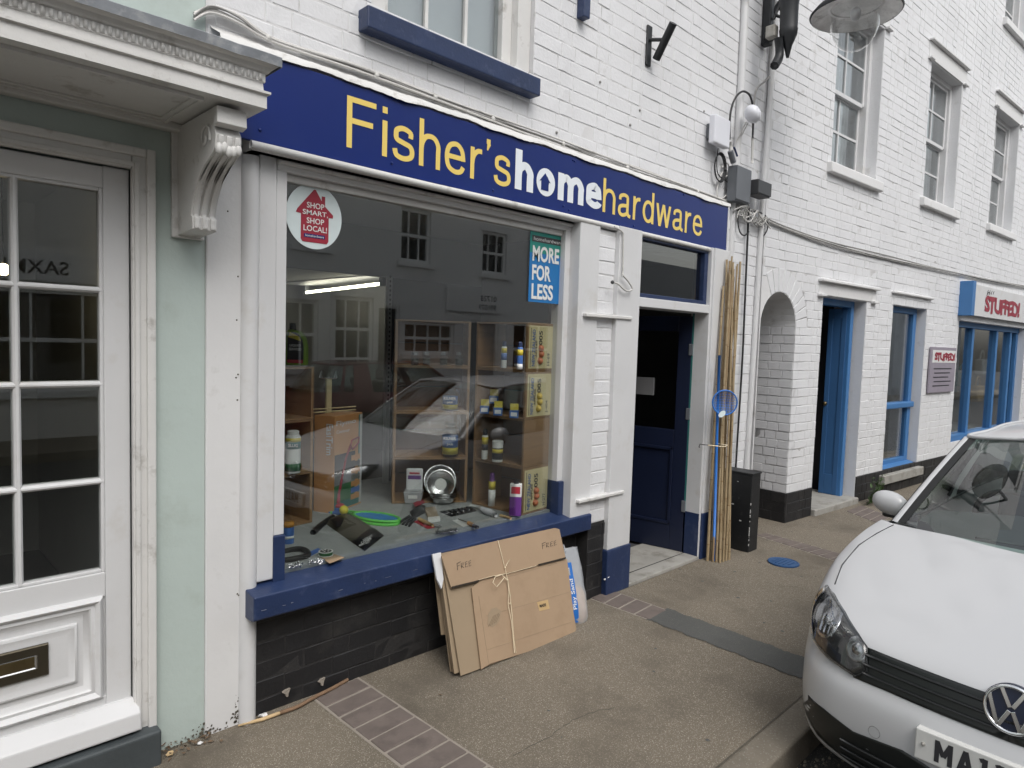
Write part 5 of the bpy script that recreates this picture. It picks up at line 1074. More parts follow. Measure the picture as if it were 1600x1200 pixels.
# control gear hanging at the bracket
gx0 = onplane(1233, 20, (0, -.30, 0), (0, 1, 0))
gr = emp('lamp_gear', gx0, label='black canister with a tapered end and hose hanging by the lamp bracket', cat='lamp gear')
gr_m = gx0; RG = 14/FPX*(gx0-CAM).dot(_d)
G().lathe([(RG*.15, -.34), (RG*.45, -.25), (RG*.93, -.17), (RG, -.13), (RG*.96, -.12), (RG*.98, .05), (RG*1.15, .12), (RG*1.15, .3), (RG, .34), (RG, .7)], gr_m, 20, axis=(-.05, 0, 1)).build('canister', 'black_iron', gr, smooth=True, flat_angle=35)
G().tube(smooth_curve([tuple(PW(*q, -.25)) for q in ((1216, 58), (1218, 75), (1217, 90), (1210, 103))], 5), .035, 8).build('hose', 'black_iron', gr, smooth=True)
e_ = PW(1206, 50, -.18); G().box(e_.x-.035, e_.x+.035, -.22, -.14, e_.z-.05, e_.z+.045).build('terminal_box', 'stone', gr, bevel=.01)
for k, q in enumerate(((1000, 172), (870, 207), (985, 195), (1100, 174), (938, 128))):
    p_ = PW(*q, -.006); G().ball((p_.x, -.004, p_.z), .009, 8).build('wall_stud', 'grey_cable', shop, smooth=True)
# window stickers on the glass
st_ = emp('round_sticker', PW(492, 340, .008), label='round pale window sticker with a red house and white capitals', cat='sticker')
c_ = PW(491.5, 338.5, .010); R_ = (PW(537, 338, .01).x-PW(448, 338, .01).x)/2*.98; RZ = (PW(492, 288, .01).z-PW(492, 390, .01).z)/2
G().lathe([(1, 0), (1, .0012)], (0, 0, 0), 48).M
g = G(); n = 56; ring = [(c_.x+R_*math.cos(2*math.pi*i/n), c_.z+RZ*math.sin(2*math.pi*i/n)) for i in range(n)]; g.yprism(ring, .0105, .0115); g.build('disc', 'stickerpale', st_)
hx = R_*.60; hz = RZ
poly = [(-hx, .18*hz), (-.05*hx, .82*hz), (.05*hx, .82*hz), (.42*hx, .50*hz), (.42*hx, .66*hz), (.62*hx, .66*hz), (.62*hx, .36*hz), (hx*1.12, .12*hz), (hx*1.1, .03*hz), (.85*hx, .03*hz), (.85*hx, -.72*hz), (.75*hx, -.80*hz), (-.70*hx, -.80*hz), (-.80*hx, -.72*hz), (-.80*hx, .04*hz), (-hx*1.1, .06*hz)]
G().yprism([(c_.x+a, c_.z+b) for a, b in poly], .0088, .0102).build('house_shape', 'stickerred', st_)
for k, (s, w_) in enumerate((('SHOP', .80), ('SMART,', 1.16), ('SHOP', .80), ('LOCAL!', 1.08))):
    text(s, 'lettering', 'printwhite', st_, (c_.x-hx*w_*.66+.004, .0086, c_.z+hz*(.24-.235*k)), (1, 0, 0), (0, 0, 1), w=hx*w_*1.3, h=hz*.175, bold=.012)
G().yprism([(c_.x-.62*hx, c_.z-.66*hz), (c_.x+.62*hx, c_.z-.66*hz), (c_.x+.62*hx, c_.z-.55*hz), (c_.x-.62*hx, c_.z-.55*hz)], .0078, .0086).build('caption_bar', 'sign_blue', st_)
text('homehardware', 'lettering', 'printwhite', st_, (c_.x-.55*hx, .0076, c_.z-.64*hz), (1, 0, 0), (0, 0, 1), w=hx*1.1, h=hz*.075)
po = emp('window_poster', PW(855, 470, .01), label='blue window poster with large white capitals in the top corner of the glass', cat='poster')
a, b = PW(829, 360, .01), PW(880.5, 476, .01); zt_p, zb_p = a.z, b.z; wp_ = b.x-a.x; hp = zt_p-zb_p
G().box(a.x, b.x, .0105, .0115, zb_p, zt_p).build('sheet', 'poster', po); G().box(a.x+.0, b.x, .0098, .0104, zt_p-hp*.30, zt_p).build('green_band', 'postergreen', po); G().box(a.x+.05*wp_, b.x-.04*wp_, .0092, .0097, zt_p-hp*.145, zt_p-hp*.055).build('caption_bar', 'plastic_dark', po)
text('homehardware', 'lettering', 'printwhite', po, (a.x+.09*wp_, .0090, zt_p-hp*.125), (1, 0, 0), (0, 0, 1), w=wp_*.8, h=hp*.05)
for k, (s, w_) in enumerate((('MORE', .74), ('FOR', .52), ('LESS', .60))):
    text(s, 'lettering', 'printwhite', po, (a.x+.07*wp_, .0092, zt_p-hp*(.42+.27*k)), (1, 0, 0), (0, 0, 1), w=wp_*w_, h=hp*.225, bold=.03)
# ================================================================== THE WINDOW DISPLAY
ZF = zs+.035
def F(px, py, k=0): return PG(px, py, ZF+k)
def pxm(p): return (Vector(p)-CAM).dot(_d)/FPX                  # metres per photo pixel at p
CL, CH, CD = .48, .288, .27
def crate(M, label, L=CL, group='apple crates in the shop window', print_=None, m='crate_wood'):
    """open wooden crate on its side; local x along the opening, -y out of the opening"""
    e = emp('wooden_crate', M.translation, label=label, cat='crate', group=group); b = .011
    for nm, q in (('top_board', (0, L, 0, CD, CH-b, CH-.0015)), ('bottom_board', (0, L, 0, CD, .0, b)), ('end_board', (0, .017, .001, CD, b, CH-b)), ('end_board', (L-.017, L, .001, CD, b, CH-b)), ('back_board', (.017, L-.017, CD-.009, CD, b, CH*.5-.003)), ('back_board', (.017, L-.017, CD-.009, CD, CH*.5+.003, CH-b))):
        o = G(M).box(*q).build(nm, 'crate_dark' if nm == 'back_board' else m, e, bevel=.002)
    return e
A = F(612, 787); B = F(729, 785); dx = (B-A); ang = math.atan2(dx.y, dx.x); CL0 = dx.length
whr = ['bottom', 'second', 'third', 'top']
CM = [Matrix.Translation((A.x, A.y, ZF+CH*k+.001*k)) @ Matrix.Rotation(ang, 4, 'Z') for k in range(4)]
for k in range(4): crate(CM[k], f'{whr[k]} wooden crate of the stack facing the street, beside the printed crates', CL0)
A2 = F(815, 806); B2 = F(737, 787); ang2 = math.atan2(B2.y-A2.y, B2.x-A2.x)
# right stack: opening looks left (-x); local x runs from the window inwards
R2 = [Matrix.Translation((B2.x, B2.y, ZF+(CH+.001)*k)) @ Matrix.Rotation(ang2+math.pi, 4, 'Z') for k in range(4)]
CL2 = (B2-A2).length
names2 = ['bottom crate of the printed stack, apple label with black numbers', 'plain wooden crate between the printed apple crates', 'printed crate with yellow apples, second from the top of its stack', 'topmost printed crate with red apples in the window stack']
for k in range(4):
    e = crate(R2[k], names2[k], CL2)
    if k == 1: continue
    # printed end label, faces the street
    xe = CL2+.0006; P_ = lambda y, z: R2[k] @ Vector((xe, y, z)); ux = (P_(1, 0)-P_(0, 0)).normalized()
    g = G(R2[k]); g.box(CL2, CL2+.0008, .016, CD-.014, .014, CH-.018); g.build('paper_label', 'applecream', e)
    up = Vector((0, 0, 1)); o0 = R2[k] @ Vector((CL2+.001, .075, .028))
    G(R2[k]).box(CL2+.0008, CL2+.0012, .032, .036, .022, CH-.032).build('label_border', 'printdark', e)
    text('NEW ZEALAND', 'lettering', 'printblue', e, o0, up, -ux, w=CH-.07, h=.030, bold=.02)
    text('APPLES', 'lettering', 'printdark', e, R2[k] @ Vector((CL2+.001, .095, .08)), up, -ux, w=.10, h=.016, bold=.02)
    text('005', 'lettering', 'printdark', e, R2[k] @ Vector((CL2+.001, .145, .155)), up, -ux, w=.085, h=.036, bold=.02)
    text(['H-277', '', 'J-404', 'H-69'][k], 'lettering', 'printdark', e, R2[k] @ Vector((CL2+.001, .222, .03)), up, -ux, w=.075, h=.026, bold=.015)
    for j, (yy, zz) in enumerate(((.125, .06), (.135, .10), (.13, .135))): G().ball(R2[k] @ Vector((CL2+.0005, yy, zz)), .022, 12).build('printed_apple', 'appleyellow' if k == 2 else 'applered', e, smooth=True)
# left stack
A3 = F(488, 816); C3 = F(465, 824); d3 = (C3-A3).normalized(); ang3 = math.atan2(-d3.y, -d3.x)
LM = [Matrix.Translation((A3.x+d3.x*.5, A3.y+d3.y*.5, ZF+(CH+.001)*k)) @ Matrix.Rotation(ang3, 4, 'Z') for k in range(3)]
ang3 = math.radians(8); d3 = Vector((-math.cos(ang3), -math.sin(ang3), 0)); LM = [Matrix.Translation((A3.x+d3.x*.5, A3.y+d3.y*.5, ZF+(CH+.001)*k)) @ Matrix.Rotation(ang3, 4, 'Z') for k in range(3)]
for k in range(3): crate(LM[k], ['bottom', 'middle', 'top'][k]+' wooden crate of the short stack behind the white window jamb', .5)
def zl_(k): return ZF+(CH+.001)*k+.0115
# ---- goods
def bottle(nm, p, prof, m, label, cat, group=None, sleeve=None, cap=None, n=20, sx=1, sy=1, yaw=0):
    e = emp(nm, p, label=label, cat=cat, group=group)
    G().lathe(prof, p, n, sx=sx, sy=sy).build('body', m, e, smooth=True, flat_angle=35)
    if sleeve:
        for z0, z1, r, mm in sleeve: G().lathe([(r, z0), (r, z1)], p, n, sx=sx, sy=sy).build('printed_sleeve', mm, e, smooth=True)
    if cap: G().lathe(cap[0], p, n).build('cap', cap[1], e, smooth=True, flat_angle=35)
    return e
def ptext(s, m, e, p, px, py, wpx, hpx, bold=.01, r=0.0):
    """flat print facing the camera side at p, centred on a photo pixel"""
    vd = Vector((-.70, -.71, 0)); u_ = Vector((.71, -.70, 0)); c_ = onplane(px, py, Vector(p)+vd*(r+.002), vd); k_ = pxm(c_)
    return text(s, 'lettering', m, e, c_-u_*(wpx*k_/2)-Vector((0, 0, hpx*k_/2)), u_, (0, 0, 1), w=wpx*k_, h=hpx*k_, bold=bold)
# spice jars on the third shelf
for i, px in enumerate((648, 666, 693, 717)):
    p = PG(px, 570.5, zl_(3)); k_ = pxm(p)
    bottle('spice_jar', p, [(6*k_, 0), (6.2*k_, 1*k_), (6.2*k_, 14*k_), (5*k_, 16*k_)], 'jar_glass', 'small glass jar with a steel lid in a row on the upper crate', 'jar', 'jars in a row on the crate', sleeve=[(1*k_, 10*k_, 5.2*k_, 'jardark')], cap=([(5.6*k_, 15.5*k_), (5.6*k_, 20*k_), (4.5*k_, 21*k_)], 'steel'))
def kilner(px, py, lvl, w, h, label):
    p = PG(px, py, zl_(lvl)); k_ = pxm(p); r = w/2*k_; H = h*k_
    e = bottle('storage_jar', p, [(r*.95, 0), (r, .04*H), (r, .62*H), (r*.75, .74*H), (r*.55, .80*H), (r*.6, .93*H), (r*.55, .98*H), (.001, H)], 'jar_glass', label, 'jar', sleeve=[(.05*H, .60*H, r*.9, 'printblue'), (.06*H, .26*H, r*.92, 'printyellow')], cap=([(r*.66, .86*H), (r*.66, .90*H)], 'steel'))
    G().tube([p+Vector((r*.6, -r*.3, .9*H)), p+Vector((r*.95, -r*.5, .8*H)), p+Vector((r*1.05, -r*.5, .68*H))], .0025, 5).build('wire_clip', 'steel', e)
    ptext('KILNER', 'printwhite', e, p, px, py-h*.50, w*.72, 5, .03, r); ptext('JAR', 'printwhite', e, p, px, py-h*.32, w*.4, 4, .02, r)
kilner(703, 712, 1, 27, 54, 'tall clip top glass bottle with a blue printed label on the crate'); kilner(703, 641, 2, 26, 37, 'squat clip top glass jar with a blue printed label on the crate')
# foil dishes and tubs at the bottom
def foil(c_, r, ax, nm, label, group='foil dishes on the bottom crate'):
    tag(G().lathe([(r*.72, 0), (r*.74, .004), (r*.88, .028), (r*.95, .03), (r, .033), (r*.985, .036), (r*.86, .031), (r*.70, .006), (.001, .005)], c_, 36, axis=ax).build(nm, 'foil', None, smooth=True, loc=c_), label, 'foil dish', group)
p = PG(692, 783, zl_(0)); k_ = pxm(p)
for j in range(4): foil(p+Vector((0, 0, .010*j)), 22*k_, (0, 0, 1), 'foil_dish', 'round foil dish lying in the stack under the standing foil plates')
foil(p+Vector((.02, .06, .115)), 26*k_, (-.55, -.75, .30), 'foil_plate', 'large round foil plate standing at the back of the bottom crate'); fpc = p+Vector((-.005, .02, .105)); foil(fpc, 23*k_, (-.6, -.72, .25), 'foil_plate', 'round foil plate with a paper label standing in front of a larger one')
lab = G(); axv = Vector((-.6, -.72, .25)).normalized(); lab.lathe([(9*k_, .0), (9*k_, .001)], fpc+axv*.0075, 24, axis=axv); tag(lab.build('round_label', 'printwhite', None, loc=fpc), 'round white paper label on the standing foil plate', 'label')
p = PG(646, 784, zl_(0)); k_ = pxm(p); tb = emp('plastic_tray_pack', p, label='pack of clear plastic trays with a white and purple card sleeve', cat='tray pack')
Mt = Matrix.Translation(p) @ Matrix.Rotation(math.radians(-42), 4, 'Z')
G(Mt).prism([(-15*k_, 18*k_), (15*k_, 18*k_), (12*k_, 0), (-12*k_, 0)], lambda a, b, t: (a, t, b), -.05, .04).build('tray', 'bag_film', tb, bevel=.004); G(Mt).box(-13*k_, 13*k_, .03, .05, 15*k_, 51*k_).build('standing_tray', 'card_white', tb, bevel=.012, seg=3)
G(Mt).box(-10*k_, 10*k_, .0285, .0302, 34*k_, 40*k_).build('printed_band', 'purple', tb); G(Mt).box(-8*k_, 8*k_, .0285, .0302, 42*k_, 45*k_).build('printed_band', 'red', tb); G(Mt).box(-7*k_, 7*k_, -.052, -.0502, 8*k_, 13*k_).build('printed_band', 'printwhite', tb)
# spray cans
def can_(px, py, lvl, w, h, m, mids, capm, label):
    p = PG(px, py, zl_(lvl)); k_ = pxm(p); r = w/2*k_; H = h*k_
    return bottle('spray_can', p, [(r*.9, 0), (r, .02*H), (r, .76*H), (r*.8, .80*H)], m, label, 'spray can', 'spray cans on the crates', sleeve=[(a*H, b*H, r*1.01, mm) for a, b, mm in mids], cap=([(r*.72, .79*H), (r*.72, .96*H), (r*.4, H)], capm))
can_(787, 575, 3, 9, 42, 'printwhite', [(.3, .55, 'printblue'), (.56, .74, 'printyellow')], 'navy_paint', 'slim spray can with a yellow top band, on the upper printed crate'); can_(812, 577, 3, 9, 43, 'printblue', [(.0, .2, 'printwhite'), (.5, .72, 'printyellow')], 'navy_paint', 'slim blue spray can beside its twin on the upper printed crate')
can_(757, 717, 1, 10, 47, 'printwhite', [(.3, .5, 'printdark'), (.5, .74, 'printyellow')], 'printdark', 'slim black capped spray can with a yellow band beside the white tub'); can_(768, 790, 0, 11, 52, 'purple', [(.0, .5, 'printwhite'), (.5, .75, 'printyellow')], 'purple', 'slim purple spray can on the bottom printed crate')
p = PG(777, 721, zl_(1)); k_ = pxm(p); bottle('white_tub', p, [(8*k_, 0), (8.5*k_, k_), (8.5*k_, 27*k_), (8*k_, 28*k_)], 'printwhite', 'white tub with a dark and yellow label beside the spray can', 'tub', sleeve=[(4*k_, 22*k_, 8.6*k_, 'printdark'), (14*k_, 20*k_, 8.7*k_, 'printyellow')], cap=([(9*k_, 27*k_), (9*k_, 32*k_), (8*k_, 33*k_)], 'printwhite'))
p = PG(805, 805, zl_(0)); k_ = pxm(p); pbx = emp('purple_carton', p, label='purple carton with a red and white top beside the purple spray can', cat='carton')
Mt = Matrix.Translation(p) @ Matrix.Rotation(math.radians(-50), 4, 'Z'); G(Mt).box(-9*k_, 9*k_, -.02, .02, 0, 30*k_).build('carton_base', 'purple', pbx, bevel=.002); G(Mt).box(-9*k_, 9*k_, -.02, .02, 30*k_, 50*k_).build('carton_top', 'printwhite', pbx, bevel=.002); G(Mt).lathe([(1, 0), (1, .001)], (0, 0, 0), 4)
G(Mt).box(-7*k_, 7*k_, -.0215, -.0202, 35*k_, 46*k_).build('red_oval', 'red', pbx, bevel=.004); G(Mt).lathe([(4*k_, 50*k_), (4*k_, 55*k_)], (0, 0, 0), 12).build('cap', 'printdark', pbx)
for i, (px, py, dz) in enumerate(((757, 646, 0), (778, 649, 0), (803, 653, 0), (771, 644, .055))):
    p = PG(px, py, zl_(2))+Vector((0, 0, dz)); k_ = pxm(p); lab_ = 'small yellow and blue box stacked on two others in the printed crate' if dz else 'small yellow and blue box standing in the printed crate'
    e = emp('bait_box', p, label=lab_, cat='box', group='yellow and blue boxes on the crate'); Mt = Matrix.Translation(p) @ Matrix.Rotation(math.radians(-48), 4, 'Z')
    G(Mt).box(-7*k_, 7*k_, -.015, .015, 0, 12*k_).build('carton', 'printblue', e, bevel=.002); G(Mt).box(-6.5*k_, 6.5*k_, .012, .015, 12*k_, 22*k_).build('header_card', 'printyellow', e); G(Mt).box(-5*k_, 5*k_, -.0165, -.0152, 3*k_, 9*k_).build('print_panel', 'printwhite', e)
# left stack goods
p = PG(464, 571, ZF+(CH+.001)*3+.001); k_ = pxm(p)
e = emp('plant_food_bottle', p, label='green plant food bottle with a dark label on the short crate stack', cat='bottle'); vd = Vector((-.70, -.71, 0)); Mt = Matrix.Translation(p) @ Matrix.Rotation(math.radians(-45), 4, 'Z')
bp_ = [(-15, 0), (15, 0), (15.5, 3), (15.5, 30), (13, 42), (8, 50), (5, 53), (-6, 56), (-13, 55), (-15, 46), (-15.5, 3)]
G(Mt).yprism([(a*k_, b*k_) for a, b in bp_], -.03, .03).build('body', 'seaweed', e, bevel=.008, seg=3); G(Mt).lathe([(5*k_, 55*k_), (5*k_, 64*k_), (4*k_, 66*k_)], (-7*k_, 0, 0), 14).build('cap', 'plastic_dark', e, smooth=True)
G(Mt).yprism([(a*k_*.82, b*k_*.86+4*k_) for a, b in bp_], -.0312, -.0302).build('label', 'printdark', e); G(Mt).box(-12*k_, 12*k_, -.0322, -.0314, 4*k_, 9*k_).build('label_band', 'red', e); G(Mt).yprism([(-11*k_, 44*k_), (9*k_, 38*k_), (6*k_, 45*k_), (-9*k_, 52*k_)], -.0322, -.0314).build('label_band', 'printyellow', e)
for s, zz, w_ in (('LIQUID', 29, 17), ('SEAWEED', 23.5, 19)): text(s, 'lettering', 'printwhite', e, Mt @ Vector((-w_/2*k_, -.0325, zz*k_)), Mt.to_3x3() @ Vector((1, 0, 0)), (0, 0, 1), w=w_*k_, h=4.2*k_, bold=.02)
p = PG(457.5, 738, zl_(1)); k_ = pxm(p)
e = bottle('slug_killer_tub', p, [(11*k_, 0), (11.5*k_, 2*k_), (11.5*k_, 56*k_), (9*k_, 60*k_)], 'printwhite', 'white tub with green and yellow label on the middle crate by the jamb', 'tub', sleeve=[(38*k_, 54*k_, 11.7*k_, 'teal'), (49*k_, 55*k_, 11.8*k_, 'printyellow'), (3*k_, 15*k_, 11.7*k_, 'green')], cap=([(9*k_, 58*k_), (9*k_, 65*k_), (7*k_, 66*k_)], 'printwhite'))
ptext('SLUG', 'printwhite', e, p, 458, 696, 15, 5, .02, 11.7*k_)
p = F(450, 848); k_ = pxm(p); bottle('blue_tin', p, [(9*k_, 0), (9*k_, 30*k_)], 'printblue', 'small blue tin on the display floor beside the navy jamb base', 'tin', sleeve=[(26*k_, 33*k_, 9.1*k_, 'amber'), (8*k_, 12*k_, 9.1*k_, 'printwhite')])
# mower box
fb = emp('trimmer_box', F(530, 800), label='tall orange carton of a red garden trimmer behind the rackets', cat='carton'); F0 = F(521, 803); F1 = F(564, 786); an = math.atan2(F1.y-F0.y, F1.x-F0.x)
Mt = Matrix.Translation((F0.x, F0.y, ZF)) @ Matrix.Rotation(an, 4, 'Z'); W_ = (F1-F0).length; H_ = PW(521, 651, F0.y).z-ZF
G(Mt).box(0, W_, 0, .14, 0, H_).build('carton', 'orange', fb, bevel=.003)
def fpan(nm, m, u0, u1, v0, v1, d_=.001): G(Mt).box(u0*W_, u1*W_, -d_, -d_+.0009, v0*H_, v1*H_).build(nm, m, fb)
fpan('print_panel', 'green', .01, .74, .02, .30); fpan('print_panel', 'teal', .01, .99, .02, .10, .0012); fpan('print_panel', 'printdark', .01, .74, .38, .60); fpan('print_panel', 'inside_grey', .01, .74, .28, .40, .0015); fpan('print_panel', 'teal', .86, .995, .02, .98); fpan('print_panel', 'inside_light', .90, .99, .02, .98, .0013)
for k in range(7): fpan('side_picture', ['orange', 'printdark', 'orange', 'khaki', 'orange', 'printblue', 'orange'][k], .60, .92, .50-.07*k, .555-.07*k, .0019)
T_ = lambda u, v: Mt @ Vector((u*W_, -.006, v*H_))
G().tube([T_(.12, .10), T_(.15, .2), T_(.38, .55), T_(.55, .68)], [.012, .008, .006, .006], 6).build('printed_trimmer', 'stickerred', fb, smooth=True); G().tube([T_(.50, .62), T_(.58, .72), T_(.85, .74), T_(.84, .68), T_(.60, .62), T_(.55, .66)], .005, 6).build('printed_trimmer', 'stickerred', fb, smooth=True); G().lathe([(.032, 0), (.03, .012), (.01, .02)], T_(.16, .06), 14).build('printed_trimmer', 'red', fb, smooth=True)
ex = Mt.to_3x3() @ Vector((1, 0, 0)); text('Flymo', 'lettering', 'printwhite', fb, Mt @ Vector((.04*W_, -.0015, .885*H_)), ex, (0, 0, 1), w=W_*.70, h=.062*H_, bold=.01); text('Contour', 'lettering', 'printwhite', fb, Mt @ Vector((.05*W_, -.0015, .82*H_)), ex, (0, 0, 1), w=W_*.46, h=.034*H_)
lft = Mt.to_3x3() @ Vector((0, 1, 0)); text('EasiTrim', 'lettering', 'printwhite', fb, Mt @ Vector((-.0015, .055, .92*H_)), (0, 0, -1), -lft, w=H_*.32, h=.045, bold=.01)
# cream post with twin hooks
hp_ = emp('hook_post', F(514, 800), label='cream display post with twin hooks standing behind the orange carton', cat='display stand'); pb0 = PW(514, 650, .95); pz = PW(514, 592, .95).z
G().box(pb0.x-.018, pb0.x+.018, .95, .97, ZF, pz).build('post', 'applecream', hp_, bevel=.003); G().tube([PW(500, 588, .94), PW(502, 591, .94), PW(526, 591, .94), PW(528, 588, .94)], .004, 6).build('crossbar', 'steel', hp_)
for q in (501, 524): G().tube([PW(q-1, 590, .94), PW(q+1, 580, .94), PW(q+3, 590, .94)], .006, 6).build('hook', 'steel', hp_)
for k in range(2): G().tube([PW(470, 641+5*k, .9), PW(556, 635+5*k, .9)], .004, 6).build('rail', 'applecream', hp_)
# racket set and ball
rs = emp('racket', F(580, 822), label='lime green toy racket with blue strings lying on the display floor', cat='racket', group='toy rackets on the display floor')
def racket(e, c_, dirv, lift, a=.15, b=.075):
    d_ = Vector(dirv).normalized(); s = Vector((-d_.y, d_.x, 0)); P_ = lambda u, v, z=0: Vector(c_)+d_*u+s*v+Vector((0, 0, lift+z))
    ring_ = [P_(a*math.cos(t), b*math.sin(t)) for t in [2*math.pi*i/36 for i in range(37)]]; G().tube(ring_, .009, 8, cap=False).build('frame', 'lime', e, smooth=True)
    g = G()
    for k in range(-5, 6): v = k*.013; h = a*math.sqrt(max(0, 1-(v/b)**2)); g.tube([P_(-h, v), P_(h, v)], .0016, 4)
    for k in range(-9, 10): u = k*.015; h = b*math.sqrt(max(0, 1-(u/a)**2)); g.tube([P_(u, -h), P_(u, h)], .0016, 4)
    g.build('strings', 'sky', e); G().add([P_(a*.96*math.cos(t), b*.96*math.sin(t), -.002) for t in [2*math.pi*i/30 for i in range(30)]], [tuple(range(30))]).build('net_backing', 'sky', e)
    for v in (-.02, .02): G().tube([P_(-a, v*1.3), P_(-a-.06, v*.4), P_(-a-.09, 0)], .007, 6).build('throat', 'lime', e, smooth=True)
    G().tube([P_(-a-.07, 0), P_(-a-.20, 0)], .013, 10).build('grip', 'printblue', e, smooth=True); G().tube([P_(-a-.155, 0), P_(-a-.17, 0)], .0138, 10).build('grip_band', 'lime', e, smooth=True)
rc = F(588, 813); rd = F(628, 820)-F(545, 805); racket(rs, rc, rd, .02)
rs2 = emp('racket', F(582, 820), label='lime green toy racket lying beneath its twin beside the black bag', cat='racket', group='toy rackets on the display floor'); racket(rs2, rc+Vector((-.012, -.012, -.014)), rd, .02)
p = F(537, 809); tag(G().ball(p+Vector((0, 0, .045)), .0265, 16).build('foam_ball', 'ballyellow', None, smooth=True, loc=p), 'yellow foam ball resting on the racket handles', 'ball')
# black drawstring bag
bgm = emp('black_tool_bag', F(540, 845), label='black and khaki packet with white print lying at the window glass', cat='bag')
q = [F(503, 815), F(540, 803), F(600, 838), F(570, 862)]
def pillow(e, q, h, m, nm, n=8, e2=.5):
    rows_ = []
    for i in range(n+1):
        r_ = []
        for j in range(n+1):
            s, t = i/n, j/n; b = lerp(lerp(q[0], q[1], s), lerp(q[3], q[2], s), t); k_ = (max(0, 4*s*(1-s))*max(0, 4*t*(1-t)))**e2; r_.append(b+Vector((0, 0, .002+h*k_)))
        rows_.append(r_)
    G().grid(rows_).build(nm, m, e, smooth=True)
pillow(bgm, q, .045, 'khaki', 'packet'); pillow(bgm, [lerp(q[0], q[3], .72)+Vector((0, 0, .004)), lerp(q[1], q[2], .72)+Vector((0, 0, .004)), q[2]+Vector((0, 0, .004)), q[3]+Vector((0, 0, .004))], .035, 'blackbag', 'black_end')
pillow(bgm, [F(516, 812, .03), F(538, 806, .03), F(550, 815, .03), F(526, 824, .03)], .012, 'blackbag', 'black_label'); G().tube(smooth_curve([tuple(F(*z_, .012)) for z_ in ((489, 832), (500, 822), (512, 813), (520, 808))], 5), .016, 8).build('strap', 'blackbag', bgm, smooth=True)
for k in range(3): a_, b_ = F(566-3*k+2, 846+4.2*k, .036-.006*k), F(583-2*k, 838+4.5*k, .036-.006*k); text(['WATER BUTT', 'COVER', 'HEAVY DUTY'][k], 'lettering', 'printwhite', bgm, a_, b_-a_, Vector((-.35, .5, .6)), w=(b_-a_).length, h=.011, bold=.01)
# hose ring, spool, hooks
c_ = F(456, 866, .012); tag(G().tube([c_+Vector((.075*math.cos(t), .075*math.sin(t), .004*math.sin(3*t))) for t in [2*math.pi*i/30 for i in range(31)]], .013, 8, cap=False).build('hose_coil', 'rubber', None, smooth=True, loc=c_), 'black rubber hose coil on the display floor by the navy jamb', 'hose')
c_ = F(510, 868); sp_ = emp('wire_spool', c_, label='clear spool of green wire on a small brown card', cat='spool'); q = [F(500, 871), F(518, 865), F(538, 872), F(515, 881)]; G().slab([a_+Vector((0, 0, .003)) for a_ in q], (0, 0, 1), .002).build('card', 'cardboard', sp_); cs = F(509, 869)
G().lathe([(.034, .005), (.034, .007), (.026, .008), (.026, .022), (.034, .023), (.034, .025), (.03, .025)], cs, 24).build('spool', 'printwhite', sp_, smooth=True, flat_angle=30); G().lathe([(.031, .008), (.031, .022)], cs, 24).build('wire', 'green', sp_, smooth=True); G().lathe([(.027, .0252), (.001, .0256)], cs, 20).build('hub', 'printdark', sp_)
for k in range(5): a_ = 2*math.pi*k/5; G().box(cs.x-.003+.014*math.cos(a_), cs.x+.003+.014*math.cos(a_), cs.y-.003+.014*math.sin(a_), cs.y+.003+.014*math.sin(a_), cs.z+.0255, cs.z+.028).build('spoke', 'printwhite', sp_)
q = [F(473, 868), F(497, 857), F(503, 860), F(482, 871)]; tag(G().slab([a_+Vector((0, 0, .003)) for a_ in q], (0, 0, 1), .003).build('blue_card', 'printblue', None, loc=q[0]), 'flat blue printed card lying behind the wire spool', 'card')
rk = random.Random(41)
for (px, py), n_, w_ in (((462, 884), 14, 'nearest the navy jamb'), ((492, 878), 14, 'beside the wire spool')):
    e = emp('screw_pile', F(px, py), label='little pile of shiny screw hooks '+w_, cat='hardware', group='piles of screw hooks on the display floor')
    for k in range(n_): a_ = F(px+rk.uniform(-11, 11), py+rk.uniform(-4, 4), .004+rk.uniform(0, .008)); b_ = a_+Vector((rk.uniform(-.02, .02), rk.uniform(-.02, .02), .003)); G().tube([a_, lerp(a_, b_, .6), b_+Vector((.004, .003, .004))], .003, 5).build('screw_hook', 'chrome', e, smooth=True)
# hand tools
def flat(nm, pxs, m, th, label, cat, lift=.001): 
    q_ = [F(*z_)+Vector((0, 0, lift+th)) for z_ in pxs]; return tag(G().slab(q_, (0, 0, 1), th).build(nm, m, None, bevel=.002, loc=q_[0]), label, cat)
gl = emp('work_glove', F(655, 805), label='grey and pink work glove lying beside the lime racket', cat='glove'); pillow(gl, [F(640, 800), F(664, 790), F(668, 800), F(645, 812)], .025, 'plastic_dark', 'palm')
for k in range(4): G().tube([F(640+3*k, 806+1.5*k, .008), F(630+4*k, 812+2*k, .006), F(624+5*k, 818+1.5*k, .003)], .007, 6).build('finger', 'plastic_dark', gl, smooth=True)
flat('card', [(645, 793), (660, 787), (664, 792), (649, 799)], 'stickerred', .003, 'pinkish red header card on the work glove', 'card', .026)
pb_e = emp('paint_brush', F(675, 803), label='wide paste brush with pale bristles on the display floor', cat='brush'); G().slab([F(663, 793, .015), F(680, 791, .015), F(686, 807, .015), F(669, 809, .015)], (0, 0, 1), .014).build('bristles', 'skin_bristle', pb_e, bevel=.003); G().slab([F(668, 808, .018), F(687, 806, .018), F(688, 810, .018), F(669, 813, .018)], (0, 0, 1), .018).build('ferrule', 'printwhite', pb_e, bevel=.003)
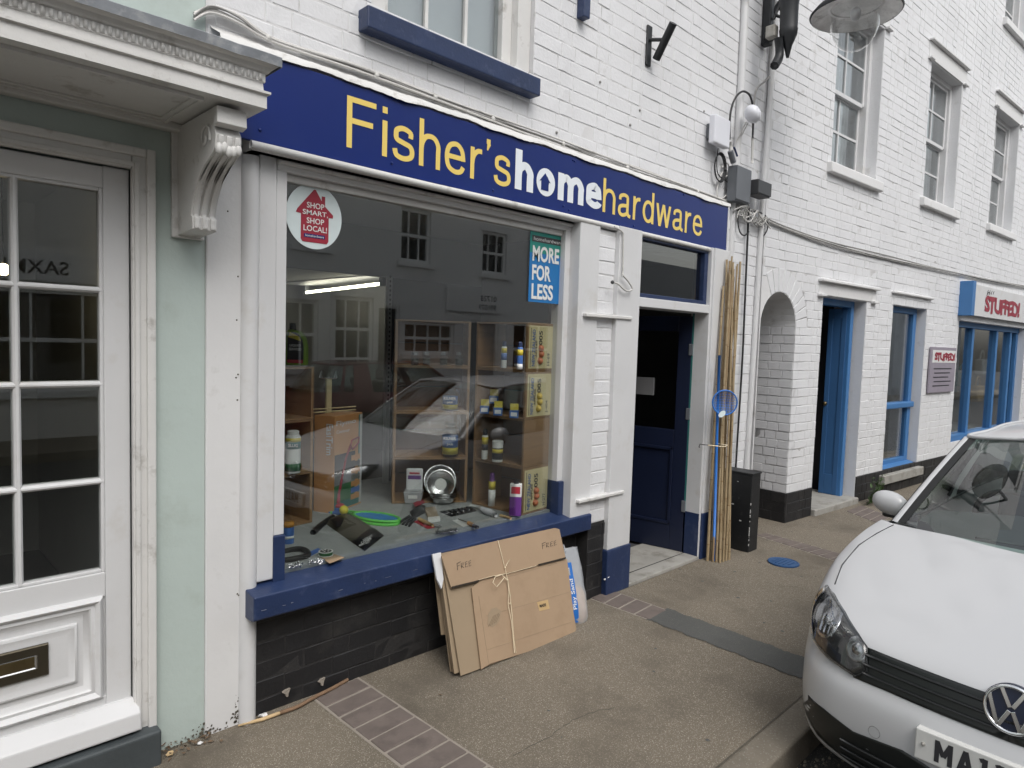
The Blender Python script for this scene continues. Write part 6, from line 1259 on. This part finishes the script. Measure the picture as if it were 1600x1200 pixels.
tr = emp('scraper', F(665, 818), label='scraper with a wooden handle on a red card', cat='scraper'); G().slab([F(647, 815, .003), F(655, 812, .003), F(680, 824, .003), F(668, 826, .003)], (0, 0, 1), .002).build('card', 'red', tr); G().tube([F(655, 811, .012), F(665, 816, .014), F(676, 821, .012)], [.010, .012, .009], 8).build('handle', 'handlewood', tr, smooth=True); G().slab([F(676, 820, .008), F(688, 818, .006), F(690, 823, .006), F(679, 823, .008)], (0, 0, 1), .002).build('blade', 'steel', tr)
wb_ = emp('wire_brush', F(698, 832), label='dark bristled wire brush head at the window edge of the display', cat='brush'); a_, b_ = F(681, 834, .01), F(715, 829, .01); G().tube([F(686, 824, .006), a_, b_], .003, 6).build('twisted_wire', 'steel', wb_); g = G(); rk = random.Random(3)
for k in range(150): c_ = lerp(a_, b_, rk.random()); d_ = Vector((rk.uniform(-.4, .4), rk.uniform(-1, 1), rk.uniform(-.3, 1))).normalized()*.018; g.tube([c_, c_+d_], .0011, 3, cap=False)
g.build('bristles', 'plastic_dark', wb_)
tl_ = emp('tool_set', F(720, 799), label='black carded tool set lying below the crates', cat='tool set'); G().slab([F(687, 799, .003), F(735, 791, .003), F(745, 798, .003), F(705, 807, .003)], (0, 0, 1), .002).build('card', 'blackbag', tl_)
for k in range(6): G().tube([F(694+7*k, 799-1.3*k, .008), F(704+7*k, 803-1.3*k, .008)], .006, 6).build('tool', 'plastic_dark', tl_, smooth=True)
for k in range(4): G().ball(F(706+9*k, 803-2*k, .012), .005, 8).build('tip', 'chrome', tl_, smooth=True)
sd = emp('screwdriver', F(735, 818), label='short orange and black handled screwdriver on a white card', cat='screwdriver'); G().slab([F(707, 813, .002), F(718, 811, .002), F(735, 820, .002), F(724, 823, .002)], (0, 0, 1), .0015).build('card', 'printwhite', sd); G().tube([F(732, 817, .012), F(740, 821, .012)], .011, 10).build('handle', 'orange', sd, smooth=True); G().tube([F(740, 821, .012), F(746, 824, .012)], .0105, 10).build('handle_end', 'printdark', sd, smooth=True); G().tube([F(732, 817, .012), F(716, 811, .010)], .003, 6).build('shaft', 'steel', sd)
lb_ = emp('dust_brush', F(762, 801), label='white fluffy duster with a pale handle at the right of the display', cat='duster'); G().tube([F(752, 795, .018), F(758, 798, .02), F(766, 801, .02), F(775, 805, .016)], [.010, .018, .022, .014], 12).build('head', 'plastic_white', lb_, smooth=True); G().tube([F(735, 790, .01), F(752, 795, .016)], .007, 8).build('neck', 'printwhite', lb_, smooth=True); G().tube([F(782, 805, .01), F(798, 810, .01)], .008, 8).build('handle', 'handlewood', lb_, smooth=True)
# ================================================================== THE PARKED CARS
CS = .935
def car_matrix(x, y, z, rz): return Matrix.Translation((x, y, z)) @ Matrix.Rotation(rz, 4, 'Z') @ Matrix.Scale(CS, 4)
CMX = car_matrix(2.56, -2.405, -.12, math.radians(-2.35)); CMI = CMX.inverted()
def LC(px, py, ax, val):
    """photo pixel -> car-local point on the plane where local axis ax has value val"""
    o = CMI @ CAM; d_ = CMI.to_3x3() @ ray(px, py); return o+d_*((val-o[ax])/d_[ax])
W0 = .893
ROWS = [(.22, .16, .60, .03, .93), (.07, .19, .68, .03, .96), (.02, .27, .72, .02, .985), (.0, .38, .75, 0, 1), (.0, .48, .75, 0, 1), (.012, .555, .74, .01, 1), (.040, .580, .72, .03, 1), (.055, .65, .70, .04, .998), (.075, .712, .66, .04, .985), (.125, .752, .60, .045, .985), (.30, .822, .45, .030, .985), (.60, .895, .30, .012, .982), (.90, .948, .19, .000, .978), (1.10, .973, .13, -.008, .972), (1.20, .980, .10, -.010, .97)]
COLS = [0, .1, .2, .3, .38, .44, .50, .57, .64, .71, .78, .84, .89, .93, .965, .985, 1.0]
def car_pt(k, c):
    x0, z0, K, dz, yf = ROWS[k]; t = c
    x = x0+K*.72*t**11+.13*t**2.2*min(1, K/.5); z = z0+dz*t**3; y = W0*c*(1-(1-yf)*t**2)
    if k >= 9: s = min(1, max(0, (.58-c)/.12)); z += .0*s*s*(3-2*s)*(1 if k > 9 else .5)
    return Vector((x, y, z))
def body_geo():
    """half shell rows (front to cowl), then the side back to the tail"""
    front = [[car_pt(k, c) for c in COLS] for k in range(len(ROWS))]
    edge = [r[-1] for r in front]; zb, ztop = edge[0].z, edge[-1].z
    st_x = [(1.45, 1, .93), (1.9, 1.0, .945), (2.4, 1.0, .955), (2.9, 1.0, .965), (3.4, .995, .98), (3.8, .97, .99), (4.02, .90, .99), (4.14, .72, .98), (4.19, .40, .96), (4.2, 0, .95)]
    side = []
    for x, yf, belt in st_x:
        col = []
        for k in range(len(ROWS)):
            t = (edge[k].z-zb)/(ztop-zb); z = .20+(belt-.20)*t; yy = W0*(1-.07*(1-min(1, t*2.2))**2-.06*max(0, t-.62)**2/.1444)
            col.append(Vector((x, yy*yf, z)))
        side.append(col)
    rows_ = []
    for k in range(len(ROWS)): rows_.append(front[k]+[s[k] for s in side])
    return rows_
def both(rows_):
    g = []
    for r in rows_: g.append([Vector((p.x, -p.y, p.z)) for p in r[:0:-1]]+r)
    return g
def build_car(nm, paint, label, plate=True, M=CMX, group=None):
    root = emp(nm, M.translation, label=label, cat='car', group=group)
    rows_ = both(body_geo())
    g = G(M); g.grid(rows_); body = g.build('body', paint, root, smooth=True)
    ss = body.modifiers.new('subsurf', 'SUBSURF'); ss.levels = 2; ss.render_levels = 2
    ev = body.evaluated_get(bpy.context.evaluated_depsgraph_get()); me_ = ev.to_mesh(); toL = M.inverted() @ WM[root.name]
    bvh = BVHTree.FromPolygons([tuple(toL @ v.co) for v in me_.vertices], [tuple(p.vertices) for p in me_.polygons]); ev.to_mesh_clear()
    def cast(y, z, off=.0):
        h = bvh.ray_cast(Vector((-2, y, z)), Vector((1, 0, 0)))
        if h[0] is None: return Vector((.5, y, z))
        n = h[1]; n = -n if n.x > 0 else n; return h[0]+n*off
    def surf(px, py):
        o = CMI @ CAM; d_ = (CMI.to_3x3() @ ray(px, py)).normalized(); h = bvh.ray_cast(o, d_)
        if h[0] is not None: return h[0]
        best = min((bvh.find_nearest(o+d_*(1.5+.02*i)) for i in range(90)), key=lambda r: r[3]); return best[0]
    def patch(name, m, yz, off, parent=None, rings=6, smooth=True):
        cy = sum(p[0] for p in yz)/len(yz); cz = sum(p[1] for p in yz)/len(yz); rr = []
        for i in range(rings+1):
            f = 1-i/rings*.985; rr.append([cast(cy+(p[0]-cy)*f, cz+(p[1]-cz)*f, off) for p in yz])
        rr = [[cast(p[0], p[1], .001) for p in yz]]+rr
        gg = G(M); gg.grid(rr, True); return gg.build(name, m, parent or root, smooth=smooth)
    def dens(pts, n=4):
        out = []
        for i in range(len(pts)):
            a, b = pts[i], pts[(i+1) % len(pts)]
            for k in range(n): out.append((a[0]+(b[0]-a[0])*k/n, a[1]+(b[1]-a[1])*k/n))
        return out
    mir = lambda pts: [(-a, b) for a, b in pts]
    Z = lambda q: (1240+q[0]/3.75, 880+q[1]/3.75)
    toyz = lambda qs: [(p.y, p.z) for p in (surf(*Z(q)) for q in qs)]
    hl = toyz([(200, 138), (158, 175), (124, 260), (114, 350), (128, 450), (200, 545), (290, 612), (365, 662), (438, 635), (432, 492), (380, 420), (300, 290), (240, 190)])
    hlc = [toyz([(200, 310)])[0], toyz([(375, 505)])[0]]
    for s in (1, -1):
        T = (lambda q: q) if s == 1 else mir
        h = emp('headlight', M @ cast(T(hl)[0][0], T(hl)[0][1]), parent=root)
        d = dens(T(hl), 3)
        patch('housing', 'lamp_dark', d, .004, h)
        def inside(p_, poly=T(hl)):
            r_ = False
            for i in range(len(poly)):
                (x1, y1), (x2, y2) = poly[i], poly[i-1]
                if (y1 > p_[1]) != (y2 > p_[1]) and p_[0] < (x2-x1)*(p_[1]-y1)/(y2-y1)+x1: r_ = not r_
            return r_
        def clip(c_, p_):
            for _ in range(24):
                q_ = (c_[0]+(p_[0]-c_[0])*1.12, c_[1]+(p_[1]-c_[1])*1.12)
                if inside(q_): break
                p_ = (c_[0]+(p_[0]-c_[0])*.93, c_[1]+(p_[1]-c_[1])*.93)
            return p_
        for j, (c_, r) in enumerate(zip(T(hlc), (.078, .045))):
            for nm_, rr_, m_ in (('reflector', r, 'lamp_chrome'),):
                ring_ = []
                for fr, df in ((1.0, .005), (.95, .008), (.8, .0065), (.6, .005), (.35, .0045), (.28, .008), (.05, .009)): ring_.append([cast(*clip(c_, (c_[0]+rr_*fr*math.cos(a)*(1.0 if j else .85), c_[1]+rr_*fr*math.sin(a))), df) for a in [2*math.pi*i/24 for i in range(24)]])
                G(M).grid(ring_, True).build(nm_, m_, h, smooth=True)
            if j == 0:
                for q in range(4): yy = c_[0]+(.012-.022*q)*s; G(M).tube([cast(yy, c_[1]-.055, .008), cast(yy, c_[1]-.01, .009)], .003, 5).build('reflector_rib', 'chrome', h)
        patch('lens', 'lens', d, .014, h)
        pts = [cast(a, b, .006) for a, b in d]; G(M).tube(pts+[pts[0]], .004, 6).build('rim', 'lamp_dark', h, smooth=True)
    # grille with slats
    gl_ = toyz([(436, 494), (700, 580), (1000, 675), (1150, 718)]); gb_ = toyz([(1120, 905), (900, 840), (650, 762), (470, 700), (380, 675)])
    yi, zt0, zb0_ = gl_[0][0], gl_[0][1], gb_[-1][1]
    ztc = .712; zbc = .590
    half = [(yi, zt0), (yi*.66, lerp(zt0, ztc, .5)), (yi*.33, lerp(zt0, ztc, .85)), (0, ztc)]; low = [(0, zbc), (yi*.4, lerp(zbc, zb0_, .3)), (yi*.8, lerp(zbc, zb0_, .8)), (yi+.035, zb0_-.004), (yi+.012, lerp(zb0_, zt0, .5))]
    poly_ = half+low; gr = emp('grille', M @ cast(0, .65), parent=root)
    patch('grille_panel', 'grille_black', dens(poly_, 3), .003, gr); patch('grille_panel', 'grille_black', dens(mir(poly_), 3), .003, gr)
    for t in (.22, .5, .78):
        for s in (1, -1): G(M).tube([cast(s*yi*u, lerp(lerp(zb0_, zbc, 1-u), lerp(zt0, ztc, 1-u), t), .008) for u in [i/10 for i in range(11)]], .006, 5).build('slat', 'car_black', gr, smooth=True)
    # hood edge line and shut gaps
    for s in (1, -1):
        P_ = [surf(*q) for q in ((1304.7, 913), (1316, 882.7), (1342, 852), (1370, 833.7), (1396, 820.5))]
        G(M).tube([Vector((p.x, s*p.y, p.z))+Vector((-.001, 0, .001)) for p in P_], .0028, 5).build('bonnet_gap', 'car_black', root)
        Q_ = [surf(*Z(q)) for q in ((90, 357), (108, 357))]; G(M).tube([Vector((p.x, s*p.y, p.z)) for p in Q_], .003, 5).build('bumper_gap', 'car_black', root)
    # lower intake
    top_ = toyz([(88, 772), (180, 852), (270, 925), (350, 985), (480, 1035), (640, 1095)]); zc = top_[-1][1]
    inn = top_[:]+[(.12, zc-.035), (0, zc-.04)]; bot = [(0, .235), (.25, .235), (.50, .245), (.66, .275), (.76, .34), (top_[0][0]-.002, top_[0][1]-.02)]
    ig = emp('lower_intake', M @ cast(0, .3), parent=root); patch('intake_panel', 'grille_black', dens(inn+bot, 3), .003, ig); patch('intake_panel', 'grille_black', dens(mir(inn+bot), 3), .003, ig)
    for zz in (.27, .305, .34): 
        for s in (1, -1): G(M).tube([cast(s*u*.06, zz, .007) for u in range(1, 10)], .006, 5).build('slat', 'car_black', ig, smooth=True)
    # tow cap
    tc = surf(*Z((472, 990))); G(M).tube([cast(tc.y+.0215*math.cos(a), tc.z+.0215*math.sin(a), .0005) for a in [2*math.pi*i/24 for i in range(25)]], .0012, 5, cap=False).build('tow_cap', 'inside_grey', root)
    # emblem
    em = surf(1573, 1106); em.y = 0; ec = cast(0, em.z, .010); nrm = Vector((-1, 0, .22)).normalized(); e = emp('emblem', M @ ec, parent=root)
    uu = Vector((0, -1, 0)); vv = nrm.cross(uu); vv = -vv if vv.z < 0 else vv; R_ = .079
    E_ = lambda a, b, d=0: ec+uu*(a*R_)+vv*(b*R_)+nrm*d
    G(M).lathe([(R_*1.06, -.02), (R_*1.06, .004), (.001, .008)], ec, 36, axis=nrm).build('backing', 'navy_door', e, smooth=True, flat_angle=30)
    G(M).tube([E_(math.cos(a)*.95, math.sin(a)*.95, .008) for a in [2*math.pi*i/40 for i in range(41)]], .0068, 8, cap=False).build('ring', 'chrome', e, smooth=True)
    def bar(a, b, w=.085):
        A_, B_ = E_(*a, .0085), E_(*b, .0085); d_ = (B_-A_).normalized(); s = d_.cross(nrm).normalized()*w*R_; gg = G(M)
        gg.slab([A_-s+nrm*.005, B_-s+nrm*.005, B_+s+nrm*.005, A_+s+nrm*.005], nrm, .008); recalc(gg.build('letter_bar', 'chrome', e, bevel=.0015))
    for s in (1, -1):
        bar((s*.42, .82), (s*.05, .08)); bar((s*.83, .42), (s*.42, -.80)); bar((s*.40, -.80), (s*.06, -.06))
    # number plate
    if plate:
        q = surf(1500, 1185); pz = LC(1421, 1131, 0, -.006).z; zt_ = cast(0, .5).x; pl_ = emp('number_plate', M @ Vector((-.01, 0, pz-.06)), parent=root)
        x_ = -.012; G(M).box(x_, .05, -.262, .262, pz-.112, pz).build('plate', 'plate_white', pl_, bevel=.004)
        y_ = LC(1461, 1160, 0, -.013).y
        for ch in 'MA11 A':
            if ch == ' ': y_ -= .030; continue
            vs, fs = stroke_text(ch, .25, 0); wd_ = {'M': .056, 'A': .052, '1': .034}[ch]; xa = min(v.x for v in vs); xb = max(v.x for v in vs)
            recalc(G(M).add([(x_-.0012-v.z, y_-(v.x-xa)/(xb-xa)*wd_, pz-.095+v.y/1.38*.079) for v in vs], fs).build('plate_character', 'printdark', pl_)); y_ -= wd_+.012
        for s in (.235, -.235): G(M).ball((x_-.001, s, pz-.05), .007, 8).build('screw', 'stone', pl_, smooth=True)
    # greenhouse
    b_ = [Vector((1.02, 0, .972)), Vector((1.05, .35, .966)), LC(1402, 815, 2, .965)]
    blc = LC(1402, 815, 2, .972); tlc = LC(1515, 684, 2, 1.405)
    Fb = [(blc.x-.17, 0, .975), (blc.x-.14, blc.y*.5, .972), (blc.x, blc.y, .968)]; Ft = [(tlc.x-.06, 0, 1.432), (tlc.x-.045, tlc.y*.55, 1.428), (tlc.x, tlc.y, 1.408)]
    Sb = [(blc.x+.05, blc.y+.045, .945), (1.95, .80, .945), (2.65, .81, .955), (3.35, .79, .97), (3.8, .72, .985), (4.05, .5, .985), (4.12, 0, .985)]
    Sp = [(tlc.x+.03, tlc.y+.035, 1.39), (2.25, .60, 1.43), (2.75, .61, 1.44), (3.3, .58, 1.43), (3.62, .52, 1.405), (3.72, .38, 1.40), (3.76, 0, 1.40)]
    def loft(A_, B_, n=8, bulge=.03, nrm_=Vector((-.7, 0, .6))):
        return [[Vector(a).lerp(Vector(b), i/n)+nrm_*bulge*4*(i/n)*(1-i/n)*.5 for a, b in zip(A_, B_)] for i in range(n+1)]
    cen = lambda L_: [Vector((p[0], -p[1], p[2])) for p in L_[:0:-1]]+[Vector(p) for p in L_]
    def fine(L_, n=5): return [Vector(p) for p in smooth_curve([tuple(q) for q in L_], n)]
    ws = loft(fine(cen(Fb)), fine(cen(Ft)), 8); G(M).grid(ws).build('windscreen', 'car_glass', root, smooth=True)
    for s in (1, -1):
        Y = lambda p: Vector((p[0], s*p[1], p[2]))
        A_, B_ = Y(Fb[2]), Y(Ft[2]); C_, D_ = Y(Sb[0]), Y(Sp[0]); gg = G(M); nn = 10; pr_ = []
        for i in range(nn+1):
            t = i/nn; bz_ = Vector((-.7, 0, .6))*.03*4*t*(1-t)*.5; a = A_.lerp(B_, t)+bz_; c = C_.lerp(D_, t)+bz_*.8; m_ = (a+c)/2+Vector((-.012, s*.008, .012)); pr_.append([a+Vector((.012, -s*.01, -.006)), a, a.lerp(m_, .7), m_, c.lerp(m_, .6), c, c+Vector((.02, -s*.02, -.01))])
        gg.grid(pr_); gg.build('windscreen_pillar', paint, root, smooth=True)
        fr_ = [[(A_.lerp(B_, i/nn)+Vector((-.7, 0, .6))*.06*(i/nn)*(1-i/nn))+Vector((.003, -s*.002, .004)), (A_.lerp(B_, i/nn)+Vector((-.7, 0, .6))*.06*(i/nn)*(1-i/nn))+Vector((-.012, -s*.045, .006))] for i in range(nn+1)]; G(M).grid(fr_).build('screen_border', 'car_black', root)
        G(M).tube([p_[5]+Vector((0, 0, .004)) for p_ in pr_], .008, 6).build('pillar_seal', 'car_black', root, smooth=True)
        sd_ = loft(fine([Y(p) for p in Sb[:5]]), fine([Y(p) for p in Sp[:5]]), 6, .04, Vector((0, s, 0))); G(M).grid(sd_).build('side_glass', 'car_glass', root, smooth=True)
        for (i0, i1) in ((8, 9), (14, 17), (19, 20)): G(M).grid([[r[i]+Vector((0, s*.004, 0)) for i in range(i0, min(i1+1, len(r)))] for r in sd_]).build('door_pillar', 'car_black' if i0 == 8 else paint, root, smooth=True)
        G(M).tube(fine([Y(p)+Vector((0, s*.004, 0)) for p in Sb[:5]]), .010, 6).build('waist_trim', 'car_black', root, smooth=True)
        # mirror
        mc = LC(1392, 786, 1, .945); mm = emp('door_mirror', M @ Vector((mc.x, s*mc.y, mc.z)), parent=root); k_ = 1.0
        gg = G(M); gg.lathe([(max(1e-5, math.sin(math.pi*i/10)**.8), -math.cos(math.pi*i/10)) for i in range(11)], (0, 0, 0), 18); gg.v = [M @ (Vector((mc.x, s*mc.y, mc.z))+Vector((p.x*.062-abs(p.z)*.01, p.z*.098*1.0, p.y*.072+.012*p.z*s))) for p in [M.inverted() @ v for v in gg.v]]; gg.build('shell', paint, mm, smooth=True)
        G(M).box(mc.x-.03, mc.x+.05, s*(mc.y-.16), s*(mc.y+.04), mc.z-.085, mc.z-.05).build('mirror_base', 'car_black', mm, bevel=.015, seg=3)
        # wheels
        for wx in (.90, 3.42):
            w = emp('wheel', M @ Vector((wx, s*.80, .31)), parent=root); ax = (0, s, 0)
            def sidehit(x_, z_, off=.004):
                hh = bvh.ray_cast(Vector((x_, s*2, z_)), Vector((0, -s, 0))); return (hh[0] if hh[0] is not None else Vector((x_, s*.86, z_)))+Vector((0, s*off, 0))
            G(M).grid([[sidehit(wx+.35*f*math.cos(a), max(.215, .32+.35*f*math.sin(a))) for a in [2*math.pi*i/30 for i in range(30)]] for f in (1, .8, .6, .4, .2, .02)], True).build('wheel_arch', 'car_black', w, smooth=True)
            G(M).lathe([(.20, -.10), (.29, -.10), (.312, -.06), (.315, .06), (.29, .10), (.21, .105), (.20, .09)], (wx, s*.812, .31), 32, axis=ax).build('tyre', 'rubber', w, smooth=True, flat_angle=40)
            G(M).lathe([(.205, .09), (.19, .10), (.17, .075), (.05, .10), (.001, .105)], (wx, s*.812, .31), 30, axis=ax).build('rim', 'steel', w, smooth=True)
            for q in range(5): a = 2*math.pi*q/5; G(M).tube([(wx+.05*math.cos(a), s*.905, .31+.05*math.sin(a)), (wx+.19*math.cos(a), s*.90, .31+.19*math.sin(a))], .018, 6).build('spoke', 'chrome', w, smooth=True)
    rf = G(M); tp = fine([Vector(p) for p in Ft]+[Vector(p) for p in Sp[1:]], 6)
    tops = [[Vector((p.x, p.y*f, p.z+.032*(1-f*f))) for p in tp] for f in (1, .85, .6, .3, 0, -.3, -.6, -.85, -1)]; rf.grid(tops); rf.build('roof', paint, root, smooth=True)
    for s in (1, -1): G(M).tube([Vector((p.x, s*p.y, p.z+.004)) for p in tp[6:]], .012, 6).build('roof_rail', paint, root, smooth=True)
    hb = loft(fine([Vector((p[0], s*p[1], p[2])) for s, L_ in ((1, Sb[4:]),) for p in L_]+[Vector((p[0], -p[1], p[2])) for p in Sb[5:3:-1]]), fine([Vector(p) for p in Sp[4:]]+[Vector((p[0], -p[1], p[2])) for p in Sp[5:3:-1]]), 5, .02, Vector((1, 0, 0))); G(M).grid(hb).build('rear_screen', 'car_glass', root, smooth=True)
    # cowl, dashboard, wheel, seats, floor
    G(M).grid([[Vector((p.x+.035, p.y, p.z+.002)) for p in fine(cen(Fb))], [Vector((p.x-.05, p.y*1.02, p.z-.012)) for p in fine(cen(Fb))]]).build('cowl', 'car_black', root, smooth=True)
    G(M).grid([[Vector((blc.x-.16+.05*abs(y/.6)**2, y, .955)) for y in (-.66, -.3, 0, .3, .66)], [Vector((1.30, y, 1.0)) for y in (-.68, -.3, 0, .3, .68)], [Vector((1.62, y, 1.01+(.05 if y == .3 else 0))) for y in (-.7, -.3, 0, .3, .7)], [Vector((1.72, y, .93)) for y in (-.7, -.3, 0, .3, .7)], [Vector((1.74, y, .6)) for y in (-.7, -.3, 0, .3, .7)]]).build('dashboard', 'plastic_dark', root, smooth=True)
    swc = Vector((1.82, .36, .99)); axs = Vector((1, 0, .45)).normalized(); up_ = Vector((-.45, 0, 1)).normalized(); G(M).tube([swc+.185*(math.cos(a)*up_+math.sin(a)*Vector((0, 1, 0))) for a in [2*math.pi*i/32 for i in range(33)]], .016, 8, cap=False).build('steering_wheel', 'rubber', root, smooth=True)
    G(M).tube([swc, swc-axs*.2], .04, 8).build('steering_column', 'rubber', root); G(M).tube([swc-Vector((0, .18, 0)), swc+Vector((0, .18, 0))], .018, 6).build('steering_spoke', 'rubber', root)
    for s in (.37, -.37):
        G(M).xprism([(s-.25, .45), (s+.25, .45), (s+.25, .62), (s-.25, .62)], 2.05, 2.6).build('seat', 'inside_dark', root, bevel=.06, seg=3); G(M).yprism([(2.5, .55), (2.68, .55), (2.85, 1.13), (2.70, 1.15)], s-.24, s+.24).build('seat_back', 'inside_dark', root, bevel=.05, seg=3); G(M).box(2.74, 2.83, s-.13, s+.13, 1.15, 1.33).build('headrest', 'inside_dark', root, bevel=.035, seg=3)
    G(M).box(1.0, 3.9, -.78, .78, .22, .30).build('cabin_floor', 'car_black', root); G(M).box(.45, 1.3, -.6, .6, .25, .5).build('engine_block', 'car_black', root); G(M).box(3.5, 3.9, -.7, .7, .3, .95).build('parcel_shelf', 'inside_dark', root)
    G(M).box(2.0, 2.05, -.10, .10, 1.27, 1.33).build('rear_view_mirror', 'car_black', root, bevel=.015)
    for y0_, y1_, x1_ in ((-.12, .40, .05), (-.55, -.08, .05)): G(M).tube([(blc.x-.12, y0_, .985), (blc.x-.07, (y0_+y1_)/2, .995), (blc.x-.10, y1_, .992)], .007, 6).build('wiper', 'car_black', root, smooth=True)
    return root
build_car('hatchback_car', 'car_white', 'white hatchback car parked at the kerb facing the shops')
M2 = car_matrix(8.8, -6.9, -.12, math.pi)
build_car('hatchback_car', 'car_red', 'dark red hatchback car parked across the street', plate=False, M=M2)
